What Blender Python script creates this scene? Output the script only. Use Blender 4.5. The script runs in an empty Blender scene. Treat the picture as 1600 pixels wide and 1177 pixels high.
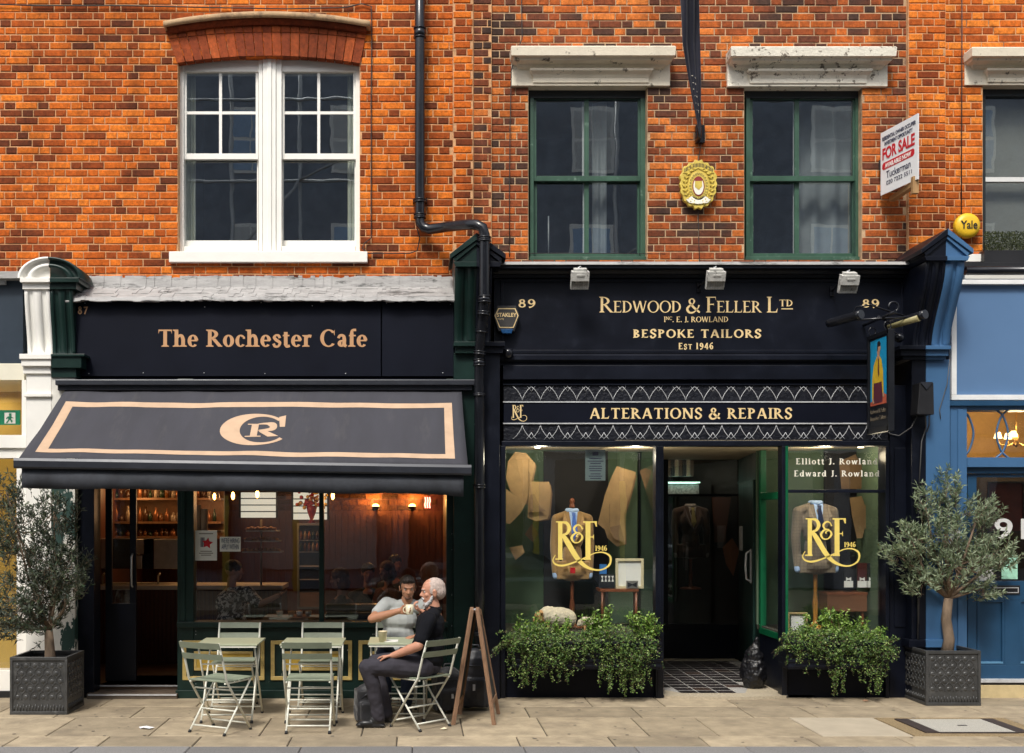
import bpy, bmesh, math, random
from mathutils import Vector, Matrix, Euler, noise
random.seed(11)
R = math.radians
C = bpy.data.collections.new('place'); bpy.context.scene.collection.children.link(C)
sc = bpy.context.scene
# ---------------------------------------------------------------- camera, sky, sun, exposure
F, D, H = 1760.0, 11.7, 1.908          # focal length in photo pixels, metres to the shopfronts, eye height
cam = bpy.data.cameras.new('camera'); camo = bpy.data.objects.new('camera', cam); C.objects.link(camo)
camo.location = (0, -D, H); camo.rotation_euler = (R(90), 0, 0)
cam.sensor_width = 36; cam.sensor_fit = 'HORIZONTAL'; cam.lens = 36 * F / 1600
cam.shift_x = (800 - 650) / 1600; cam.shift_y = (803 - 588.5) / 1600
cam.clip_end = 2000; cam.clip_start = 0.05
sc.camera = camo
w = bpy.data.worlds.new('World'); sc.world = w; w.use_nodes = True
nt = w.node_tree; bg = nt.nodes['Background']
sky = nt.nodes.new('ShaderNodeTexSky'); sky.sky_type = 'NISHITA'; sky.sun_disc = False
SUN_EL, SUN_AZ = R(52), R(200)       # azimuth clockwise from +Y
sky.sun_elevation = SUN_EL; sky.sun_rotation = SUN_AZ
sky.air_density = 1.0; sky.dust_density = 3.5; sky.ozone_density = 0.6
hs = nt.nodes.new('ShaderNodeHueSaturation'); hs.inputs['Saturation'].default_value = 0.35
nt.links.new(sky.outputs[0], hs.inputs['Color']); nt.links.new(hs.outputs[0], bg.inputs[0])
bg.inputs[1].default_value = 0.15
sun = bpy.data.lights.new('sun', 'SUN'); sun.energy = 1.9; sun.angle = R(11); sun.color = (1, .95, .87)
suno = bpy.data.objects.new('sun', sun); C.objects.link(suno)
sd = Vector((math.sin(SUN_AZ) * math.cos(SUN_EL), math.cos(SUN_AZ) * math.cos(SUN_EL), math.sin(SUN_EL)))
suno.rotation_euler = sd.to_track_quat('Z', 'Y').to_euler()
sc.view_settings.view_transform = 'Standard'; sc.view_settings.look = 'None'
sc.view_settings.exposure = 0.5; sc.view_settings.gamma = 1; sc.view_settings.use_curve_mapping = False
sc.render.engine = 'CYCLES'
sc.cycles.max_bounces = 8; sc.cycles.transparent_max_bounces = 24; sc.cycles.glossy_bounces = 4; sc.cycles.diffuse_bounces = 4
sc.cycles.caustics_reflective = False; sc.cycles.caustics_refractive = False
sc.cycles.use_denoising = True; sc.cycles.sample_clamp_indirect = 4

# ---------------------------------------------------------------- helpers
def X(px, Y=0.0): return (px - 650) * (D + Y) / F
def Z(py, Y=0.0): return H - (py - 803) * (D + Y) / F
def P(px, py, Y=0.0): return Vector((X(px, Y), Y, Z(py, Y)))
def G(px, py):
    d = F * H / (py - 803); return Vector(((px - 650) * d / F, d - D, 0))

def tag(o, label=None, cat=None, group=None, kind=None):
    if label: o['label'] = label
    if cat: o['category'] = cat
    if group: o['group'] = group
    if kind: o['kind'] = kind
    return o
def empty(name, loc, rz=0, label=None, cat=None, group=None):
    o = bpy.data.objects.new(name, None); C.objects.link(o); o.location = loc; o.rotation_euler = (0, 0, rz); o.empty_display_size = .1
    return tag(o, label, cat, group)
def link(name, me, parent=None, kind=None):
    o = bpy.data.objects.new(name, me); C.objects.link(o)
    if parent is not None: o.parent = parent
    if kind: o['kind'] = kind
    return o
KIDS = None
def copy_tree(o, parent=None, kids=None):
    c = o.copy(); C.objects.link(c); c.parent = parent
    for ch in list(o.children): copy_tree(ch, c)
    return c
def wkid(o, parent):
    """parent o (built in world coordinates) to an Empty standing elsewhere without moving it"""
    o.parent = parent; o.matrix_parent_inverse = Matrix.Translation(parent.location).inverted() if not any(parent.rotation_euler) else (Matrix.Translation(parent.location) @ parent.rotation_euler.to_matrix().to_4x4()).inverted()
    return o

class MB:
    def __init__(s): s.v = []; s.f = []; s.sm = []
    def quad(s, a, b, c, d, sm=False): s.poly([a, b, c, d], sm)
    def poly(s, pts, sm=False):
        n = len(s.v); s.v += [tuple(p) for p in pts]; s.f.append(tuple(range(n, n + len(pts)))); s.sm.append(sm)
    def box(s, x0, x1, y0, y1, z0, z1, M=None):
        if x1 < x0: x0, x1 = x1, x0
        if y1 < y0: y0, y1 = y1, y0
        if z1 < z0: z0, z1 = z1, z0
        n = len(s.v)
        vs = [Vector(p) for p in ((x0, y0, z0), (x1, y0, z0), (x1, y1, z0), (x0, y1, z0), (x0, y0, z1), (x1, y0, z1), (x1, y1, z1), (x0, y1, z1))]
        if M is not None: vs = [M @ v for v in vs]
        s.v += [tuple(v) for v in vs]
        for f in ((0, 3, 2, 1), (4, 5, 6, 7), (0, 1, 5, 4), (1, 2, 6, 5), (2, 3, 7, 6), (3, 0, 4, 7)):
            s.f.append(tuple(n + i for i in f)); s.sm.append(False)
        return s
    def pbox(s, px0, px1, py0, py1, Y0, Y1):
        """box whose FRONT face (at Y0) covers these photo pixels, reaching back to Y1"""
        return s.box(X(px0, Y0), X(px1, Y0), Y0, Y1, Z(py1, Y0), Z(py0, Y0))
    def prism(s, pts, axis, a, b, cap=True):
        """closed polygon pts (2D) extruded along axis 'x','y','z' from a to b"""
        def m(p, t):
            if axis == 'x': return (t, p[0], p[1])
            if axis == 'y': return (p[0], t, p[1])
            return (p[0], p[1], t)
        n = len(s.v); k = len(pts)
        s.v += [m(p, a) for p in pts] + [m(p, b) for p in pts]
        for i in range(k):
            j = (i + 1) % k; s.f.append((n + i, n + j, n + k + j, n + k + i)); s.sm.append(False)
        if cap:
            s.f.append(tuple(n + i for i in range(k))[::-1]); s.f.append(tuple(n + k + i for i in range(k))); s.sm += [False, False]
        return s
    def tube(s, pts, r, n=8, cap=True, sm=True, flat=None):
        pts = [Vector(p) for p in pts]; k = len(pts)
        rr = r if isinstance(r, (list, tuple)) else [r] * k
        up = None; base = len(s.v)
        for i, p in enumerate(pts):
            t = (pts[min(i + 1, k - 1)] - pts[max(i - 1, 0)])
            if t.length < 1e-9: t = Vector((0, 0, 1))
            t.normalize()
            if up is None:
                up = Vector((0, 0, 1)) if abs(t.z) < .95 else Vector((0, 1, 0))
            a = t.cross(up)
            if a.length < 1e-4: a = t.cross(Vector((1, .3, 0)))
            a.normalize(); b = a.cross(t).normalized(); up = b
            for q in range(n):
                an = 2 * math.pi * q / n
                s.v.append(tuple(p + (a * math.cos(an) + b * math.sin(an) * (flat or 1)) * rr[i]))
        for i in range(k - 1):
            for q in range(n):
                q2 = (q + 1) % n
                s.f.append((base + i * n + q, base + i * n + q2, base + (i + 1) * n + q2, base + (i + 1) * n + q)); s.sm.append(sm)
        if cap:
            s.f.append(tuple(base + q for q in range(n))[::-1]); s.f.append(tuple(base + (k - 1) * n + q for q in range(n))); s.sm += [False, False]
        return s
    def lathe(s, prof, c, n=20, axis='z', sm=True):
        """prof: list of (r, h); closed at both ends when r = 0"""
        base = len(s.v); c = Vector(c)
        for r, h in prof:
            for q in range(n):
                a = 2 * math.pi * q / n
                o = Vector((r * math.cos(a), r * math.sin(a), h)) if axis == 'z' else (Vector((r * math.cos(a), h, r * math.sin(a))) if axis == 'y' else Vector((h, r * math.cos(a), r * math.sin(a))))
                s.v.append(tuple(c + o))
        for i in range(len(prof) - 1):
            for q in range(n):
                q2 = (q + 1) % n
                s.f.append((base + i * n + q, base + i * n + q2, base + (i + 1) * n + q2, base + (i + 1) * n + q)); s.sm.append(sm)
        return s
    def ball(s, c, r, n=10, rz=None):
        rx, ry, rz_ = (r, r, r) if not isinstance(r, (list, tuple)) else r
        base = len(s.v); m = max(4, n // 2 + 1); c = Vector(c)
        for i in range(m + 1):
            th = math.pi * i / m
            for q in range(n):
                a = 2 * math.pi * q / n
                s.v.append((c.x + rx * math.sin(th) * math.cos(a), c.y + ry * math.sin(th) * math.sin(a), c.z + rz_ * math.cos(th)))
        for i in range(m):
            for q in range(n):
                q2 = (q + 1) % n
                s.f.append((base + i * n + q, base + (i + 1) * n + q, base + (i + 1) * n + q2, base + i * n + q2)); s.sm.append(True)
        return s
    def build(s, name, mat, parent=None, kind=None, bevel=0, world=True):
        me = bpy.data.meshes.new(name); me.from_pydata(s.v, [], s.f)
        me.polygons.foreach_set('use_smooth', s.sm); me.materials.append(mat)
        me.validate(); me.update()
        bm = bmesh.new(); bm.from_mesh(me)
        if any(s.sm) and len(s.v) < 60000: bmesh.ops.remove_doubles(bm, verts=bm.verts, dist=2e-5)
        if len(s.v) < 60000: bmesh.ops.recalc_face_normals(bm, faces=bm.faces)
        bm.to_mesh(me); bm.free()
        o = link(name, me, None, kind)
        if parent is not None: wkid(o, parent) if world else setattr(o, 'parent', parent)
        if bevel:
            b = o.modifiers.new('bevel', 'BEVEL'); b.width = bevel; b.segments = 2; b.limit_method = 'ANGLE'; b.harden_normals = False
        return o

# ---------------------------------------------------------------- materials
MATS = {}
def mat(name, col, rough=.6, metal=0, var=.12, vs=6, bump=0, bs=40, dirt=None, ds=3, dth=.55, dw=.08, spec=.5, coat=0, stretch=(1, 1, 1), rnd=0, sheen=0):
    m = bpy.data.materials.new(name); m.use_nodes = True; n = m.node_tree.nodes; L = m.node_tree.links
    b = n['Principled BSDF']; b.inputs['Roughness'].default_value = rough; b.inputs['Metallic'].default_value = metal
    b.inputs['Specular IOR Level'].default_value = spec
    if coat: b.inputs['Coat Weight'].default_value = coat; b.inputs['Coat Roughness'].default_value = .15
    if sheen: b.inputs['Sheen Weight'].default_value = sheen
    tc = n.new('ShaderNodeTexCoord'); mp = n.new('ShaderNodeMapping'); L.new(tc.outputs['Object'], mp.inputs[0]); mp.inputs['Scale'].default_value = stretch
    nz = n.new('ShaderNodeTexNoise'); nz.inputs['Scale'].default_value = vs; nz.inputs['Detail'].default_value = 6; nz.inputs['Roughness'].default_value = .65
    L.new(mp.outputs[0], nz.inputs['Vector'])
    rp = n.new('ShaderNodeMapRange'); rp.inputs[1].default_value = .25; rp.inputs[2].default_value = .75; rp.inputs[3].default_value = 1 - var; rp.inputs[4].default_value = 1 + var
    L.new(nz.outputs[0], rp.inputs[0])
    mx = n.new('ShaderNodeVectorMath'); mx.operation = 'SCALE'; mx.inputs[0].default_value = col[:3]; L.new(rp.outputs[0], mx.inputs['Scale'])
    out = mx.outputs[0]
    if rnd:
        oi = n.new('ShaderNodeObjectInfo'); r2 = n.new('ShaderNodeMapRange'); r2.inputs[3].default_value = 1 - rnd; r2.inputs[4].default_value = 1 + rnd
        L.new(oi.outputs['Random'], r2.inputs[0]); m2 = n.new('ShaderNodeVectorMath'); m2.operation = 'SCALE'; L.new(out, m2.inputs[0]); L.new(r2.outputs[0], m2.inputs['Scale']); out = m2.outputs[0]
    if dirt:
        dz = n.new('ShaderNodeTexNoise'); dz.inputs['Scale'].default_value = ds; dz.inputs['Detail'].default_value = 9; dz.inputs['Roughness'].default_value = .7; L.new(mp.outputs[0], dz.inputs['Vector'])
        dr = n.new('ShaderNodeMapRange'); dr.inputs[1].default_value = dth; dr.inputs[2].default_value = dth + dw; L.new(dz.outputs[0], dr.inputs[0])
        mc = n.new('ShaderNodeMix'); mc.data_type = 'RGBA'; L.new(dr.outputs[0], mc.inputs[0]); L.new(out, mc.inputs[6]); mc.inputs[7].default_value = (*dirt[:3], 1); out = mc.outputs[2]
    L.new(out, b.inputs['Base Color'])
    rr = n.new('ShaderNodeMapRange'); rr.inputs[3].default_value = max(.02, rough - .1); rr.inputs[4].default_value = min(1, rough + .12); L.new(nz.outputs[0], rr.inputs[0]); L.new(rr.outputs[0], b.inputs['Roughness'])
    if bump:
        bz = n.new('ShaderNodeTexNoise'); bz.inputs['Scale'].default_value = bs; bz.inputs['Detail'].default_value = 5; L.new(mp.outputs[0], bz.inputs['Vector'])
        bp = n.new('ShaderNodeBump'); bp.inputs['Strength'].default_value = bump; bp.inputs['Distance'].default_value = .01; L.new(bz.outputs[0], bp.inputs['Height']); L.new(bp.outputs[0], b.inputs['Normal'])
    MATS[name] = m
    return m
def emit(name, col, st, rough=.5):
    m = bpy.data.materials.new(name); m.use_nodes = True; b = m.node_tree.nodes['Principled BSDF']
    b.inputs['Base Color'].default_value = (*col, 1); b.inputs['Emission Color'].default_value = (*col, 1); b.inputs['Emission Strength'].default_value = st
    b.inputs['Roughness'].default_value = rough; return m
def glassmat(name, tint=(1, 1, 1), refl=.1, rough=0.0, wob=0.0):
    m = bpy.data.materials.new(name); m.use_nodes = True; n = m.node_tree.nodes; L = m.node_tree.links
    n.remove(n['Principled BSDF']); out = n['Material Output']
    t = n.new('ShaderNodeBsdfTransparent'); t.inputs[0].default_value = (*tint, 1)
    g = n.new('ShaderNodeBsdfGlossy'); g.inputs['Roughness'].default_value = rough; g.inputs[0].default_value = (.88, .95, 1, 1)
    lw0 = n.new('ShaderNodeLayerWeight'); lw0.inputs[0].default_value = .5; lw = n.new('ShaderNodeMath'); lw.operation = 'POWER'; lw.inputs[1].default_value = 4; L.new(lw0.outputs['Facing'], lw.inputs[0])
    ad = n.new('ShaderNodeMath'); ad.operation = 'ADD'; ad.inputs[1].default_value = refl; L.new(lw.outputs[0], ad.inputs[0]); ad.use_clamp = True
    mx = n.new('ShaderNodeMixShader'); L.new(ad.outputs[0], mx.inputs[0]); L.new(t.outputs[0], mx.inputs[1]); L.new(g.outputs[0], mx.inputs[2]); L.new(mx.outputs[0], out.inputs[0])
    if wob:
        tc = n.new('ShaderNodeTexCoord'); bz = n.new('ShaderNodeTexNoise'); bz.inputs['Scale'].default_value = 2.2; bz.inputs['Detail'].default_value = 2; L.new(tc.outputs['Object'], bz.inputs['Vector'])
        bp = n.new('ShaderNodeBump'); bp.inputs['Strength'].default_value = wob; bp.inputs['Distance'].default_value = .02; L.new(bz.outputs[0], bp.inputs['Height']); L.new(bp.outputs[0], g.inputs['Normal'])
    return m
def brickmat(name, island, ramp, soot=.5, soff=0.0):
    m = bpy.data.materials.new(name); m.use_nodes = True; n = m.node_tree.nodes; L = m.node_tree.links; b = n['Principled BSDF']
    b.inputs['Roughness'].default_value = .85; b.inputs['Specular IOR Level'].default_value = .25
    geo = n.new('ShaderNodeNewGeometry')
    if island: rnd = geo.outputs['Random Per Island']
    else: rnd = n.new('ShaderNodeObjectInfo').outputs['Random']
    big = n.new('ShaderNodeTexNoise'); big.inputs['Scale'].default_value = .9; big.inputs['Detail'].default_value = 3; L.new(geo.outputs['Position'], big.inputs['Vector'])
    # shift the random tone by broad weathering so that dark bricks cluster
    ma = n.new('ShaderNodeMath'); ma.operation = 'MULTIPLY_ADD'; ma.inputs[1].default_value = soot * 1.6; ma.inputs[2].default_value = -soot * .8 + soff; L.new(big.outputs[0], ma.inputs[0])
    ad = n.new('ShaderNodeMath'); ad.operation = 'ADD'; L.new(rnd, ad.inputs[0]); L.new(ma.outputs[0], ad.inputs[1]); ad.use_clamp = True
    cr = n.new('ShaderNodeValToRGB'); L.new(ad.outputs[0], cr.inputs[0]); e = cr.color_ramp.elements
    e[0].position = ramp[0][0]; e[0].color = (*ramp[0][1], 1); e[1].position = ramp[-1][0]; e[1].color = (*ramp[-1][1], 1)
    for p, c in ramp[1:-1]: q = e.new(p); q.color = (*c, 1)
    fine = n.new('ShaderNodeTexNoise'); fine.inputs['Scale'].default_value = 26; fine.inputs['Detail'].default_value = 8; fine.inputs['Roughness'].default_value = .75; L.new(geo.outputs['Position'], fine.inputs['Vector'])
    fr = n.new('ShaderNodeMapRange'); fr.inputs[1].default_value = .3; fr.inputs[2].default_value = .7; fr.inputs[3].default_value = .48; fr.inputs[4].default_value = 1.36; L.new(fine.outputs[0], fr.inputs[0])
    mp = n.new('ShaderNodeMapping'); mp.inputs['Scale'].default_value = (2.2, 2.2, .45); L.new(geo.outputs['Position'], mp.inputs[0])
    stn = n.new('ShaderNodeTexNoise'); stn.inputs['Scale'].default_value = 1.0; stn.inputs['Detail'].default_value = 7; stn.inputs['Roughness'].default_value = .7; L.new(mp.outputs[0], stn.inputs['Vector'])
    s2 = n.new('ShaderNodeMapRange'); s2.inputs[1].default_value = .36; s2.inputs[2].default_value = .56; s2.inputs[3].default_value = .60; s2.inputs[4].default_value = 1.08; L.new(stn.outputs[0], s2.inputs[0])
    sm_ = n.new('ShaderNodeMath'); sm_.operation = 'MULTIPLY'; L.new(fr.outputs[0], sm_.inputs[0]); L.new(s2.outputs[0], sm_.inputs[1])
    sc_ = n.new('ShaderNodeVectorMath'); sc_.operation = 'SCALE'; L.new(cr.outputs[0], sc_.inputs[0]); L.new(sm_.outputs[0], sc_.inputs['Scale'])
    # lime bloom and soot specks
    sp = n.new('ShaderNodeTexNoise'); sp.inputs['Scale'].default_value = 60; sp.inputs['Detail'].default_value = 4; L.new(geo.outputs['Position'], sp.inputs['Vector'])
    sr = n.new('ShaderNodeMapRange'); sr.inputs[1].default_value = .62; sr.inputs[2].default_value = .72; sr.inputs[4].default_value = .75; L.new(sp.outputs[0], sr.inputs[0])
    mc = n.new('ShaderNodeMix'); mc.data_type = 'RGBA'; L.new(sr.outputs[0], mc.inputs[0]); L.new(sc_.outputs[0], mc.inputs[6]); mc.inputs[7].default_value = (.10, .035, .015, 1)
    L.new(mc.outputs[2], b.inputs['Base Color'])
    bp = n.new('ShaderNodeBump'); bp.inputs['Strength'].default_value = .6; bp.inputs['Distance'].default_value = .008; L.new(fine.outputs[0], bp.inputs['Height']); L.new(bp.outputs[0], b.inputs['Normal'])
    return m
RAMP_A = [(0, (.13, .030, .009)), (.14, (.25, .048, .008)), (.38, (.45, .088, .009)), (.7, (.61, .135, .011)), (1, (.76, .20, .020))]
RAMP_B = [(0, (.065, .034, .024)), (.2, (.15, .045, .022)), (.48, (.31, .072, .020)), (.8, (.48, .112, .018)), (1, (.68, .20, .04))]
RAMP_C = [(0, (.25, .048, .010)), (.3, (.52, .108, .012)), (.7, (.70, .165, .016)), (1, (.80, .24, .03))]
BR = {'A': (brickmat('brick_orange', 0, RAMP_A, .55), brickmat('brick_orange_mass', 1, RAMP_A, .55)),
      'B': (brickmat('brick_weathered', 0, RAMP_B, 1.3, .05), brickmat('brick_weathered_mass', 1, RAMP_B, 1.3, .05)),
      'C': (brickmat('brick_bright', 0, RAMP_C, .4), brickmat('brick_bright_mass', 1, RAMP_C, .4))}
RAMP_V = [(0, (.20, .040, .014)), (.5, (.33, .066, .018)), (1, (.46, .10, .025))]
M_VOUS = brickmat('brick_rubbed', 0, RAMP_V, .4)
M_MORTAR = mat('lime_mortar', (.60, .33, .16), .95, var=.3, vs=9, bump=.5, bs=120, dirt=(.22, .11, .06), ds=1.8, dth=.58, dw=.1)
M_MORTARB = mat('grey_mortar', (.50, .34, .20), .95, var=.35, vs=9, bump=.5, bs=120, dirt=(.16, .09, .06), ds=1.6, dth=.55, dw=.12)
M_WHITE = mat('white_gloss_paint', (.86, .84, .78), .35, var=.04, vs=5, bump=.03, bs=50)
M_STONE = mat('painted_stone', (.78, .70, .55), .7, var=.12, vs=5, bump=.25, bs=50, dirt=(.12, .10, .07), ds=7, dth=.60, dw=.06)
M_STONEW = mat('peeling_painted_stone', (.80, .75, .63), .7, var=.12, vs=9, bump=.6, bs=40, dirt=(.20, .17, .13), ds=11, dth=.57, dw=.04)
M_HOOD = mat('moulded_stone_hood', (.50, .33, .18), .8, var=.2, vs=12, bump=.3, bs=60, dirt=(.12, .07, .05), ds=4, dth=.52, dw=.15)
M_NAVY = mat('navy_gloss_paint', (.0035, .005, .011), .36, var=.5, vs=2.5, bump=.07, bs=14, dirt=(.016, .020, .03), ds=5, dth=.58, dw=.3, spec=.32)
M_NAVYF = mat('navy_matt_board', (.0025, .004, .011), .5, var=.3, vs=1.5, bump=.02, bs=9, spec=.18)
M_GREEN = mat('bottle_green_paint', (.006, .022, .018), .36, var=.4, vs=3, bump=.08, bs=18, spec=.35, dirt=(.05, .08, .07), ds=8, dth=.66, dw=.1)
M_GREENCHIP = mat('chipped_green_paint', (.006, .021, .017), .4, var=.3, vs=4, bump=.15, bs=40, dirt=(.50, .48, .42), ds=15, dth=.665, dw=.015, spec=.35)
M_GREENW = mat('sash_green_paint', (.035, .090, .058), .4, var=.3, vs=4, bump=.08, bs=25, dirt=(.16, .25, .19), ds=9, dth=.60, dw=.1)
M_GREENB = mat('bright_green_paint', (.004, .10, .040), .3, var=.25, vs=4, bump=.05, bs=30)
M_LEAD = mat('lead_flashing', (.36, .35, .34), .6, var=.3, vs=8, bump=.35, bs=22, dirt=(.09, .09, .085), ds=6, dth=.55, dw=.1, stretch=(.5, 1, 2))
M_BLACKM = mat('black_pipe_paint', (.010, .011, .015), .22, var=.2, vs=8, bump=.03, bs=30)
M_BLACK = mat('black_plastic', (.012, .012, .014), .45, var=.2)
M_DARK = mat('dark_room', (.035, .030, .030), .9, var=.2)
M_GLASS = glassmat('window_glass', (.985, .995, .985), .075, 0, .03)
M_GLASSU = glassmat('old_window_glass', (.92, .95, .96), .20, 0.0, .03)
M_GLASSC = glassmat('cafe_glass', (.96, .955, .95), .055, 0, .025)
M_GOLD = mat('gold_leaf_letters', (.80, .60, .30), .45, var=.12, vs=30)
M_GOLDY = mat('yellow_gold_letters', (.85, .66, .16), .45, var=.10, vs=8)
M_TAN = mat('copper_tan_letters', (.55, .30, .145), .5, var=.08)
M_TANAWN = mat('tan_awning_print', (.52, .36, .24), .85, var=.12, vs=7)
M_AWN = mat('charcoal_awning_canvas', (.042, .042, .052), .85, var=.22, vs=2.2, dirt=(.07, .067, .07), ds=2.4, dth=.56, dw=.25, stretch=(2.5, .5, .5))
M_AWNBAR = mat('dark_grey_metal', (.030, .033, .042), .35, metal=.2, var=.2, vs=5)
M_CREAM = mat('cream_metal', (.74, .74, .64), .4, var=.08, vs=20, bump=.03)
M_SAGE = mat('sage_green_slat', (.23, .265, .19), .5, var=.12, vs=14, bump=.04, bs=60)
M_SILVER = mat('silver_line_paint', (.50, .51, .52), .4, var=.25, vs=12)
M_RELIEF = mat('black_relief_panel', (.006, .007, .012), .4, spec=.4, var=.5, vs=20, bump=1, bs=28)
M_YEL = mat('ochre_panel_paint', (.50, .33, .05), .5, var=.25, vs=9, dirt=(.25, .16, .03), ds=12, dth=.6, dw=.1)
M_YELF = mat('gilt_moulding_paint', (.52, .38, .13), .45, var=.25, vs=18)
M_BLUE = mat('mid_blue_paint', (.050, .135, .275), .42, var=.08, vs=2.5, bump=.03, bs=25)
M_BLUED = mat('door_blue_paint', (.014, .062, .135), .38, var=.15, vs=3, bump=.04, bs=25)
M_BLUEPALE = mat('fascia_blue_panel', (.095, .185, .34), .45, var=.05, vs=1.5)
M_NAVYGREEN = mat('dark_slate_fascia', (.015, .028, .045), .45, var=.2, vs=2)
# ---------------------------------------------------------------- serif lettering drawn as pen strokes
def cr_sample(pts, ws, n):
    P_ = [Vector(p) for p in pts]; out = []; k = len(P_)
    for i in range(k - 1):
        p0, p1, p2, p3 = P_[max(i - 1, 0)], P_[i], P_[i + 1], P_[min(i + 2, k - 1)]
        for j in range(n):
            t = j / n
            q = .5 * ((2 * p1) + (p2 - p0) * t + (2 * p0 - 5 * p1 + 4 * p2 - p3) * t * t + (3 * p1 - p0 - 3 * p2 + p3) * t ** 3)
            out.append((q, ws[i] + (ws[i + 1] - ws[i]) * t))
    out.append((P_[-1], ws[-1])); return out
def ribbon(pts, ws, n=6):
    s = cr_sample(pts, ws, n); L_ = []; R_ = []
    for i, (p, w_) in enumerate(s):
        t = s[min(i + 1, len(s) - 1)][0] - s[max(i - 1, 0)][0]
        if t.length < 1e-9: t = Vector((1, 0))
        t = t.normalized(); nn = Vector((-t.y, t.x)) * w_ / 2
        L_.append(p + nn); R_.append(p - nn)
    return [[L_[i], R_[i], R_[i + 1], L_[i + 1]] for i in range(len(s) - 1)]
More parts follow.
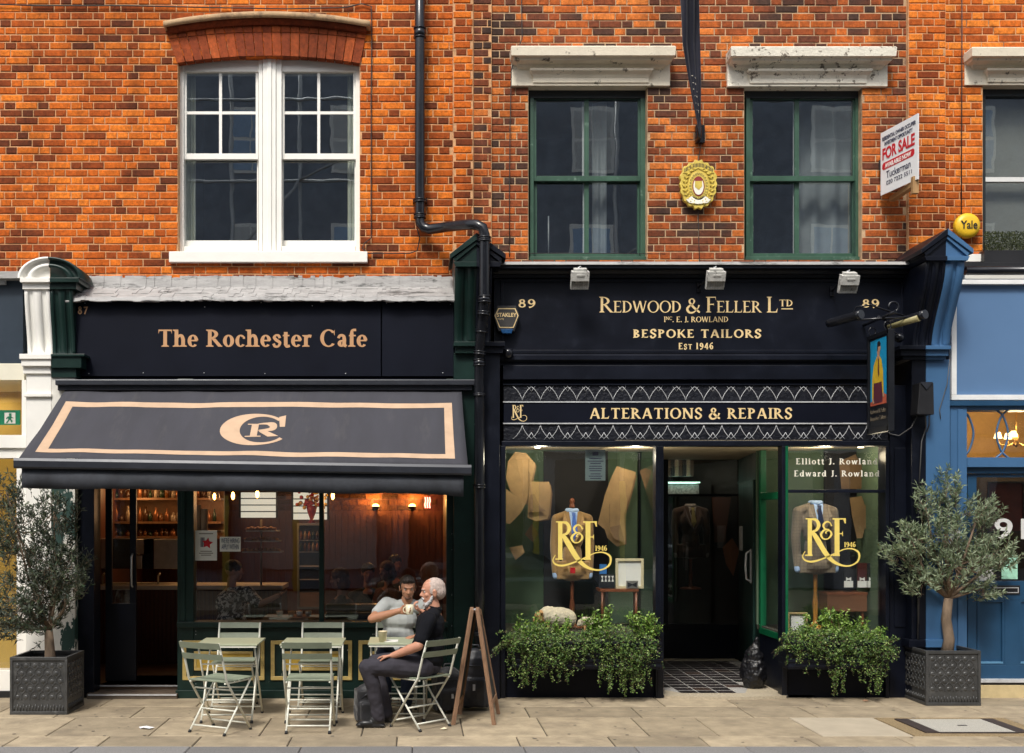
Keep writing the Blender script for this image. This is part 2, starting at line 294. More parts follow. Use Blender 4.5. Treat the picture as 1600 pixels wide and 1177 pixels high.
def glyph(ch, T, t, s, st):
    o = []
    def q(*p): o.append([[Vector(a) for a in p]])
    def V(x, y0=0, y1=1, w=None, b=1, u=1):
        w = w or T; q((x - w / 2, y0), (x + w / 2, y0), (x + w / 2, y1), (x - w / 2, y1))
        for y, on, d in ((y0, b, 1), (y1, u, -1)):
            if on:
                lx = s if on in (1, 'l') else 0; rx = s if on in (1, 'r') else 0
                q((x - w / 2 - lx, y), (x + w / 2 + rx, y), (x + w / 2 + rx, y + d * st), (x - w / 2 - lx, y + d * st))
                q((x - w / 2 - lx * .7, y + d * st), (x + w / 2 + rx * .7, y + d * st), (x + w / 2, y + d * (st + s * .5)), (x - w / 2, y + d * (st + s * .5)))
    def Hh(x0, x1, y, w=None):
        w = w or t; q((x0, y - w / 2), (x1, y - w / 2), (x1, y + w / 2), (x0, y + w / 2))
    def Dg(x0, y0, x1, y1, w): q((x0 - w / 2, y0), (x0 + w / 2, y0), (x1 + w / 2, y1), (x1 - w / 2, y1))
    def A(cx, cy, rx, ry, a0=0, a1=360, W=None, th=None, n=20):
        W = W or T; th = th or t; o.append([])
        n = max(6, int(n * abs(a1 - a0) / 270))
        for i in range(n):
            a, b = R(a0 + (a1 - a0) * i / n), R(a0 + (a1 - a0) * (i + 1) / n)
            f = lambda an, k: Vector((cx + (rx - k * W) * math.cos(an), cy + (ry - k * th) * math.sin(an)))
            o[-1].append([f(a, 0), f(b, 0), f(b, 1), f(a, 1)])
    def S_(y): q((y[0] - s * .9, y[1]), (y[0] + s * .9, y[1]), (y[0] + s * .9, y[1] + st), (y[0] - s * .9, y[1] + st))
    def Rb(p, w_): o.append(ribbon(p, w_))
    u = t * 1.7
    if ch == 'A': Dg(.10, 0, .42, 1, t * 1.3); Dg(.76, 0, .44, 1, T * 1.1); Hh(.2, .66, .32); S_((.10, 0)); S_((.76, 0)); wd = .88
    elif ch == 'B': V(.17, b='l', u='l'); A(.2, .75, .36, .25, -90, 90); A(.2, .27, .42, .27, -90, 90); wd = .70
    elif ch == 'C': A(.47, .5, .45, .52, 42, 318); q((.78, .66), (.80, .66), (.80, 1.0), (.74, .84)); wd = .88
    elif ch == 'D': V(.17, b='l', u='l'); A(.22, .5, .56, .5, -90, 90); wd = .84
    elif ch in 'EFL':
        V(.17)
        if ch != 'L': Hh(.17, .60, 1 - t / 2); q((.60, 1), (.56, 1 - t), (.60, .76)); Hh(.17, .48, .52); q((.48, .62), (.48, .42), (.45, .52))
        if ch != 'F': Hh(.17, .62, t / 2); q((.66, .28), (.62, 0), (.55, t))
        wd = .70 if ch != 'F' else .64
    elif ch == 'I': V(.18); wd = .36
    elif ch == 'J': V(.28, .18, 1, b=0); Rb([(.28, .22), (.24, .02), (.06, .0)], [T, T * .7, u]); wd = .44
    elif ch == 'K': V(.17); Dg(.24, .42, .68, .98, t * 1.3); Dg(.76, 0, .36, .56, T * 1.15); S_((.66, 1 - st)); S_((.76, 0)); wd = .86
    elif ch == 'N': V(.15, w=t * 1.4); V(.78, w=t * 1.4, b=0); Dg(.76, 0, .17, 1, T * 1.15); wd = .94
    elif ch == 'O': A(.48, .5, .46, .52); wd = .96
    elif ch in 'PR':
        V(.17, u='l'); A(.2, .73, .42, .27, -90, 90); wd = .68
        if ch == 'R': Dg(.74, 0, .36, .48, T * 1.15); S_((.76, 0)); wd = .84
    elif ch == 'S': Rb([(.56, .74), (.48, .94), (.28, .98), (.12, .80), (.2, .6), (.42, .45), (.54, .25), (.38, .03), (.18, .03), (.08, .26)], [u, u, t * 1.3, T * .85, T, T, T * .85, t * 1.3, u, u]); wd = .68
    elif ch == 'T': V(.42, u=0); Hh(.06, .78, 1 - t / 2); q((.06, 1), (.06, .74), (.11, 1 - t)); q((.78, 1), (.78, .74), (.73, 1 - t)); wd = .84
    elif ch == 'U': V(.17, .3, 1, b=0); V(.72, .3, 1, w=t * 1.4, b=0); A(.44, .32, .35, .33, 180, 360); wd = .9
    elif ch == 'W': Dg(.34, 0, .10, 1, T); Dg(.34, 0, .60, 1, t * 1.3); Dg(.84, 0, .60, 1, T); Dg(.84, 0, 1.08, 1, t * 1.3); S_((.10, 1 - st)); S_((.60, 1 - st)); S_((1.08, 1 - st)); wd = 1.2
    elif ch == '&': Rb([(.84, .52), (.74, .28), (.48, .02), (.2, .0), (.06, .24), (.2, .46), (.44, .62), (.52, .82), (.38, .98), (.22, .86), (.24, .68), (.5, .34), (.88, .0)], [u, t, T * .7, T, T * 1.1, T * .8, t * 1.2, T * .8, t, T * .8, T * .9, T * 1.1, T * .8]); wd = .96
    elif ch == '1': V(.24, u='l'); wd = .46
    elif ch == '4': V(.42, w=T * .9, u=0); Dg(.06, .3, .42, 1, t * 1.4); Hh(.03, .6, .29); wd = .66
    elif ch == '9': A(.3, .68, .27, .33); Rb([(.53, .7), (.52, .4), (.36, .1), (.12, .0)], [T * .9, T * .9, T * .6, u]); wd = .64
    elif ch == '6': A(.3, .32, .27, .33); Rb([(.07, .3), (.08, .6), (.24, .9), (.48, 1.0)], [T * .9, T * .9, T * .6, u]); wd = .64
    elif ch == '8': A(.3, .74, .23, .26); A(.3, .27, .28, .29); wd = .64
    elif ch == '.': q((.06, 0), (.06 + T, 0), (.06 + T, T), (.06, T)); wd = .2 + T * .6
    elif ch == 'a': Rb([(.1, .5), (.2, .66), (.38, .62), (.42, .42), (.42, .12), (.54, .03)], [T * .7, u, T * .8, T, T, u]); A(.27, .19, .21, .2, 60, 340); wd = .60
    elif ch == 'c': A(.31, .34, .29, .36, 50, 320); o.append([[Vector((.42, .46)), Vector((.54, .46)), Vector((.54, .58)), Vector((.42, .62))]]); wd = .58
    elif ch == 'd': A(.29, .33, .27, .35); V(.5, 0, 1, b='r', u='l'); wd = .68
    elif ch == 'e': A(.32, .34, .29, .36, 5, 318); Hh(.1, .56, .36); wd = .64
    elif ch == 'f': V(.2, 0, .78, u=0); Rb([(.2, .74), (.24, .95), (.44, .98)], [T, T * .7, T * .7]); Hh(.05, .42, .65); wd = .42
    elif ch in 'hn':
        V(.17, 0, 1 if ch == 'h' else .68, u='l'); V(.53, 0, .46, u=0); Rb([(.2, .46), (.32, .64), (.46, .62), (.53, .42)], [t, u, T * .9, T]); wd = .72
    elif ch == 'i': V(.17, 0, .68, u='l'); A(.16, .88, T * .62, T * .62, W=T * .6, th=T * .6); wd = .35
    elif ch == 'l': V(.17, 0, 1, u='l'); wd = .35
    elif ch == 'o': A(.32, .34, .30, .36); wd = .65
    elif ch == 'r': V(.17, 0, .68, u='l'); Rb([(.2, .44), (.3, .62), (.46, .6)], [t, u, T * .9]); wd = .5
    elif ch == 's': Rb([(.42, .5), (.36, .64), (.22, .67), (.12, .54), (.24, .38), (.42, .24), (.34, .03), (.16, .02), (.08, .18)], [u, u, t * 1.3, T * .8, T * .9, T * .8, t * 1.3, u, u]); wd = .52
    elif ch == 't': V(.2, .1, .86, b=0, u=0); Rb([(.2, .14), (.26, .02), (.42, .06)], [T, T * .8, u]); Hh(.04, .40, .65); wd = .44
    elif ch == 'w': Dg(.26, 0, .10, .68, T); Dg(.26, 0, .45, .68, t * 1.3); Dg(.62, 0, .45, .68, T); Dg(.62, 0, .80, .68, t * 1.3); S_((.10, .68 - st)); S_((.80, .68 - st)); wd = .9
    elif ch == ' ': wd = .38
    else: wd = .4
    return wd, o
def serif(name, runs, mapf, m, parent, x0, base, x1, T=.17, t=.07, s=.10, st=.05, track=.0, kind=None):
    """runs: [(text, cap height, lift)]; fitted to the width x0..x1; mapf(u, v, layer) -> point"""
    items = []; x = 0; k = 0; wi = 0
    for text, h, lift in runs:
        for ch in text:
            wd, strokes = glyph(ch, T, t, s, st)
            if ch == ' ': wi += 1
            for sq in strokes:
                k += 1
                for poly in sq: items.append((wi, k % 9, [Vector((x + p.x * h, lift + p.y * h)) for p in poly]))
            x += (wd + track) * h
    sx = (x1 - x0) / max(x - track * h, 1e-6)
    for w_ in range(wi + 1):
        mb = MB()
        for q, k, poly in items:
            if q == w_: mb.poly([mapf(x0 + p.x * sx, base + p.y, k) for p in poly])
        if mb.v: o = mb.build(name, m, parent, kind)
    return o
def facemap(Y): return lambda u, v, k: (u, Y - .0025 - k * .00012, v)
def sans(name, text, loc, size, m, parent=None, rot=(R(90), 0, 0), width=None, bold=.0, ext=.0008, align='LEFT', shear=0):
    cu = bpy.data.curves.new(name, 'FONT'); cu.body = text; cu.size = size; cu.extrude = ext; cu.offset = bold; cu.align_x = align; cu.shear = shear
    o = bpy.data.objects.new(name, cu); C.objects.link(o)
    bpy.context.view_layer.update()
    dg = bpy.context.evaluated_depsgraph_get(); me = bpy.data.meshes.new_from_object(o.evaluated_get(dg))
    bpy.data.objects.remove(o); bpy.data.curves.remove(cu)
    xs = [v.co.x for v in me.vertices]
    if width and xs:
        k = width / (max(xs) - min(xs))
        for v in me.vertices: v.co.x *= k
    me.materials.clear(); me.materials.append(m); o = link(name, me)
    Mx = Matrix.Translation(loc) @ (Euler(rot).to_matrix().to_4x4() if not isinstance(rot, Matrix) else rot.to_4x4())
    me.transform(Mx)
    if parent is not None: wkid(o, parent)
    return o
def monogram(name, mapf, m, parent, year=True):
    """R&F with the long swash leg; unit = stem height, origin at foot of R"""
    s = 1 / 440.0
    def c(x, y): return Vector(((x - 825) * s, (950 - y) * s))
    L_ = []
    def q(*p): L_.append([[c(*a) for a in p]])
    def rb(p, w_, n=8): L_.append(ribbon([c(*a) for a in p], [x * s for x in w_], n))
    q((825, 512), (875, 512), (875, 945), (825, 945)); q((800, 508), (900, 508), (900, 522), (800, 522)); q((795, 938), (882, 938), (882, 954), (795, 954))
    rb([(870, 520), (925, 530), (955, 590), (925, 650), (868, 664)], [18, 34, 44, 30, 12])
    rb([(878, 664), (940, 760), (1040, 925), (1130, 1020), (1240, 1068), (1340, 1065), (1420, 1010), (1430, 920), (1360, 872), (1270, 872), (1180, 908), (1060, 965), (900, 1018), (805, 1010), (765, 960), (795, 898)], [38, 62, 58, 40, 20, 16, 22, 24, 16, 12, 13, 16, 22, 20, 14, 8])
    q((1143, 512), (1200, 512), (1200, 945), (1143, 945)); q((1118, 508), (1275, 508), (1275, 524), (1118, 524)); q((1275, 508), (1275, 570), (1262, 570), (1245, 522)); q((1120, 938), (1205, 938), (1205, 955), (1120, 955))
    q((1200, 684), (1240, 684), (1240, 697), (1200, 697)); q((1240, 655), (1240, 725), (1228, 697), (1228, 684))
    rb([(1108, 600), (1085, 560), (1045, 552), (1010, 590), (1030, 635), (1080, 640)], [18, 12, 20, 26, 18, 8])
    rb([(1080, 640), (1020, 650), (982, 700), (1010, 750), (1065, 750), (1105, 700), (1085, 655), (1045, 665), (1040, 690)], [8, 20, 28, 18, 12, 26, 14, 12, 20])
    if year:
        x = 1252
        for ch in '1946':
            wd, st = glyph(ch, .19, .07, .1, .05)
            for sq in st: L_.append([[Vector(((x - 825) * s + p.x * .135, (950 - 850) * s + p.y * .135)) for p in poly] for poly in sq])
            x += wd * .135 / s
    mb = MB()
    for k, sq in enumerate(L_):
        for poly in sq: mb.poly([mapf(p.x, p.y, k % 12) for p in poly])
    return mb.build(name, m, parent)

# ---------------------------------------------------------------- organic bodies: overlapping volumes fused into one skin
def organic(name, prims, m, parent=None, voxel=.008, smooth=6, kind=None, world=True, disp=0, ds=30):
    bm = bmesh.new()
    def sph(c, r, rot=None, seg=14):
        r3 = (r, r, r) if not isinstance(r, (tuple, list)) else r
        Mx = Matrix.Translation(c) @ (rot.to_4x4() if rot is not None else Matrix()) @ Matrix.Diagonal((*r3, 1))
        bmesh.ops.create_uvsphere(bm, u_segments=seg, v_segments=10, radius=1, matrix=Mx)
    for p in prims:
        if p[0] == 'e':
            rot = Euler([R(a) for a in p[3]]).to_matrix() if len(p) > 3 else None; sph(Vector(p[1]), p[2], rot)
        elif p[0] == 'c':       # chain of points with radii
            pts = [Vector(a) for a in p[1]]; rr = p[2] if isinstance(p[2], (list, tuple)) else [p[2]] * len(pts)
            for a, r in zip(pts, rr): sph(a, r, seg=12)
            for i in range(len(pts) - 1):
                d = pts[i + 1] - pts[i]
                if d.length < 1e-5: continue
                Mx = Matrix.Translation((pts[i] + pts[i + 1]) / 2) @ d.to_track_quat('Z', 'Y').to_matrix().to_4x4()
                bmesh.ops.create_cone(bm, cap_ends=True, segments=14, radius1=rr[i], radius2=rr[i + 1], depth=d.length, matrix=Mx)
        elif p[0] == 'b':       # rounded box: centre, half sizes, rot deg
            rot = Euler([R(a) for a in p[3]]).to_matrix().to_4x4() if len(p) > 3 else Matrix()
            bmesh.ops.create_cube(bm, size=2, matrix=Matrix.Translation(p[1]) @ rot @ Matrix.Diagonal((*p[2], 1)))
    me = bpy.data.meshes.new(name); bm.to_mesh(me); bm.free()
    o = bpy.data.objects.new(name + '_tmp', me); C.objects.link(o)
    md = o.modifiers.new('r', 'REMESH'); md.mode = 'VOXEL'; md.voxel_size = voxel; md.use_smooth_shade = True
    if smooth: ms = o.modifiers.new('s', 'SMOOTH'); ms.iterations = smooth; ms.factor = .5
    bpy.context.view_layer.update()
    dg = bpy.context.evaluated_depsgraph_get(); me2 = bpy.data.meshes.new_from_object(o.evaluated_get(dg))
    bpy.data.objects.remove(o); bpy.data.meshes.remove(me)
    if disp:
        nn = [v.normal.copy() for v in me2.vertices]
        for v, n_ in zip(me2.vertices, nn): v.co += n_ * disp * (noise.noise(v.co * ds) + .5 * noise.noise(v.co * ds * 2.3))
    for p_ in me2.polygons: p_.use_smooth = True
    me2.materials.clear(); me2.materials.append(m); me2.name = name
    o = link(name, me2, None, kind)
    if parent is not None: wkid(o, parent) if world else setattr(o, 'parent', parent)
    return o
# ================================================================ THE SETTING: pavement, kerb, road
M_FLAG = mat('york_stone', (.34, .275, .185), .85, var=.3, vs=5, bump=.3, bs=45, dirt=(.17, .135, .095), ds=1.7, dth=.52, dw=.25, rnd=.20)
M_KERB = mat('granite_kerb', (.20, .195, .19), .8, var=.35, vs=70, bump=.3, bs=90, rnd=.15)
M_JOINT = mat('sandy_joint', (.055, .045, .032), .95, var=.4, vs=20)
M_ASPH = mat('asphalt', (.05, .05, .052), .9, var=.3, vs=60, bump=.4, bs=150)
def struct(mb, name, m, **k): return mb.build(name, m, None, 'structure', **k)
gsheet = struct(MB().box(-60, 60, -60, 30, -.6, -.13), 'ground', M_ASPH)
road = struct(MB().box(-40, 40, -10.6, -2.78, -.3, -.115), 'road', M_ASPH)
pave = struct(MB().box(-14, 14, -2.46, .9, -.3, -.012), 'pavement', M_JOINT)
pave2 = struct(MB().box(-14, 14, -16.2, -10.6, -.3, -.003), 'pavement_opposite', M_FLAG)
rp = random.Random(4)
M_FLAGL = mat('pale_york_stone', (.42, .36, .27), .85, var=.12, vs=5, bump=.2, bs=45)
def slab(x0, x1, y0, y1, m=M_FLAG, z0=-.08, par=pave, nm='paving_slab', tilt=.0015, g=.005):
    mb = MB(); x0 += g; x1 -= g; y0 += g; y1 -= g; e = .006
    z = [rp.uniform(-tilt, tilt) for _ in range(4)]
    t = [(x0 + e, y0 + e, z[0]), (x1 - e, y0 + e, z[1]), (x1 - e, y1 - e, z[2]), (x0 + e, y1 - e, z[3])]
    b = [(x0, y0, z[0] - e), (x1, y0, z[1] - e), (x1, y1, z[2] - e), (x0, y1, z[3] - e)]
    lo = [(p[0], p[1], z0) for p in b]
    mb.poly(t)
    for i in range(4):
        j = (i + 1) % 4; mb.quad(b[i], b[j], t[j], t[i]); mb.quad(lo[i], lo[j], b[j], b[i])
    return mb.build(nm, m, par)
rows = [(-2.45, -2.03), (-2.03, -1.15), (-1.15, -.55), (-.55, .02)]
for ri, (a, b) in enumerate(rows):
    x = -6.2 + [.1, .42, .0, .55][ri]
    while x < 8.2:
        L_ = rp.choice([.72, .88, .95, .60, 1.05]) if ri else rp.choice([.9, .78, 1.02])
        x1 = x + L_
        if ri == 1 and x < 4.28 < x1: x1 = 4.28
        if ri == 1 and 4.27 < x < 5.5: x = 5.50; continue
        slab(x, x1, a, b, M_FLAGL if ri == 1 and 3.3 < x < 4.2 else M_FLAG)
        x = x1
x = -6.4
while x < 8.4: slab(x, x + .91, -2.76, -2.455, M_KERB, -.16, pave, 'kerb_stone', g=.003); x += .91
M_GUM = mat('trodden_gum', (.12, .10, .08), .9)
mb = MB()
for i in range(150):
    gx, gy, gr = rp.uniform(-5.6, 7.4), rp.uniform(-2.4, -.1), rp.uniform(.006, .019)
    mb.poly([(gx + gr * math.cos(a) * rp.uniform(.8, 1.2), gy + gr * math.sin(a) * rp.uniform(.8, 1.2), .0035 + i * .000004) for a in [q * 1.047 for q in range(6)]])
mb.build('gum_spots', M_GUM, pave, 'stuff')
# inspection cover set in the paving
ic = empty('inspection_cover', (4.9, -1.6, 0), 0, 'aggregate filled inspection cover with dark iron bars set in the paving', 'manhole cover')
M_AGG = mat('exposed_aggregate', (.42, .40, .35), .9, var=.55, vs=130, bump=.6, bs=120)
M_GRAV = mat('sandy_gravel_fill', (.26, .19, .10), .95, var=.5, vs=60, bump=.8, bs=80)
M_IRON = mat('rusty_dark_iron', (.060, .045, .042), .6, metal=.3, var=.4, vs=30, bump=.2, bs=60)
slab(4.285, 5.495, -2.025, -1.155, M_GRAV, par=ic, nm='gravel_surround')
MB().box(4.555, 5.225, -1.90, -1.28, -.01, .009).build('cover_infill', M_AGG, ic)
MB().box(4.43, 4.55, -1.91, -1.27, -.01, .012).build('iron_frame', M_IRON, ic)
MB().box(5.23, 5.34, -1.91, -1.27, -.01, .012).build('iron_frame', M_IRON, ic)
MB().box(4.55, 5.23, -1.925, -1.901, -.01, .011).build('iron_frame', M_IRON, ic)
MB().box(4.86, 4.94, -1.61, -1.58, .009, .012).build('lifting_slot', M_BLACK, ic)

# ================================================================ UPPER BRICK WALLS
WY = .30
def sub_spans(x0, x1, holes):
    out = [(x0, x1)]
    for a, b in holes:
        n = []
        for s, e in out:
            if b <= s or a >= e: n.append((s, e))
            else:
                if a - s > .025: n.append((s, a))
                if e - b > .025: n.append((b, e))
        out = n
    return out
def brick_variant(seed):
    r = random.Random(seed); e = .0045
    # unit 1 x .10 x 1 with chamfered, slightly uneven face; scaled per brick
    f = [(-.5 + .02 + r.uniform(0, .012), -.0, -.5 + .07 + r.uniform(0, .06)), (.5 - .02 - r.uniform(0, .012), 0, -.5 + .07 + r.uniform(0, .06)),
         (.5 - .02 - r.uniform(0, .012), 0, .5 - .07 - r.uniform(0, .06)), (-.5 + .02 + r.uniform(0, .012), 0, .5 - .07 - r.uniform(0, .06))]
    g = [(-.5, .005, -.5), (.5, .005, -.5), (.5, .005, .5), (-.5, .005, .5)]
    h = [(p[0], .10, p[2]) for p in g]
    V_ = f + g + h; Fc = [(0, 1, 2, 3)]
    for i in range(4):
        j = (i + 1) % 4; Fc += [(4 + i, 4 + j, j, i), (8 + i, 8 + j, 4 + j, 4 + i)]
    return V_, Fc
BV = [brick_variant(i) for i in range(6)]
def bricks(letter, x0, x1, z0, z1, Y, holes, wall, root, budget, seed, tone=None):
    """lay courses; the lowest ones in view are single bricks, the others one mass"""
    r = random.Random(seed); ch = .0797; L_, h_ = .236, .119
    m1, m2 = BR[letter]
    key = 'bm_' + letter
    if key not in MATS:
        ms = []
        for V_, Fc in BV:
            me = bpy.data.meshes.new('brick'); me.from_pydata(V_, [], Fc); me.materials.append(m1); me.update(); ms.append(me)
        MATS[key] = ms
    ms = MATS[key]; out = []
    n = int(math.floor(z0 / ch)) + 1; 
    while n * ch < z1:
        z = n * ch
        hs_ = [(a, b) for a, b, c, d in holes if z + ch * .45 > c and z + ch * .5 < d]
        off = (n % 2) * (L_ + h_) / 2 + r.uniform(-.012, .012) - 40 * (L_ + h_)
        seq = 0; x = off + math.floor((x0 - off) / (L_ + h_)) * (L_ + h_)
        while x < x1:
            ln = L_ if seq % 2 == 0 else h_
            if r.random() < .22 and ln == L_: pass
            a, b = x, x + ln; x = b; seq += 1
            if r.random() < .10: seq += 1
            for s, e in sub_spans(max(a, x0), min(b, x1), hs_):
                if e - s < .035: continue
                out.append(((s + e) / 2, z + ch / 2 + r.uniform(-.0012, .0012), e - s - .0095 - r.uniform(0, .003), ch - .0105 - r.uniform(0, .0025), Y + r.uniform(-.0025, .002), r.randrange(6), r.uniform(-.004, .004)))
        n += 1
    vis = [i for i, q in enumerate(out) if 0 <= 650 + q[0] * F / (D + Y) <= 1600 and 0 <= 803 - (q[1] - H) * F / (D + Y)]
    vis.sort(key=lambda i: out[i][1]); single = set(vis[:budget])
    mb = MB()
    for i, (cx, cz, sx, sz, yy, v, rot) in enumerate(out):
        if i in single:
            o = link('brick', ms[v], wall); o.location = (cx, yy, cz); o.scale = (sx, 1, sz); o.rotation_euler = (0, rot, 0)
        else:
            V_, Fc = BV[v]; k = len(mb.v)
            mb.v += [(cx + p[0] * sx, yy + p[1], cz + p[2] * sz) for p in V_]; mb.f += [tuple(k + a for a in f) for f in Fc]; mb.sm += [False] * len(Fc)
    if mb.v:
        o = mb.build('brickwork', m2, None, 'stuff'); o.parent = wall
    return len(single)
def wallslab(x0, x1, z0, z1, Y, holes, name, m, root, depth=.22):
    """mortar backing with openings cut out"""
    xs = sorted({x0, x1, *[h[0] for h in holes], *[h[1] for h in holes]}); mb = MB()
    for a, b in zip(xs, xs[1:]):
        if b <= x0 or a >= x1: continue
        hz = sorted([(h[2], h[3]) for h in holes if h[0] < b - 1e-6 and h[1] > a + 1e-6]); z = z0
        for c, d in hz:
            if c > z: mb.box(a, b, Y + .0075, Y + depth, z, c)
            z = max(z, d)
        if z < z1: mb.box(a, b, Y + .0075, Y + depth, z, z1)
    o = mb.build(name, m, root); return o
def hole(px0, px1, py0, py1, Y): return (X(px0, Y), X(px1, Y), Z(py1, Y), Z(py0, Y))
ZT = Z(-90, WY)
# --- left building (over the cafe and its white neighbour)
bA = empty('brick_building', (-1.5, .3, 0), 0, 'orange brick building above the cafe with one arched white window', 'building')
hA = hole(278, 562, 86, 402, WY)
wA = wallslab(-6.0, X(708, WY), Z(462, WY), ZT, WY, [hA], 'wall', M_MORTAR, bA)
nA = bricks('A', -6.0, X(708, WY), Z(462, WY), ZT, WY, [hA], wA, bA, 262, 1)
pA = wallslab(X(708, WY), X(739, WY), Z(462, WY), ZT, WY - .03, [], 'pier', M_MORTAR, bA)
nA2 = bricks('A', X(708, WY), X(739, WY), Z(462, WY), ZT, WY - .03, [], pA, bA, 38, 2)
# --- middle building (tailor)
bB = empty('brick_building', (2.6, .3, 0), 0, 'weathered dark red brick building above the tailor with two green sash windows', 'building')
hB1 = hole(826, 1012, 120, 410, WY); hB2 = hole(1164, 1348, 120, 410, WY)
pB = wallslab(X(739.5, WY), X(768, WY), Z(440, WY), ZT, WY - .012, [], 'pier', M_MORTAR, bB)
bricks('B', X(739.5, WY), X(768, WY), Z(440, WY), ZT, WY - .012, [], pB, bB, 20, 3)
wB = wallslab(X(768, WY), X(1418, WY), Z(440, WY), ZT, WY + .02, [hB1, hB2], 'wall', M_MORTARB, bB)
bricks('B', X(768, WY), X(1418, WY), Z(440, WY), ZT, WY + .02, [hB1, hB2], wB, bB, 280, 4)
# --- right building
bC = empty('brick_building', (6.6, .3, 0), 0, 'bright orange brick building at the right edge above the blue shop', 'building')
hC = hole(1536, 1720, 110, 402, WY)
pC = wallslab(X(1418, WY), X(1476, WY), Z(440, WY), ZT, WY - .03, [], 'pier', M_MORTAR, bC)
bricks('C', X(1418, WY), X(1476, WY), Z(440, WY), ZT, WY - .03, [], pC, bC, 90, 5)
wC = wallslab(X(1476, WY), 8.3, Z(440, WY), ZT, WY, [hC], 'wall', M_MORTAR, bC)
bricks('C', X(1476, WY), 8.3, Z(440, WY), ZT, WY, [hC], wC, bC, 200, 6)
MB().box(-6.0, 8.3, .56, .75, Z(462, WY), ZT)
# solid bodies of the buildings behind the face and roofs, so that no light leaks in
for (b_, xa, xb, px) in ((bA, -6.0, X(739, WY), 0), (bB, X(739.5, WY), X(1418, WY), 0), (bC, X(1418, WY) + .003, 8.3, 0)):
    mb = MB(); mb.box(xa, xb, .53, 6.5, ZT, ZT + .2); mb.box(xa, xb, 6.3, 6.5, 0, ZT); mb.box(xa, xb, .6, 6.3, Z(462, WY) - .12, Z(462, WY)); mb.box(xa, xa + .1, .53, 6.3, Z(462, WY), ZT); mb.box(xb - .1, xb, .53, 6.3, Z(462, WY), ZT)
    mb.build('body', M_DARK, b_)

# ---------------------------------------------------------------- sash windows
def pane(mb_name, px0, px1, py0, py1, Y, par, m=M_GLASSU):
    mb = MB(); mb.poly([P(px0, py0, Y), P(px0, py1, Y), P(px1, py1, Y), P(px1, py0, Y)])
    # give the sheet its 4 mm
    return MB().pbox(px0, px1, py0, py1, Y, Y + .004).build(mb_name, m, par)
def arcz(px, cx, half, ytop, yside):
    t = (px - cx) / half; return ytop + (yside - ytop) * t * t
# white double window of the cafe building
WF = WY + .10
wn = MB()
fr = MB(); Yf = WF
cx = 420.0
def archbar(mb, p0, p1, yt, ys, dy, Y0, Y1, half=142, n=14, bottom=None):
    for i in range(n):
        a, b = p0 + (p1 - p0) * i / n, p0 + (p1 - p0) * (i + 1) / n
        za, zb = Z(arcz(a, cx, half, yt, ys), Y0), Z(arcz(b, cx, half, yt, ys), Y0)
        la, lb = (Z(bottom, Y0), Z(bottom, Y0)) if bottom else (za - dy, zb - dy)
        xa, xb = X(a, Y0), X(b, Y0)
        mb.poly([(xa, Y0, la), (xb, Y0, lb), (xb, Y0, zb), (xa, Y0, za)]); mb.poly([(xa, Y0, la), (xa, Y1, la), (xb, Y1, lb), (xb, Y0, lb)])
        mb.poly([(xa, Y0, za), (xb, Y0, zb), (xb, Y1, zb), (xa, Y1, za)])
archbar(fr, 279, 561, 84, 96, 0, Yf + .012, Yf + .14, bottom=112)
fr.pbox(279, 287, 100, 394, Yf, Yf + .14); fr.pbox(556, 563, 100, 394, Yf, Yf + .14)
fr.pbox(404, 410, 92, 394, Yf - .012, Yf + .14); fr.pbox(410.5, 431, 92, 394, Yf - .03, Yf + .14); fr.pbox(418, 424, 92, 394, Yf - .045, Yf - .031); fr.pbox(431.5, 440, 92, 394, Yf - .012, Yf + .14)
fr.pbox(287.5, 403.5, 385, 394, Yf - .005, Yf + .14); fr.pbox(440.5, 555.5, 385, 394, Yf - .005, Yf + .14)
frame = fr.build('window', M_WHITE, bA, bevel=.003)
def sash(frm, l, r_, t, b, m, Y, st=6, rail=6, cols=(), rowsy=(), bar=5, gm=M_GLASSU, brail=None, horns=True, bevel=.002):
    mb = MB(); br = brail or rail
    mb.pbox(l, l + st, t, b, Y, Y + .045); mb.pbox(r_ - st, r_, t, b, Y, Y + .045)
    mb.pbox(l + st + .1, r_ - st - .1, t, t + rail, Y + .001, Y + .045); mb.pbox(l + st + .1, r_ - st - .1, b - br, b, Y + .001, Y + .045)
    o = mb.build('sash', m, None, bevel=bevel); wkid(o, ROOT); o.parent = frm; o.matrix_parent_inverse = Matrix()
    bars = MB()
    for c_ in cols: bars.pbox(c_ - bar / 2, c_ + bar / 2, t + rail, b - br, Y + .008, Y + .03)
    for y_ in rowsy:
        xs = [l + st] + [c_ for c_ in cols] + [r_ - st]
        for a_, b_ in zip(xs, xs[1:]):
            bars.pbox(a_ + (bar / 2 if a_ != l + st else 0), b_ - (bar / 2 if b_ != r_ - st else 0), y_ - bar / 2, y_ + bar / 2, Y + .009, Y + .03)
    ob = [o]
    if bars.v:
        q = bars.build('glazing_bar', m); q.parent = frm; q.matrix_parent_inverse = Matrix()
    xs = [l + st] + list(cols) + [r_ - st]; ys = [t + rail] + list(rowsy) + [b - br]
    for a_, b_ in zip(xs, xs[1:]):
        for c_, d_ in zip(ys, ys[1:]):
            q = MB().pbox(a_, b_, c_, d_, Y + .018, Y + .021).build('pane', gm); q.parent = frm; q.matrix_parent_inverse = Matrix()
def sub(o, part, root):
    o.parent = part; o.matrix_parent_inverse = Matrix(); return o
ROOT = bA
for l, r_, c_ in ((287.5, 403.5, 344.5), (440.5, 556, 498)):
    sash(frame, l, r_, 106, 249, M_WHITE, Yf + .03, 4, 8, (c_,), (176.5,), 4.5, brail=9)
    sash(frame, l, r_, 241, 385, M_WHITE, Yf + .08, 2, 9, (), (), brail=9)
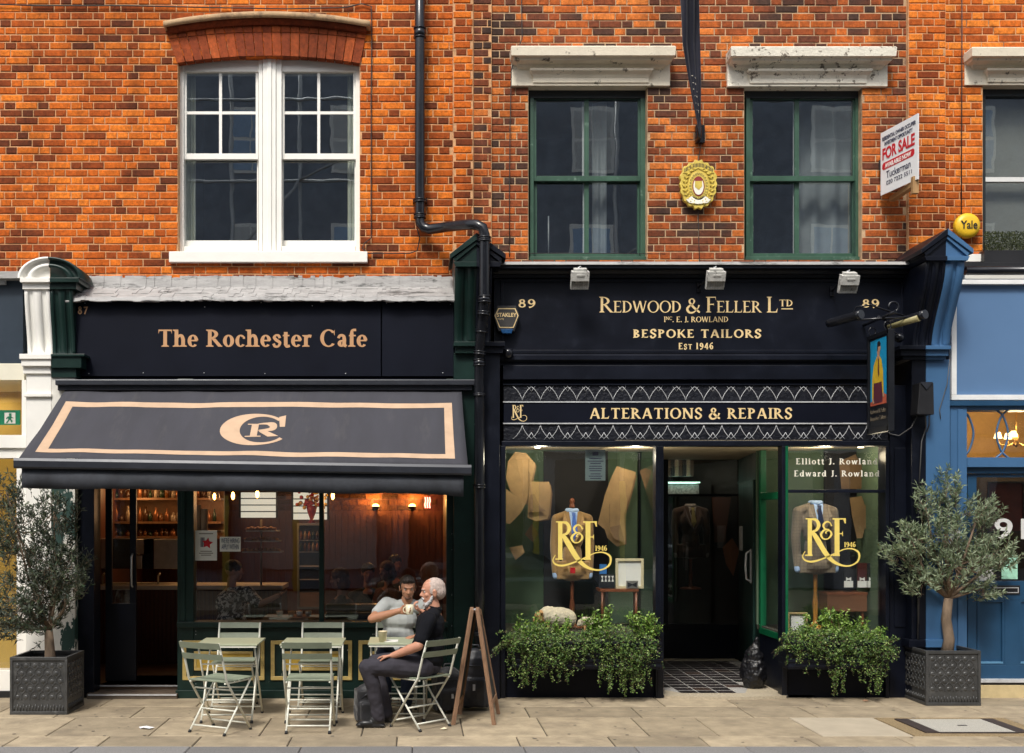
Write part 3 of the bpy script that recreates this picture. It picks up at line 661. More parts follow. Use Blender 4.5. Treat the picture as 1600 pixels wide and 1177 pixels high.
MB().pbox(264, 574, 393, 409.5, WY - .06, WY + .16).build('sill', M_WHITE, bA, bevel=.004)
M_CURT = mat('cream_curtain', (.72, .71, .58), .9, var=.15, vs=3)
def curtain(px0, px1, py0, py1, Y, part, root, m=M_CURT, folds=4, amp=.02):
    mb = MB(); n = folds * 8; x0, x1 = X(px0, Y), X(px1, Y); z0, z1 = Z(py1, Y), Z(py0, Y)
    for i in range(n):
        a, b = i / n, (i + 1) / n
        ya, yb = Y + amp * math.sin(a * folds * 6.28), Y + amp * math.sin(b * folds * 6.28)
        mb.quad((x0 + (x1 - x0) * a, ya, z0), (x0 + (x1 - x0) * b, yb, z0), (x0 + (x1 - x0) * b, yb, z1), (x0 + (x1 - x0) * a, ya, z1), True)
    return sub(mb.build('curtain', m), part, root)
curtain(284, 306, 100, 395, WF + .2, frame, bA); curtain(543, 561, 100, 395, WF + .2, frame, bA, folds=3)
# dark rooms
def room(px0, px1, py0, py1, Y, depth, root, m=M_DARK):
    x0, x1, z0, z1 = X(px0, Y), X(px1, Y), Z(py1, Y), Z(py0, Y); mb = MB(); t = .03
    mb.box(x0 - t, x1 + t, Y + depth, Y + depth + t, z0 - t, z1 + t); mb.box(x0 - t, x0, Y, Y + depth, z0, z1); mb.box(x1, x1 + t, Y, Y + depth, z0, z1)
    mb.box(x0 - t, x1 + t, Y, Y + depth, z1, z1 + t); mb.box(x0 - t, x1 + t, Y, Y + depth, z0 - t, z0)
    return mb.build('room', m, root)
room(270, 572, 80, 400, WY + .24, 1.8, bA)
# gauged brick arch: every voussoir a brick of its own
vo = bA
NV = 21
def arc_pt(t, top):      # t in 0..1 across, returns px,py on intrados/extrados
    if top: px = 260 + (573 - 260) * t; return px, arcz(px, 418, 160, 40, 51)
    px = 276 + (563 - 276) * t; return px, arcz(px, 418, 145, 87, 99)
archm = wallslab(X(262, WY), X(262.2, WY), Z(60, WY), Z(59, WY), WY, [], 'window_arch', M_MORTAR, bA)
for i in range(NV):
    a, b = i / NV + .0022, (i + 1) / NV - .0022
    p = [arc_pt(a, 0), arc_pt(b, 0), arc_pt(b, 1), arc_pt(a, 1)]
    # long and short courses alternate like in the photo: a joint line near the top
    for lo, hi in ((0, .77), (.79, 1)):
        if i % 3 == 1 and lo == 0: lo_, hi_ = 0, .77
        q = [(p[0][0] + (p[3][0] - p[0][0]) * lo, p[0][1] + (p[3][1] - p[0][1]) * lo), (p[1][0] + (p[2][0] - p[1][0]) * lo, p[1][1] + (p[2][1] - p[1][1]) * lo),
             (p[1][0] + (p[2][0] - p[1][0]) * hi, p[1][1] + (p[2][1] - p[1][1]) * hi), (p[0][0] + (p[3][0] - p[0][0]) * hi, p[0][1] + (p[3][1] - p[0][1]) * hi)]
        Yv = WY - .016 + random.uniform(-.001, .001)
        mb = MB().prism([(X(u, Yv), Z(v, Yv)) for u, v in q], 'y', Yv, WY + .08)
        o = mb.build('brick', M_VOUS); sub(o, archm, bA)
# moulded stone hood over the arch
hp = [(0, 0), (-.115, .0), (-.125, .02), (-.13, .05), (-.11, .062), (-.05, .075), (0, .085)]    # (out, up)
hm = MB(); n = 24
for i in range(n):
    a, b = i / n, (i + 1) / n; pa = 259 + 320 * a; pb = 259 + 320 * b
    za, zb = Z(arcz(pa, 419, 160, 34, 49), WY), Z(arcz(pb, 419, 160, 34, 49), WY); xa, xb = X(pa, WY), X(pb, WY)
    for (o0, u0), (o1, u1) in zip(hp, hp[1:]):
        hm.quad((xa, WY + o0, za + u0), (xb, WY + o0, zb + u0), (xb, WY + o1, zb + u1), (xa, WY + o1, za + u1), True)
for pe in (259, 579):
    z0 = Z(arcz(pe, 419, 160, 34, 49), WY); hm.poly([(X(pe, WY), WY + o_, z0 + u_) for o_, u_ in hp])
hm.build('hood_mould', M_HOOD, bA)
h2 = MB()
for i in range(n):      # bed mould below in brick
    a, b = i / n, (i + 1) / n; pa = 263 + 310 * a; pb = 263 + 310 * b
    za, zb = Z(arcz(pa, 419, 158, 39, 54), WY), Z(arcz(pb, 419, 158, 39, 54), WY); xa, xb = X(pa, WY), X(pb, WY)
    for (o0, u0), (o1, u1) in zip([(-.02, -.012), (-.05, -.01), (-.06, .02), (-.095, .034)], [(-.05, -.01), (-.06, .02), (-.095, .034), (0, .04)]):
        h2.quad((xa, WY + o0, za + u0), (xb, WY + o0, zb + u0), (xb, WY + o1, zb + u1), (xa, WY + o1, za + u1), True)
h2.build('bed_mould', M_VOUS, bA)

# green sash windows of the tailor's building, with their stone hoods
def stonehood(px0, px1, py0, py1, m, root, slots=False):
    """classical hood: flat head piece with blocks at the ends and a projecting moulded shelf"""
    Y = WY; mb = MB()
    x0, x1 = X(px0, Y - .02), X(px1, Y - .02); zt, zb = Z(py0, Y - .02), Z(py1, Y - .02); h = zt - zb
    mb.box(x0, x1, Y - .02, Y + .18, zb, zt)
    prof = [(-.02, .46), (-.06, .50), (-.075, .56), (-.15, .60), (-.16, .66), (-.20, .68), (-.21, .92), (-.19, .96), (-.02, 1.0)]
    lo = [(-.02, .05), (-.035, .08), (-.04, .2), (-.06, .28), (-.10, .36), (-.11, .42), (-.02, .46)]
    def run(pr, inset):
        xa, xb = x0 + inset, x1 - inset; k = len(mb.v)
        pts = [(Y + o, zb + u * h) for o, u in pr]
        # mitred returns at both ends
        for (o0, z0_), (o1, z1_) in zip(pts, pts[1:]):
            d0, d1 = (Y - .02 - o0) * .55, (Y - .02 - o1) * .55
            mb.quad((xa - d0, o0, z0_), (xb + d0, o0, z0_), (xb + d1, o1, z1_), (xa - d1, o1, z1_))
            mb.quad((xa - d0, Y - .02, z0_), (xa - d0, o0, z0_), (xa - d1, o1, z1_), (xa - d1, Y - .02, z1_))
            mb.quad((xb + d0, o0, z0_), (xb + d0, Y - .02, z0_), (xb + d1, Y - .02, z1_), (xb + d1, o1, z1_))
    run(prof, .085); run(lo, .24)
    o = mb.build('window_hood', m, root, bevel=.004); return o
stonehood(799, 1047, 80, 134, M_STONE, bB); stonehood(1137, 1387, 81, 135, M_STONEW, bB); stonehood(1508, 1740, 82, 133, M_STONE, bC)
M_HEADB = mat('black_window_head', (.012, .016, .018), .5)
ROOT = bB
for l, r_, mul in ((828, 1010, 916.5), (1166, 1346, 1245)):
    Yb = WY + .15; fr = MB()
    fr.pbox(l, l + 6, 150, 404, Yb - .03, Yb + .12); fr.pbox(r_ - 9, r_, 150, 404, Yb - .03, Yb + .12)
    fr.pbox(l - 1, r_ + 1, 401, 409, Yb - .07, Yb + .12)
    fo = fr.build('window', M_GREENW, bB, bevel=.003)
    sub(MB().pbox(l - 2, r_ + 2, 141, 153, Yb - .035, Yb + .12).build('window_head', M_HEADB), fo, bB)  # black colour stands in for the shadow at the window head
    sash(fo, l + 6, r_ - 9, 152, 283, M_GREENW, Yb + .0, 4, 3, (mul,), (), 7, brail=8)
    sash(fo, l + 6, r_ - 9, 276, 402, M_GREENW, Yb + .05, 5, 8, (mul,), (), 7, brail=6)
    sub(MB().pbox(mul - 7 if l < 1000 else mul - 6, mul - 1, 158, 276, Yb + .10, Yb + .102).build('blind_edge', M_WHITE), fo, bB)
    mb = MB().box(X(l - 4, WY), X(r_ + 4, WY), WY - .03, WY + .19, Z(418, WY), Z(410, WY)); mb.build('lead_sill', M_LEAD, bB)
    sub(MB().pbox(mul - 6, mul - 1, 284, 398, Yb + .10, Yb + .102).build('blind_edge', M_WHITE), fo, bB)
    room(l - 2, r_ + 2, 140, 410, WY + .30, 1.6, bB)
M_SHEER = mat('grey_sheer_curtain', (.36, .37, .36), .9, var=.2, vs=4)
fo = [o for o in bB.children if o.name.startswith('window') and 'hood' not in o.name]
curtain(1248, 1340, 150, 402, WY + .42, fo[-1] if fo[-1].name.startswith('window.') else fo[1], bB, M_SHEER, 3, .03)
curtain(925, 948, 150, 402, WY + .40, fo[0], bB, M_SHEER, 2)
# a white bottle and poles standing behind the first green window
mb = MB(); mb.tube([P(833, 396, WY + .42), P(833, 340, WY + .42)], .007); mb.tube([P(857, 396, WY + .42), P(857, 338, WY + .42)], .007)
sub(mb.build('blind_pole', M_WHITE), fo[0], bB)
# right building window
ROOT = bC; Yb = WY + .10; fr = MB()
M_ALU = mat('pale_window_frame', (.70, .70, .68), .4)
fr.pbox(1536, 1540, 133, 402, Yb, Yb + .1); fr.pbox(1540.1, 1720, 133, 150, Yb + .002, Yb + .1)
fc = fr.build('window', M_HEADB, bC)
sub(MB().pbox(1540, 1720, 277, 284, Yb + .02, Yb + .07).build('meeting_rail', M_ALU), fc, bC)
for a, b in ((150, 277), (284, 400)): sub(MB().pbox(1540, 1720, a, b, Yb + .05, Yb + .053).build('pane', M_GLASSU), fc, bC)
M_BLIND = mat('grey_roller_blind', (.38, .36, .31), .9, var=.08, vs=40)
sub(MB().pbox(1538, 1722, 150, 402, Yb + .16, Yb + .165).build('roller_blind', M_BLIND), fc, bC)
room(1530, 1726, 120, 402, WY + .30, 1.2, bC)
MB().pbox(1508, 1536, 397, 409, WY - .05, WY + .1).build('sill', M_WHITE, bC, bevel=.003)
# box hedge in a black trough on the sill
hb = empty('window_box', (X(1580, .1), .1, Z(410, .1)), 0, 'clipped box hedge in a black trough on the upper right window sill', 'window box')
MB().pbox(1538, 1720, 391, 413, WY - .12, WY + .05).build('trough', M_BLACK, hb, bevel=.003)
# ================================================================ foliage helpers
def leafmat(name, cols, back=None, rough=.5, trans=.25):
    m = bpy.data.materials.new(name); m.use_nodes = True; n = m.node_tree.nodes; L = m.node_tree.links; b = n['Principled BSDF']
    g = n.new('ShaderNodeNewGeometry'); cr = n.new('ShaderNodeValToRGB'); L.new(g.outputs['Random Per Island'], cr.inputs[0]); e = cr.color_ramp.elements
    e[0].color = (*cols[0], 1); e[1].color = (*cols[-1], 1)
    for i, c in enumerate(cols[1:-1]): q = e.new((i + 1) / (len(cols) - 1)); q.color = (*c, 1)
    out = cr.outputs[0]
    if back:
        mc = n.new('ShaderNodeMix'); mc.data_type = 'RGBA'; L.new(g.outputs['Backfacing'], mc.inputs[0]); L.new(out, mc.inputs[6]); mc.inputs[7].default_value = (*back, 1); out = mc.outputs[2]
    L.new(out, b.inputs['Base Color']); b.inputs['Roughness'].default_value = rough
    t = n.new('ShaderNodeBsdfTranslucent'); L.new(out, t.inputs[0]); mx = n.new('ShaderNodeMixShader'); mx.inputs[0].default_value = trans
    L.new(b.outputs[0], mx.inputs[1]); L.new(t.outputs[0], mx.inputs[2]); L.new(mx.outputs[0], n['Material Output'].inputs[0])
    return m
def leaf(mb, p, d, ln, wd, up=None, fold=.25):
    """a pointed leaf of four triangles folded along its midrib"""
    d = d.normalized(); s = d.cross(up or Vector((random.uniform(-1, 1), random.uniform(-1, 1), random.uniform(-.3, 1))))
    if s.length < 1e-4: s = Vector((1, 0, 0))
    s.normalize(); n_ = s.cross(d); tip = p + d * ln; mid = p + d * ln * .48
    a = mid + s * wd / 2 + n_ * wd * fold; b = mid - s * wd / 2 + n_ * wd * fold
    k = len(mb.v); mb.v += [tuple(p), tuple(a), tuple(tip), tuple(b)]; mb.f += [(k, k + 1, k + 2), (k, k + 2, k + 3)]; mb.sm += [False, False]
def rleaf(mb, p, d, r, up):
    """round leaf, a bent hexagon"""
    d = d.normalized(); s = d.cross(up); s = s.normalized() if s.length > 1e-4 else Vector((1, 0, 0)); n_ = s.cross(d)
    pts = [p, p + d * r * .5 + s * r * .75, p + d * r * 1.3 + s * r * .6, p + d * r * 1.75 - n_ * r * .2, p + d * r * 1.3 - s * r * .6, p + d * r * .5 - s * r * .75]
    k = len(mb.v); mb.v += [tuple(q) for q in pts]; mb.f += [(k, k + 1, k + 2, k + 3), (k, k + 3, k + 4, k + 5)]; mb.sm += [False, False]
def rv(r=1): 
    while True:
        v = Vector((random.uniform(-1, 1), random.uniform(-1, 1), random.uniform(-1, 1)))
        if .05 < v.length < 1: return v * r
# box hedge foliage
M_BOX = leafmat('box_hedge_leaf', [(.02, .035, .012), (.05, .07, .02), (.13, .15, .05)], rough=.45)
mb = MB(); random.seed(5)
for i in range(6500):
    px = random.uniform(1538, 1722); py = random.uniform(363, 392); Y = WY - .04 + random.uniform(-.09, .09)
    p = P(px, py, Y) + rv(.012); leaf(mb, p, rv() + Vector((0, -.4, .5)), .018, .011)
mb.build('hedge', M_BOX, hb)

def olive(name, base, seed, label, crown, leaves, m_leaf, m_bark, trunk_top, trunk_r, lean=0.0):
    """crown: list of (centre, radii) lobes; branches run from the trunk top into each lobe, twigs carry lanceolate leaves"""
    random.seed(seed); root = empty(name, base, 0, label, 'tree')
    tb = MB(); b = Vector(base)
    pts = [b, b + (trunk_top - b) * .3 + Vector((lean, 0, 0)), b + (trunk_top - b) * .65 - Vector((lean * .6, 0, 0)), trunk_top]
    tb.tube(pts, [trunk_r * 1.25, trunk_r, trunk_r * .92, trunk_r * .8], 12)
    tb.build('trunk', m_bark, root)
    lb = MB(); br = MB()
    tot = sum(w_ for _, _, w_ in crown)
    for c, rad, w_ in crown:
        c = Vector(c); nb = max(2, int(5 * w_ / tot * len(crown)))
        mid = trunk_top + (c - trunk_top) * .5 + rv(.08)
        br.tube([trunk_top, mid, c], [trunk_r * .38, trunk_r * .25, trunk_r * .14], 6, sm=True)
        ntw = int(leaves * w_ / tot / 17)
        for i in range(ntw):
            v = rv(); v = v.normalized() * (v.length ** .5) * (1 + .30 * max(0, random.gauss(0, .6))); e = c + Vector((v.x * rad[0], v.y * rad[1], v.z * rad[2]))
            out = (e - trunk_top).normalized() + Vector((0, 0, .35)) + rv(.45)
            tl = random.uniform(.10, .26); s_ = e - out.normalized() * tl * .5
            q = [s_ + out.normalized() * tl * t + Vector((0, 0, -.03 * t * t)) + rv(.004) for t in (0, .33, .66, 1)]
            if i % 3 == 0: br.tube([c + (s_ - c) * random.uniform(.0, .5), s_ + (c - s_) * .3 + rv(.02), q[0]], [.005, .0035, .002], 4)
            br.tube(q, [.0025, .002, .0017, .001], 3, cap=False)
            for k in range(17):
                t = random.uniform(.05, 1.02); pp = q[0] + (q[3] - q[0]) * t; sd = rv().normalized()
                dd = out.normalized() * .8 + sd * .9
                leaf(lb, pp, dd, random.uniform(.034, .078), random.uniform(.010, .018))
    br.build('branch', m_bark, root); lb.build('crown', m_leaf, root)
    return root
M_BARK = mat('olive_bark', (.17, .12, .08), .9, var=.45, vs=14, bump=.9, bs=30, stretch=(1, 1, .35))
M_OL1 = leafmat('olive_leaf_dark', [(.014, .026, .014), (.030, .055, .024), (.06, .09, .04), (.13, .16, .09)], back=(.11, .13, .10), rough=.5, trans=.12)
M_OL2 = leafmat('olive_leaf_grey', [(.035, .065, .030), (.08, .13, .06), (.17, .23, .11), (.36, .42, .23)], back=(.26, .32, .20), rough=.5, trans=.2)
M_SOIL = mat('planter_soil', (.035, .026, .02), .95, var=.4, vs=30, bump=.6, bs=50)
M_PLANTER = mat('dull_lead_grey', (.065, .066, .066), .42, metal=.35, var=.3, vs=9, bump=.15, bs=60, dirt=(.17, .17, .165), ds=6, dth=.57, dw=.25)
def planter(x0, y0, label):
    s = .547; root = empty('planter', (x0 + s / 2, y0 + s / 2, 0), 0, label, 'planter', 'square lead-look planters')
    t = .028; mb = MB()
    for (a, b, c, d) in ((0, s, 0, t), (0, s, s - t, s), (0, t, t, s - t), (s - t, s, t, s - t)):      # rim
        mb.box(x0 + a, x0 + b, y0 + c, y0 + d, s - .032, s)
        mb.box(x0 + a, x0 + b, y0 + c, y0 + d, .0, .030)
    for a in (0, s - t):
        for c in (0, s - t): mb.box(x0 + a + .0008, x0 + a + t - .0008, y0 + c + .0008, y0 + c + t - .0008, .03, s - .032)
    mb.build('frame', M_PLANTER, root, bevel=.003)
    for nm, axis, off in (('front', 'y', y0 + .012), ('back', 'y', y0 + s - .014), ('side', 'x', x0 + .012), ('side', 'x', x0 + s - .014)):
        pn = MB()
        if axis == 'y': pn.box(x0 + t, x0 + s - t, off, off + .006, .03, s - .032)
        else: pn.box(off, off + .006, y0 + t, y0 + s - t, .03, s - .032)
        po = pn.build('side_panel', M_PLANTER, root)
        # raised lattice and studs
        lt = MB(); W_ = s - 2 * t; nc = 6; cw = W_ / nc; zt = s - .045; rh = .075; nr = 5
        out = -1 if off < (y0 if axis == 'y' else x0) + .1 else 1
        of = off if out < 0 else off + .006
        def pt(u, z, d):
            return Vector((x0 + t + u, of + out * d, z)) if axis == 'y' else Vector((of + out * d, y0 + t + u, z))
        for r_ in range(nr):
            for c_ in range(nc + (r_ % 2)):
                u = (c_ + (.5 if r_ % 2 == 0 else 0)) * cw; z = zt - (r_ + .5) * rh
                if u < .02 or u > W_ - .02: continue
                k = 8; ring = [pt(u + .024 * math.cos(a * 2 * math.pi / k), z + .024 * math.sin(a * 2 * math.pi / k), .0) for a in range(k)]
                top = [pt(u + .013 * math.cos(a * 2 * math.pi / k), z + .004 + .013 * math.sin(a * 2 * math.pi / k), .010) for a in range(k)]
                for a in range(k): b2 = (a + 1) % k; lt.quad(ring[a], ring[b2], top[b2], top[a], True)
                lt.poly(top)
        for r_ in range(nr):
            for c_ in range(-1, nc + 1):
                u0 = (c_ + (.5 if r_ % 2 == 0 else 0)) * cw; zc = zt - (r_ + .5) * rh
                for dx in (1, -1):
                    pts = [(u0 + dx * cw * .02, zc + rh * .92), (u0 + dx * cw * .48, zc + rh * .35), (u0 + dx * cw * .5, zc - rh * .02)] if r_ else [(u0 + dx * cw * .5, zc + rh * .4), (u0 + dx * cw * .5, zc - rh * .02)]
                    pts += [(u0 + dx * cw * .42, zc - rh * .3)]
                    pts = [p for p in pts if .004 < p[0] < W_ - .004]
                    if len(pts) > 1: lt.tube([pt(a, b, .002) for a, b in pts], .0042, 5, False)
        for i in range(17):
            u = (i + .5) * W_ / 17; lt.tube([pt(u, .038, .002), pt(u, .085 + .012 * (i % 2), .004)], .005, 5)
        sub(lt.build('relief', M_PLANTER), po, root)
    MB().box(x0 + t, x0 + s - t, y0 + t, y0 + s - t, s - .12, s - .085).build('soil', M_SOIL, root)
    return root
planter(X(15, -1.01), -1.01, 'dark grey square planter with diamond relief at the left by the cafe door')
planter(X(1447, -.51), -.51, 'dark grey square planter with diamond relief in front of the blue door')
tL = P(76, 985, -.74); bL = Vector((X(79, -.74), -.74, .44))
olive('olive_tree', tuple(bL), 21, 'dark leaved olive tree in the left planter before the white pilaster',
      [((X(30, -.8), -.85, Z(830)), (.27, .24, .27), 1.0), ((X(85, -.8), -.75, Z(880)), (.28, .26, .28), 1.2), ((X(35, -.8), -.7, Z(930)), (.30, .26, .28), 1.1),
       ((X(75, -.8), -.62, Z(800)), (.22, .2, .18), .35), ((X(10, -.8), -.8, Z(770)), (.18, .2, .15), .3), ((X(105, -.8), -.75, Z(905)), (.16, .18, .22), .45), ((X(10, -.8), -.8, Z(960)), (.28, .2, .14), .5), ((X(60, -.8), -.75, Z(950)), (.24, .2, .14), .4)],
      10500, M_OL1, M_BARK, tL, .050)
tR = P(1482, 935, -.24); bR = Vector((X(1478, -.24), -.24, .44))
c2 = lambda px, py, dy=0: (X(px, -.24 + dy), -.24 + dy, Z(py, -.24 + dy))
olive('olive_tree', tuple(bR), 8, 'silvery grey olive tree in the right planter before the blue shop',
      [(c2(1476, 830), (.22, .24, .22), 1.0), (c2(1478, 765, .05), (.13, .14, .18), .5), (c2(1425, 845, -.1), (.20, .2, .15), .6), (c2(1405, 870, -.1), (.13, .15, .10), .2), (c2(1540, 860), (.22, .22, .16), .75), (c2(1490, 885, -.05), (.32, .26, .18), 1.0),
       (c2(1438, 905, -.1), (.17, .2, .12), .4), (c2(1530, 800, .0), (.16, .16, .16), .45), (c2(1445, 785), (.09, .1, .15), .2), (c2(1535, 920, .0), (.18, .15, .10), .3), (c2(1575, 870, .0), (.08, .12, .10), .15)],
      8600, M_OL2, M_BARK, tR, .053, lean=.025)
# ================================================================ CAFE SHOPFRONT
cf = empty('shopfront', (-1.5, 0, 0), 0, 'dark navy cafe shopfront with tan serif lettering and gilt panels under its window', 'shopfront')
wh = empty('shopfront', (-4.6, 0, 0), 0, 'white framed shopfront with slate fascia cut off at the left edge', 'shopfront')
ta = empty('shopfront', (2.6, 0, 0), 0, 'black and gold tailor shopfront with scale pattern friezes and green door frame', 'shopfront')
bl = empty('shopfront', (6.6, 0, 0), 0, 'blue painted shopfront with white framed fascia and glazed door at the right', 'shopfront')

def console(pl, pr, pt, pb, Yf, Yb, dep, m, root, flutes=2):
    """scrolled bracket: fluted front that curves back towards the wall going down"""
    x0, x1 = X(pl, Yf), X(pr, Yf); zt, zb = Z(pt, Yf), Z(pb, Yf); n = 14
    def yat(t): # t 0 top .. 1 bottom
        s = t * t * (3 - 2 * t); return Yf + (Yb - Yf) * s * dep
    w_ = x1 - x0; xs = [0]; fl = []
    for i in range(flutes):
        c_ = (i + .5) / flutes; fl.append((c_ - .10, c_ + .10))
    edges = sorted([0, 1] + [e for f in fl for e in f])
    mb = MB()
    for a, b in zip(edges, edges[1:]):
        g = any(abs(a - f[0]) < 1e-6 for f in fl)
        for i in range(n):
            t0, t1 = i / n, (i + 1) / n
            gi0 = .016 if g and .07 < t0 < .95 else 0; gi1 = .016 if g and .07 < t1 < .95 else 0
            za, zc = zt + (zb - zt) * t0, zt + (zb - zt) * t1
            xa, xb = x0 + w_ * a, x0 + w_ * b
            mb.quad((xa, yat(t0) + gi0, za), (xb, yat(t0) + gi0, za), (xb, yat(t1) + gi1, zc), (xa, yat(t1) + gi1, zc), True)
            if g:
                for xx in (xa, xb): mb.quad((xx, yat(t0), za), (xx, yat(t0) + gi0, za), (xx, yat(t1) + gi1, zc), (xx, yat(t1), zc))
    for i in range(n):
        t0, t1 = i / n, (i + 1) / n; za, zc = zt + (zb - zt) * t0, zt + (zb - zt) * t1
        for xx in (x0, x1): mb.quad((xx, yat(t0), za), (xx, Yb + .2, za), (xx, Yb + .2, zc), (xx, yat(t1), zc))
    mb.quad((x0, yat(0), zt), (x1, yat(0), zt), (x1, Yb + .2, zt), (x0, Yb + .2, zt)); mb.quad((x0, yat(1), zb), (x1, yat(1), zb), (x1, Yb + .2, zb), (x0, Yb + .2, zb))
    return mb.build('console', m, root)
def gable(px0, apx, apy, px1, pyb, Yf, Yb, th, ms, root, split):
    """pitched cap of a console seen end-on, with a raised rim; ms: material left / right of the split"""
    x0, x1, xa, xs = X(px0, Yf), X(px1, Yf), X(apx, Yf), X(split, Yf); zb, za = Z(pyb, Yf), Z(apy, Yf)
    for side, m in ((0, ms[0]), (1, ms[1])):
        xo = x0 if side == 0 else x1; mb = MB()
        d = Vector((xo - xa, zb - za)); 
        # sloping slab
        mb.prism([(xa, za), (xo, zb), (xo, zb - th), (xa, za - th * 1.4)], 'y', Yf - .03, Yb)
        mb.prism([(xa, za - th * 1.4 - .001), (xo - (xo - xa) * .12, zb - th * .8 - .001), (xo - (xo - xa) * .2, zb - th * 1.5), (xa, za - th * 2.2)], 'y', Yf - .012, Yb)
        mb.prism([(xa, za - th * 2.2), (xo - (xo - xa) * .2, zb - th * 1.5), (xa, zb - th * 1.5)], 'y', Yf + .012, Yb)
        mb.prism([(xa, zb - th * 1.5 - .001), (xo - (xo - xa) * .13, zb - th * 1.5 - .001), (xo - (xo - xa) * .2, zb - th * 2.5), (xa, zb - th * 2.5)], 'y', Yf - .02, Yb)
        mb.build('console_cap', m, root, bevel=.002)

# ---- left console: white half belongs to the neighbour, green half to the cafe
Yc = -.13
console(38, 77.5, 452, 553, Yc, 0, .75, M_WHITE, wh); console(78, 113, 452, 553, Yc, 0, .75, M_GREEN, cf, 2)
def halfround(a0, a1, m, root, rx=51, cxp=83, pyb=436, h=33):
    mb = MB(); n = 16; rings = [(1, 0.0, -.05), (.90, .0, -.05), (.88, 0, -.0), (.72, 0, .0), (.70, 0, -.025), (.55, 0, -.025), (.53, 0, .02), (0, 0, .02)]
    for i in range(n):
        a, b = R(a0 + (a1 - a0) * i / n), R(a0 + (a1 - a0) * (i + 1) / n)
        def q(an, k, dy): return (X(cxp + rx * k * math.cos(an), Yc), Yc + dy, Z(pyb - h * k * math.sin(an), Yc))
        for (k0, _, d0), (k1, _, d1) in zip(rings, rings[1:]): mb.quad(q(a, k0, d0), q(b, k0, d0), q(b, k1, d1), q(a, k1, d1), True)
        A_, B_ = q(a, 1, -.05), q(b, 1, -.05); mb.quad(A_, B_, (B_[0], .25, B_[2]), (A_[0], .25, A_[2]), True)
    mb.build('pediment', m, root)
halfround(90, 180, M_WHITE, wh, cxp=77, rx=47); halfround(0, 90, M_GREEN, cf, cxp=77.3, rx=52)
def capstone(pl, pr, steps, Yb, m, root, nm='moulding', bev=.003):
    """steps: (py0, py1, Yfront, outset px left, outset px right)"""
    mb = MB()
    for a, b, Yf_, ol, or_ in steps: mb.box(X(pl - ol, Yf_), X(pr + or_, Yf_), Yf_, Yb, Z(b, Yf_) + .0004, Z(a, Yf_) - .0004)
    return mb.build(nm, m, root, bevel=bev)
capstone(36, 77.5, [(434, 441, Yc - .06, 5, 0), (441, 452, Yc - .02, 1, 0)], .2, M_WHITE, wh)
capstone(78, 118, [(434, 441, Yc - .06, 0, 5), (441, 452, Yc - .02, 0, 1)], .2, M_GREEN, cf)
capstone(36, 79.5, [(553, 561, -.20, 6, 0), (561, 572, -.18, 3, 0), (572, 584, -.145, 0, 0)], .2, M_WHITE, wh)
capstone(80, 118, [(553, 557, -.20, 0, 14), (557, 575, -.18, 0, 9), (575, 590, -.145, 0, 1)], .2, M_GREEN, cf)
MB().pbox(41, 80, 584, 1090, -.12, .2).build('pilaster', M_WHITE, wh, bevel=.003)
capstone(41, 80, [(615, 620, -.15, 4, 0)], .1, M_WHITE, wh)
MB().pbox(26, 40.8, 716, 1090, -.02, .2).build('pilaster', M_WHITE, wh)
# peeling pilaster of the cafe
M_PEEL = mat('peeling_white_over_green', (.66, .64, .58), .7, var=.15, vs=6, bump=.4, bs=30, dirt=(.014, .045, .036), ds=3.2, dth=.535, dw=.012, stretch=(1.5, 1, .6))
MB().pbox(80.4, 117, 590, 1091, -.125, .2).build('pilaster', M_PEEL, cf, bevel=.003)
# fascia, its lead flashing
MB().pbox(116.5, 595, 470, 588, .0, .06).build('fascia_board', M_NAVYF, cf, bevel=.002)
MB().pbox(597, 709, 470, 588, .0, .06).build('fascia_board', M_NAVYF, cf, bevel=.002)
MB().pbox(100, 709, 472, 592, .062, .30).build('wall', M_NAVYF, cf)
mb = MB()
for px, py in ((133, 474), (320, 480), (408, 473), (488, 478), (604, 474), (704, 476), (139, 584), (224, 583), (319, 583), (414, 584), (540, 584), (692, 583)): mb.lathe([(.006, -.004), (.005, -.008), (0, -.009)], P(px, py, .0), 8, 'y')
mb.build('screw', M_SILVER, cf, 'stuff')
mb = MB(); n = 90; random.seed(3)
prof = [(.30, Z(431, .29)), (.285, Z(449, .285)), (.20, Z(452, .2)), (.05, Z(459, .05)), (-.085, Z(464, -.085)), (-.10, Z(470, -.10)), (-.07, Z(471, -.07))]
rowsv = []
for i in range(n + 1):
    px = 103 + (711 - 103) * i / n; row = []
    for j, (y, z) in enumerate(prof):
        jit = noise.noise(Vector((px * .05, j * 1.7, 3))) * (.016 if j in (4, 5, 6) else .008) + noise.noise(Vector((px * .3, j, 1))) * .005
        if px < 140 and j > 1: jit += (140 - px) / 40 * -.02 + (.06 if j < 4 else 0) * (140 - px) / 40
        row.append(Vector((X(px, 0), y + jit * .4, z + jit)))
    rowsv.append(row)
for i in range(n):
    for j in range(len(prof) - 1): mb.quad(rowsv[i][j], rowsv[i + 1][j], rowsv[i + 1][j + 1], rowsv[i][j + 1], False)
o = mb.build('lead_flashing', M_LEAD, cf); sm = o.modifiers.new('t', 'SOLIDIFY'); sm.thickness = .006
serif('lettering', [('T', .178, 0), ('he ', .178, 0), ('R', .178, 0), ('ochester ', .178, 0), ('C', .178, 0), ('afe', .178, 0)], facemap(.0), M_TAN, cf, X(246), Z(542), X(575), T=.20, t=.085, s=.10, st=.06, track=.02)
serif('street_number', [('8', .08, 0)], facemap(0), M_TAN, cf, X(121.5), Z(491), X(129), T=.2, t=.14, s=0, st=0)
sans('street_number', '7', (X(130.5), -.003, Z(491)), .11, M_TAN, cf, width=.045, bold=.002)
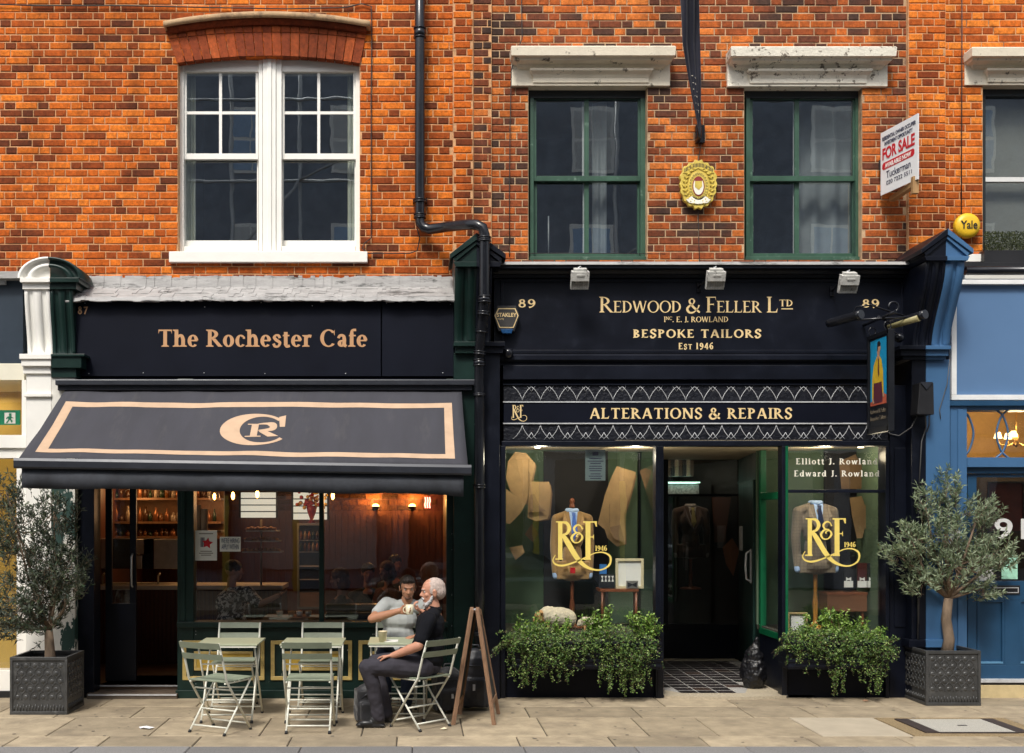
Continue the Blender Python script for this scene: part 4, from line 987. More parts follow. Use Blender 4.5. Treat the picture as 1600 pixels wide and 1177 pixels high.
# middle console and shaft (green half)
console(711, 744.5, 412, 533, -.33, 0, .75, M_GREEN, cf, 1); console(745, 769, 412, 533, -.33, 0, .75, M_NAVY, ta, 2)
gable(703, 744.7, 365, 790, 398, -.36, .2, .05, (M_GREEN, M_NAVY), cf, 745)
capstone(711, 744.5, [(534, 541, -.2, 2, 0), (541, 552, -.16, 0, 0)], .2, M_GREEN, cf); capstone(745, 784, [(534, 541, -.2, 0, 5), (541, 552, -.16, 0, 2)], .2, M_NAVY, ta)
MB().pbox(709, 744.5, 552, 1092, -.10, .2).build('pilaster', M_GREEN, cf, bevel=.003)
MB().pbox(745, 781, 552, 1092, -.12, .2).build('pilaster', M_NAVY, ta, bevel=.003)
# ground floor frame
MB().pbox(117.5, 147, 592, 1091, -.02, .22).build('door_jamb', M_NAVY, cf, bevel=.004)
MB().pbox(277, 302.5, 592, 1094, -.03, .14).build('window_post', M_GREEN, cf, bevel=.006)
MB().pbox(283, 289, 766, 975, -.045, -.0305).build('window_post', M_GREEN, cf, bevel=.003)
MB().pbox(697.5, 708.7, 592, 1092, -.02, .14).build('window_post', M_GREEN, cf, bevel=.004)
MB().pbox(148, 697, 592, 742, -.015, .14).build('window_head', M_NAVYF, cf)
MB().pbox(498.5, 506, 742, 972, -.012, .05).build('mullion', M_GREEN, cf, bevel=.003)
for a, b in ((303, 498.3), (506.2, 697.3)): MB().pbox(a, b, 742.5, 971.5, .03, .036).build('window_pane', M_GLASSC, cf)
MB().pbox(276, 700, 972, 981, -.075, .15).build('window_sill', M_GREENCHIP, cf, bevel=.005)
MB().pbox(303, 697, 981.5, 1088, -.018, .14).build('stall_riser', M_GREENCHIP, cf)
MB().pbox(274, 709, 1079, 1094, -.06, .12).build('plinth', M_GREENCHIP, cf, bevel=.004)
def framebox(p, Y, w_, d, m, root, nm='panel_moulding'):
    l, r_, t, b = p; mb = MB()
    for (a, c, e, f) in ((l, r_, t, t + w_), (l, r_, b - w_, b), (l, l + w_, t + w_, b - w_), (r_ - w_, r_, t + w_, b - w_)): mb.pbox(a, c, e, f, Y - d, Y - .0005)
    return mb.build(nm, m, root, bevel=.003)
for l, r_ in ((285, 413), (423, 550), (560, 690)):
    framebox((l, r_, 1001, 1063), -.019, 6, .018, M_YELF, cf); framebox((l + 18, r_ - 18, 1018, 1048), -.019, 4, .015, M_YELF, cf)
    MB().pbox(l + 22, r_ - 22, 1022, 1044, -.023, -.0185).build('panel', M_YEL, cf)
mb = MB()
for px, lo, hi in ((306, 985, 1085), (706, 790, 1085)):
    for k in range(9):
        py = random.uniform(lo, hi); mb.lathe([(.004, -.003), (0, -.005)], P(px, py, -.022), 6, 'y')
mb.build('paint_chip', M_SILVER, cf, 'stuff')
# entrance: steps, open inner door
M_STEP = mat('worn_wood_step', (.10, .075, .055), .6, var=.35, vs=14)
MB().box(X(140), X(280), -.10, .2, -.02, .055).build('door_step', M_STEP, cf, bevel=.004)
MB().box(X(142), X(279), -.108, -.1005, .035, .052).build('step_edge', M_SILVER, cf)
MB().box(X(148), X(277), .2005, .9, -.02, .10).build('door_step', M_STEP, cf, bevel=.004)
MB().box(X(148), X(277), .192, .2, .085, .098).build('step_edge', M_SILVER, cf)
# folded-back door at the left of the opening
dm = MB(); xd = X(150)
dm.box(xd, xd + .33, .35, .39, .12, .95); dm.box(xd, xd + .07, .35, .39, .95, 2.6); dm.box(xd + .26, xd + .33, .35, .39, .95, 2.6); dm.box(xd + .07, xd + .26, .35, .39, 2.5, 2.6)
do = dm.build('door', M_NAVY, cf, bevel=.003)
sub(MB().tube([(xd + .295, .35, 1.12), (xd + .295, .30, 1.15), (xd + .295, .29, 1.30), (xd + .295, .30, 1.45), (xd + .295, .35, 1.48)], .010).build('handle', M_SILVER), do, cf)
sub(MB().box(xd + .07, xd + .26, .365, .370, .95, 2.5).build('pane', M_GLASSC), do, cf)

# ---- awning
aw = empty('awning', (X(410, -.1), -.1, Z(600, -.1)), 0, 'dark charcoal cafe awning with tan border and CR monogram', 'awning')
Ya, Yb_ = -.12, -1.33
MB().pbox(86, 742, 593, 602, -.20, .0).build('cassette', M_AWNBAR, aw, bevel=.008)
MB().pbox(90, 738, 602.5, 610, -.17, .0).build('cassette', M_BLACKM, aw, bevel=.004)
TL, TR = P(102, 609, Ya), P(721, 609, Ya); BL, BRr = P(30, 716, Yb_), P(731, 727, Yb_)
nu, nv = 60, 20
def awpt(u, v, lift=0):
    a = TL.lerp(TR, u); b = BL.lerp(BRr, u); p = a.lerp(b, v)
    sag = -.022 * math.sin(v * math.pi) * (1 - .3 * math.cos(u * 9)) + .0035 * math.sin(u * 34 + v * 3) * v + .012 * noise.noise(Vector((u * 11 + v * 2, v * 2.5, 0)))
    n_ = Vector((0, -.55, .83)); return p + n_ * (sag + lift)
mb = MB()
for i in range(nu):
    for j in range(nv): mb.quad(awpt(i / nu, j / nv), awpt((i + 1) / nu, j / nv), awpt((i + 1) / nu, (j + 1) / nv), awpt(i / nu, (j + 1) / nv), True)
o = mb.build('canvas', M_AWN, aw); sm = o.modifiers.new('t', 'SOLIDIFY'); sm.thickness = .002; sm.offset = -1
def awstrip(u0, v0, u1, v1, du0, du1, dv0, dv1): pass
def awuv(px, py):
    """awning coordinates of a point of the print (solved on the flat sheet)"""
    u, v = .5, .5
    for _ in range(25):
        p = TL.lerp(TR, u).lerp(BL.lerp(BRr, u), v); dd = D + p.y; qx = 650 + p.x * F / dd; qy = 803 - (p.z - H) * F / dd
        u += (px - qx) / 640 ; v += (py - qy) / 115
        v = max(-.1, min(1.1, v))
    return u, v
mb = MB()
oc = [awuv(103, 627), awuv(706, 629), awuv(711, 717), awuv(55, 706)]; icn = [awuv(113, 634), awuv(694, 636), awuv(696, 709), awuv(75, 700)]
for k in range(4):
    a0, a1, b0, b1 = oc[k], oc[(k + 1) % 4], icn[k], icn[(k + 1) % 4]; n = 50 if k % 2 == 0 else 14
    for i in range(n):
        t0, t1 = i / n, (i + 1) / n; L2 = lambda p, q, t: (p[0] + (q[0] - p[0]) * t, p[1] + (q[1] - p[1]) * t)
        mb.quad(*[awpt(*q, lift=.003) for q in (L2(a0, a1, t0), L2(a0, a1, t1), L2(b0, b1, t1), L2(b0, b1, t0))], sm=True)
mb.build('border_print', M_TANAWN, aw)
# CR monogram
mb = MB()
def awm(px, py, k=0): u, v = awuv(px, py); return awpt(u, v, .0032 + k * .0003)
def arcp(cx, cy, rx, ry, a): return (cx + rx * math.cos(R(a)), cy - ry * math.sin(R(a)))
for i in range(40):
    a, b = 42 + (322 - 42) * i / 40, 42 + (322 - 42) * (i + 1) / 40
    mb.quad(awm(*arcp(398, 669.5, 55, 25, a)), awm(*arcp(398, 669.5, 55, 25, b)), awm(*arcp(409, 669.5, 35, 20.5, b)), awm(*arcp(409, 669.5, 35, 20.5, a)), True)
mb.poly([awm(*q) for q in ((436, 650), (447, 647.5), (445, 664.5), (437, 664.5))])
def crp(x, y): return (330 + x / 12.3, 640 + y / 12.3)
for k, pl in enumerate([[(780, 250), (915, 250), (870, 480), (735, 480)], [(700, 233), (915, 243), (915, 262), (700, 250)], [(640, 468), (945, 468), (945, 490), (640, 490)], [(905, 385), (1010, 350), (1290, 490), (1080, 495)]]):
    mb.poly([awm(*crp(*q), k=k) for q in pl])
for seg in ribbon([(900, 248), (1080, 245), (1195, 290), (1120, 350), (900, 365)], [14, 40, 150, 60, 12], 8): mb.poly([awm(*crp(p.x, p.y), k=5) for p in seg])
mb.build('monogram_print', M_TANAWN, aw)
# front bar and valance
fb = MB(); a, b = BL + Vector((-.03, -.01, -.045)), BRr + Vector((.03, -.01, -.045))
for dz, r_ in ((0, .045),): 
    prof = [(-.045, .045), (-.055, .02), (-.055, -.035), (-.045, -.05), (.03, -.05), (.035, .045)]
    n0 = len(fb.v)
    for (y, z), (y2, z2) in zip(prof, prof[1:] + prof[:1]): fb.quad(a + Vector((0, y, z)), b + Vector((0, y, z)), b + Vector((0, y2, z2)), a + Vector((0, y2, z2)))
    fb.poly([a + Vector((0, y, z)) for y, z in prof]); fb.poly([b + Vector((0, y, z)) for y, z in prof])
fb.build('front_bar', M_AWNBAR, aw, bevel=.004)
mb = MB(); n = 80; prev = None
va, vb = BL + Vector((.03, -.02, -.09)), BRr + Vector((-.04, -.02, -.09))
for i in range(n + 1):
    t = i / n; p = va.lerp(vb, t); wv = noise.noise(Vector((t * 9, 0, 0))) * .012; dz = -.185 - .006 * math.sin(t * 20) - (.01 if t > .97 else 0)
    cur = [p, p + Vector((0, wv, dz * .5)), p + Vector((0, wv * 2, dz))]
    if prev:
        for j in range(2): mb.quad(prev[j], cur[j], cur[j + 1], prev[j + 1], True)
    prev = cur
M_VAL = mat('dusty_navy_valance', (.042, .046, .056), .85, var=.6, vs=3.5, dirt=(.05, .055, .058), ds=3, dth=.58, dw=.2)
o = mb.build('valance', M_VAL, aw); sm = o.modifiers.new('t', 'SOLIDIFY'); sm.thickness = .003
for px, qx in ((130, 110), (700, 690)):
    p0, p2 = P(px, 606, -.15), P(qx, 722, Yb_ + .03); p0.z -= .09; p2.z -= .09; mid = (p0 + p2) / 2 + Vector((.25 if px < 400 else -.25, 0, -.12))
    MB().tube([p0, mid, p2], .02, 8).build('folding_arm', M_AWNBAR, aw)

# ================================================================ WHITE NEIGHBOUR, left edge
xe = -6.0
def lb(px1, py0, py1, Y0, Y1, m, nm, bev=.002): return MB().box(xe, X(px1, Y0), Y0, Y1, Z(py1, Y0), Z(py0, Y0)).build(nm, m, wh, bevel=bev)
lb(36, 424, 435, -.10, .3, M_LEAD, 'lead_flashing'); lb(36, 436, 568, .02, .3, M_NAVYGREEN, 'fascia_board')
MB().box(xe, X(9), -.03, .02, Z(445), Z(438)).build('fascia_light', M_SILVER, wh)
M_CREAMP = mat('cream_white_paint', (.76, .72, .58), .5, var=.06)
lb(38, 568, 594, .0, .3, M_CREAMP, 'window_head'); lb(40.8, 680, 700, -.03, .2, M_WHITE, 'transom'); lb(40.8, 700, 716, -.0, .2, M_WHITE, 'transom')
MB().pbox(34, 40.8, 594, 680, -.01, .2).build('window_post', M_WHITE, wh)
MB().box(xe, X(34), .05, .055, Z(680), Z(594)).build('window_pane', M_GLASSC, wh)
MB().box(xe, X(26), .05, .055, Z(1048), Z(716)).build('window_pane', M_GLASSC, wh)
lb(26, 1048, 1080, .0, .2, M_WHITE, 'stall_riser'); lb(26, 1080, 1091, -.02, .2, M_BLACK, 'plinth')
M_YWALL = mat('yellow_interior_wall', (.62, .43, .10), .8, var=.06)
MB().box(xe, -3.97, 1.2, 1.3, 0, 3.6).build('back_wall', M_YWALL, wh); MB().box(xe, -3.97, .3, 1.2, -.01, .02).build('shop_floor', M_STEP, wh)
MB().box(xe, -3.97, .301, 1.2, 3.3, 3.35).build('shop_ceiling', M_CREAMP, wh); MB().box(xe, xe + .05, .3, 1.2, 0, 3.4).build('side_wall', M_YWALL, wh); MB().box(-4.06, -3.97, .25, 1.2, 0, 3.4).build('side_wall', M_YWALL, wh)
M_EXIT = mat('exit_green', (.0, .22, .10), .5)
eb = empty('exit_sign', (X(15, .2), .2, Z(653, .2)), 0, 'green running man emergency exit sign inside the white shop window', 'sign')
MB().pbox(-20, 31, 641, 664, .2, .22).build('sign_face', M_EXIT, eb)
mb = MB()
def em(x, y): return P(x, y, .197)
mb.poly([em(7, 645), em(24, 645), em(24, 662), em(7, 662)])
mb.build('white_panel', M_WHITE, eb); mb = MB()
def em(x, y): return P(x, y, .193)
for pl in ([(14, 646), (18, 646), (18, 650), (14, 650)], [(12, 651), (18, 650), (17, 656), (13, 656)], [(13, 656), (15, 656), (12, 661), (9, 661)], [(15, 655), (17, 655), (20, 658), (18, 661), (16, 657)], [(17, 651), (21, 653), (21, 654), (17, 653)], [(12, 651), (9, 654), (10, 655), (13, 653)]): mb.poly([em(*q) for q in pl])
mb.build('running_figure', M_EXIT, eb)
lo = bpy.data.lights.new('shop_lamp', 'AREA'); lo.energy = 7; lo.size = .8; lo.color = (1, .86, .62); lobj = bpy.data.objects.new('shop_lamp', lo); C.objects.link(lobj); lobj.location = (-5.0, .7, 3.25)
# ================================================================ TAILOR SHOPFRONT
# cornice, fascia, mouldings (profile runs)
def run(pl, pr, prof, m, root, nm, Yb=.2):
    """prof: (Y, py) list from top to bottom, extruded between photo columns pl..pr at the fascia"""
    pts = [(y, Z(py, y)) for y, py in prof] + [(Yb, Z(prof[-1][1], prof[-1][0])), (Yb, Z(prof[0][1], prof[0][0]))]
    return MB().prism(pts, 'x', X(pl, 0), X(pr, 0)).build(nm, m, root)
XL, XR = 770, 1422
run(XL, XR, [(-.19, 409), (-.20, 413.5)], M_LEAD, ta, 'lead_flashing', .32)
run(XL, XR, [(-.18, 414), (-.18, 419), (-.12, 423), (-.10, 428), (-.04, 430), (-.03, 434)], M_NAVY, ta, 'cornice', .3)
MB().pbox(XL + 2, XR - 2, 434, 553, .02, .3).build('fascia_board', M_NAVY, ta)
framebox((XL + 12, XR - 8, 436, 552), .02, 5, .012, M_NAVY, ta, 'fascia_moulding')
run(XL + 10, 1400, [(-.03, 553), (-.05, 556), (-.05, 562), (-.0, 568), (.0, 571)], M_NAVY, ta, 'moulding')
MB().pbox(XL + 16, 1392, 571, 593, -.03, .2).build('shutter_box', M_NAVY, ta, bevel=.004)
MB().pbox(XL + 16, 1392, 593, 602, .03, .2).build('shadow_gap', M_NAVYF, ta)
for (a, b, up) in ((602, 627, True), (663, 688, False)):
    rb_ = MB().pbox(787, 1388, a, b, .0, .2).build('frieze', M_RELIEF, ta)
    # one scale motif, repeated
    mb = MB(); h_ = Z(a) - Z(b); wv = 28.35 * D / F; s1 = -1 if up else 1
    def q(u, v): v = v if not up else 1 - v; return (u * wv, 0, (1 - v) * h_ * .9 + h_ * .05)
    def stroke(pts, w2=.0035):
        pts = [Vector(q(*p)) for p in pts]; mb.tube(pts, w2, 5, True)
    stroke([(0, 0), (.05, .22), (.16, .48), (.32, .75), (.52, .98)]); stroke([(0, 0), (-.05, .22), (-.16, .48), (-.32, .75), (-.52, .98)])
    if not up: stroke([(.5, .52), (.62, .78), (.78, 1.0)]); stroke([(.5, .52), (.38, .78), (.22, 1.0)])
    else: stroke([(.5, .62), (.60, .80), (.72, .98)], .002); stroke([(.5, .62), (.40, .80), (.28, .98)], .002)
    me = None
    for k in range(21):
        px = 816 + 28.35 * k
        if me is None: t0 = mb.build('scale_motif', M_SILVER); me = t0.data; bpy.data.objects.remove(t0)
        o = link('scale_motif', me); o.location = (X(px), -.004, Z(b)); sub(o, rb_, ta)
    for py in ((a - 1.2, b + 1.2)): MB().pbox(786, 1389, py - .9, py + .9, -.02, .0).build('bead', M_SILVER if (py > a) == up else M_NAVY, ta)
MB().pbox(787, 1388, 629, 661.5, -.01, .2).build('sign_band', M_NAVYF, ta, bevel=.003)
MB().pbox(784, 1390, 689.5, 697, -.045, .15).build('transom', M_NAVY, ta, bevel=.004)
# lettering
fm = facemap(.02); Yt = .02
def T3(text, l, base, r_, h, **k): return serif('lettering', text if isinstance(text, list) else [(text, h, 0)], k.pop('fm', fm), k.pop('m', M_GOLD), k.pop('root', ta), X(l, Yt), Z(base, Yt), X(r_, Yt), **k)
hb_, hs_ = Z(464.5, Yt) - Z(489, Yt), Z(470, Yt) - Z(488, Yt)
T3([('R', hb_, 0), ('EDWOOD ', hs_, 0), ('&', hb_ * .9, 0), (' ', hs_, 0), ('F', hb_, 0), ('ELLER ', hs_, 0), ('L', hb_, 0)], 936, 488.5, 1216, 0, T=.145, t=.06, s=.08, st=.045)
T3([('TD', .07, 0)], 1217, 479, 1239, 0, T=.17, t=.08, s=.06, st=.05); MB().pbox(1221, 1239, 482, 483.5, Yt - .003, Yt - .001).build('lettering', M_GOLD, ta)
hi = Z(494.5, Yt) - Z(503, Yt)
T3([('I', hi, 0), ('NC', hi * .6, hi * .4), ('.', hi, 0), (' E. J. ', hi, 0), ('ROWLAND', hi, 0)], 1037, 503.5, 1138, 0, T=.16, t=.08, s=.06, st=.05)
T3([('BESPOKE TAILORS', Z(514.5) - Z(527.5), 0)], 989, 528, 1190, 0, T=.20, t=.12, s=.06, st=.05, track=.10)
he = Z(536) - Z(546)
T3([('E', he, 0), ('ST ', he * .8, 0), ('1946', he, 0)], 1060, 546, 1115, 0, T=.21, t=.13, s=.06, st=.05, track=.14)
serif('lettering', [('ALTERATIONS & REPAIRS', Z(638) - Z(654.5), 0)], facemap(-.01), M_GOLD, ta, X(921), Z(654.5), X(1238), T=.185, t=.10, s=.09, st=.05, track=.08)
for l in (810, 1348):
    for i, ch in enumerate('89'):
        x0 = l + i * 14.5; serif('street_number', [(ch, .085, 0)], facemap(.02), M_GOLD, ta, X(x0), Z(480), X(x0 + 13), T=.15, t=.12, s=0, st=0)
k_ = .105
monogram('monogram', lambda u, v, k: (X(801) + u * k_, -.0125 - k * .00012, Z(653) + v * k_ * 1.25), M_GOLD, ta, year=False)
# structure of the ground floor
MB().pbox(781.5, 790, 697, 1091, -.06, .15).build('window_post', M_NAVY, ta, bevel=.004)
MB().pbox(1024.5, 1037, 697, 1091, -.05, .09).build('window_post', M_NAVY, ta, bevel=.005)
MB().pbox(1028, 1033, 697, 1091, -.062, -.0505).build('window_post', M_NAVY, ta, bevel=.002)
MB().pbox(1222, 1230.5, 697, 1091, -.05, .09).build('window_post', M_NAVY, ta, bevel=.005)
MB().pbox(1384, 1390, 697, 1091, -.05, .15).build('window_post', M_NAVY, ta, bevel=.004)
MB().pbox(1390.5, 1424, 602, 1091, -.02, .25).build('pilaster', M_NAVY, ta, bevel=.004)
MB().pbox(1398, 1416, 700, 980, -.032, -.0205).build('pilaster', M_NAVY, ta, bevel=.003)
MB().pbox(1424.5, 1446.5, 560, 1091, -.16, .25).build('pilaster', M_NAVY, ta, bevel=.004)
capstone(1410, 1446.5, [(540, 546, -.28, 4, 0), (546, 556, -.24, 2, 0), (556, 562, -.2, 0, 0)], .2, M_NAVY, ta)
capstone(1447, 1478, [(540, 546, -.28, 0, 8), (546, 556, -.24, 0, 4), (556, 562, -.2, 0, 0)], .2, M_BLUE, bl)
capstone(1424.5, 1446.5, [(1000, 1012, -.20, 4, 0)], .2, M_NAVY, ta); capstone(1447, 1484, [(1000, 1012, -.20, 0, 2)], .2, M_BLUE, bl)
console(1447, 1477.5, 408, 538, -.52, -.1, .75, M_NAVY, ta, 2); console(1478, 1507, 408, 538, -.52, -.1, .75, M_BLUE, bl, 1)
gable(1438, 1479, 358, 1519, 390, -.54, .28, .045, (M_NAVY, M_BLUE), ta, 1478)
for nm, (l, r_), Ys in (('left', (790.3, 1024.2), 0), ('right', (1230.8, 1383.8), 0)):
    MB().pbox(l, r_, 1004, 1091, .0, .12).build('stall_riser', M_NAVYF, ta, bevel=.003)
    MB().pbox(l, r_, 996, 1004, -.05, .12).build('window_sill', M_NAVY, ta, bevel=.004)
MB().pbox(790.5, 1024, 697.5, 995.5, .03, .036).build('window_pane', M_GLASS, ta)
MB().pbox(1231, 1383.5, 697.5, 765, .03, .036).build('window_pane', M_GLASS, ta); MB().pbox(1231, 1383.5, 770.5, 995.5, .03, .036).build('window_pane', M_GLASS, ta)
MB().pbox(1231, 1383.5, 765.3, 770.2, -.03, .06).build('transom', M_NAVY, ta, bevel=.003)
for x_, y0 in ((877, 876), (1268, 870)):
    k_ = (950 - 512) / 7.355 * D / F * (1.0 if x_ < 1000 else .98)
    monogram('monogram', (lambda x_, y0: (lambda u, v, k: (X(x_ - 4.5) + u * k_, .0285 - k * .0001, Z(y0 - 1.5) + v * k_)))(x_, y0), M_GOLDY, ta)
fg = facemap(.03); Yt = .03
M_PALEG = mat('pale_cream_letters', (.88, .84, .72), .5)
serif('lettering', [('Elliott J. Rowland', .062, 0)], fg, M_PALEG, ta, X(1245), Z(725.5), X(1373), T=.17, t=.09, s=.09, st=.05, track=.14)
serif('lettering', [('Edward J. Rowland', .062, 0)], fg, M_PALEG, ta, X(1242), Z(744.5), X(1376), T=.17, t=.09, s=.09, st=.05, track=.14)
# display boxes behind the glass
M_DISPG = mat('sage_display_wall', (.085, .135, .085), .85, var=.1)
M_CEIL = mat('warm_cream_ceiling', (.70, .58, .40), .7)
M_DISPF = mat('dark_display_floor', (.06, .055, .045), .6, var=.3)
M_CHARC = mat('charcoal_drape', (.014, .014, .017), .9, var=.3)
zD = Z(985, .3)
def dbox(xa, xb, yb, wallm, sideL=True, sideR=True):
    MB().box(xa, xb, .1, yb, zD - .05, zD).build('display_floor', M_DISPF, ta); MB().box(xa, xb, .1, yb, Z(697) + .02, Z(697) + .06).build('display_ceiling', M_CEIL, ta)
    MB().box(xa, xb, yb, yb + .04, zD, Z(697) + .02).build('display_back', wallm, ta)
    if sideL: MB().box(xa - .03, xa, .1, yb, zD, Z(697) + .02).build('display_side', wallm, ta)
    if sideR: MB().box(xb, xb + .03, .1, yb, zD, Z(697) + .02).build('display_side', wallm, ta)
dbox(X(789), X(1031), 1.1, M_DISPG, True, False); dbox(X(1226), X(1389), .95, M_DISPG, False, True)
MB().box(X(851, .9), X(952, .9), .98, 1.02, zD, Z(697)).build('display_drape', M_CHARC, ta)
MB().box(X(1292, .8), X(1350, .8), .86, .9, zD, Z(697)).build('display_drape', M_CHARC, ta)
# returns of the recess
xl, xr = X(1036), X(1226)
MB().box(xl - .05, xl, .09, 1.1, -.01, zD).build('return_riser', M_NAVY, ta); MB().box(xr, xr + .05, .09, .85, -.01, Z(1003)).build('return_riser', M_NAVY, ta)
MB().box(xl - .03, xl - .025, .09, 1.1, zD, Z(697)).build('window_pane', M_GLASS, ta)
MB().box(xr + .02, xr + .025, .12, .80, zD, Z(697)).build('window_pane', M_GLASS, ta)
gz = lambda py: Z(py, 0)
mb = MB(); zb_, zt_ = Z(1003, 0), Z(697, 0)
mb.box(xr - .01, xr + .05, .10, .16, zb_, zt_); mb.box(xr - .01, xr + .05, .78, .85, zb_, zt_); mb.box(xr - .009, xr + .049, .16, .78, zb_, zb_ + .07); mb.box(xr - .009, xr + .049, .16, .78, Z(780), Z(768))
mb.build('green_frame', M_GREENB, ta, bevel=.004)
MB().pbox(1227.5, 1231.5, 697, 1003, -.056, -.0505).build('green_edge', M_GREENB, ta)
# recess: back window, door, floor
Yr = 2.9; xk = X(1154, Yr)
MB().box(xl - .6, X(1044, Yr), Yr, Yr + .08, -.01, zt_).build('recess_wall', M_NAVY, ta); MB().box(xl - .05, xl, 1.1, Yr, -.01, zt_).build('recess_wall', M_NAVY, ta)
mb = MB(); mb.box(X(1044, Yr), xk, Yr, Yr + .08, -.01, Z(984, Yr)); mb.box(X(1044, Yr), xk, Yr - .03, Yr + .08, Z(984, Yr), Z(976, Yr)); mb.build('recess_stall_riser', M_NAVY, ta)
MB().box(X(1044, Yr), xk, Yr + .03, Yr + .035, Z(976, Yr), zt_).build('window_pane', M_GLASS, ta)
MB().box(X(1044, Yr), xk, Yr + .0, Yr + .05, Z(776, Yr), Z(772, Yr)).build('transom', M_NAVY, ta)
rw = Vector((xk - xr, Yr - .85, 0)); rl = rw.length; rw.normalize(); rn = Vector((-rw.y, rw.x, 0))      # splayed right side wall holding the door
WM = Matrix(((rw.x, rn.x, 0, xr), (rw.y, rn.y, 0, .85), (0, 0, 1, 0), (0, 0, 0, 1)))
MB().box(0, rl, -.06, 0, -.01, zt_, WM).build('recess_wall', M_GREEN, ta)
dr = MB().box(.35, 1.35, 0.001, .03, .03, 2.3, WM).build('door', M_GREEN, ta, bevel=.004)
mb = MB(); mb.box(1.55, 1.75, .001, .03, 1.45, 1.75, WM); sub(mb.build('intercom', M_SILVER), dr, ta)
mb = MB(); mb.tube([WM @ Vector(q) for q in ((.55, .03, 1.12), (.55, .08, 1.15), (.55, .09, 1.30), (.55, .08, 1.45), (.55, .03, 1.48))], .012); mb.box(.50, .60, .03, .036, 1.1, 1.5, WM); sub(mb.build('handle', M_SILVER), dr, ta)
MB().box(xl - .5, xr + .6, .0, 3.0, zt_ + .002, zt_ + .06).build('recess_ceiling', M_CEIL, ta)
# recess floor: stone margin and laid tiles
M_TILED = mat('dark_quarry_tile', (.022, .018, .020), .35, var=.35, vs=20, rnd=.45)
M_TILER = mat('brown_quarry_tile', (.055, .036, .03), .4, var=.35, vs=20, rnd=.35)
M_MARG = mat('pale_mosaic_margin', (.42, .36, .26), .7, var=.25, vs=40, bump=.2, bs=90)
M_GROUT = mat('pale_grout', (.34, .33, .31), .9)
fl = MB().box(xl, xr + .3, .0, Yr, -.02, .0268).build('recess_floor', M_GROUT, ta)
mg = MB(); n = 24
for i in range(n):      # threshold with a curved outer lip
    t0, t1 = i / n, (i + 1) / n; xa, xb = xl + (xr - xl) * t0, xl + (xr - xl) * t1
    ya, yb = -.06 - .09 * math.sin(t0 * math.pi), -.06 - .09 * math.sin(t1 * math.pi)
    mg.quad((xa, ya, .030), (xb, yb, .030), (xb, .10, .030), (xa, .10, .030)); mg.quad((xa, ya, -.02), (xb, yb, -.02), (xb, yb, .030), (xa, ya, .030))
sub(mg.build('threshold', M_MARG), fl, ta)
mb = MB(); mb.poly([(xl, .10, .0305), (xl + .22, .10, .0305), (xl, .42, .0305)]); mb.poly([(xr, .10, .0305), (xr, .85, .0305), (xr - .10, .85, .0305), (xr - .38, .10, .0305)]); mb.box(xl, xr + .3, Yr - .18, Yr, .02, .031); sub(mb.build('mosaic_margin', M_MARG), fl, ta)
tm = {}
tw, tl_ = .20, .20
for iy in range(13):
    for ix in range(8):
        x0 = xl + .01 + ix * tw ; y0 = .105 + iy * tl_
        x1 = x0 + tw - .010
        if x1 > (xr - .10 if y0 < .85 else xr + .2) or (y0 < .42 and x0 < xl + .18 * (1 - (y0 - .1) / .32)) or (y0 < .85 and x1 > xr - .38 + .28 * (y0 - .1) / .75): continue
        o = MB().box(0, tw - .014, 0, tl_ - .034, .02, .0285 + random.uniform(0, .0012)).build('floor_tile', M_TILER if (ix * 3 + iy * 5) % 11 == 0 else M_TILED); o.location = (x0, y0, 0); sub(o, fl, ta)
# floodlights on the fascia
def flood(px, py, arm, label):
    Yl = -.30; r_ = empty('floodlight', tuple(P(px, py, -.05)), 0, label, 'floodlight', 'silver floodlights along the tailor fascia')
    x, z = X(px, Yl), Z(py, Yl); Mx = Matrix.Translation((x, Yl, z)) @ Euler((R(22), 0, 0)).to_matrix().to_4x4()
    mb = MB(); mb.box(-.088, .088, -.05, .05, -.01, .085, Mx); mb.box(-.065, .065, -.03, .05, .085, .11, Mx); mb.box(-.088, .088, .0, .05, -.1, -.01, Mx); mb.box(-.04, .04, -.056, -.05, .04, .06, Mx)
    [mb.box(-.085, .085, -.008, -.002, -.098 + k * .014, -.092 + k * .014, Mx) for k in range(6)]; [mb.box(-.086 + k * .0245, -.081 + k * .0245, -.009, -.001, -.10, -.012, Mx) for k in range(8)]
    for s in (-1, 1): mb.box(s * .088 - .004, s * .088 + .004, -.02, .03, -.075, .05, Mx)
    mb.build('housing', M_FLOOD, r_, bevel=.004)
    MB().box(-.08, .08, -.0, .03, -.095, -.015, Mx).build('glass_front', M_FLGL, r_)
    mb = MB(); a = P(px - (26 if arm else 0), py + (12 if arm else -8), .0); mb.tube([a, a + Vector((0, -.08, .01)), (x - .05, Yl + .10, z + .04), (x, Yl + .02, z + .08)], .009, 7); mb.box(a.x - .02, a.x + .02, -.0, .02, a.z - .05, a.z + .05); mb.build('arm', M_BLACKM, r_)
    mb = MB(); mb.tube([(x - .02, Yl, z + .09), (x + .0, Yl - .02, z + .13), (x + .05, Yl + .1, z + .12)], .005, 5); mb.ball((x - .01, Yl, z + .115), .014, 8); mb.build('cable_clip', M_SILVER, r_)
M_FLOOD = mat('weathered_aluminium', (.60, .59, .55), .5, metal=.1, var=.3, vs=20, dirt=(.16, .15, .13), ds=16, dth=.55, dw=.1)
M_FLGL = mat('floodlight_glass', (.10, .10, .10), .2, var=.4, vs=60)
flood(906, 437, False, 'silver floodlight nearest the alarm box, above the left part of the gold lettering')
flood(1118, 437, True, 'silver floodlight on a short arm above the middle of the gold lettering')
flood(1326, 443, True, 'silver floodlight nearest the hanging picture sign, on an arm')
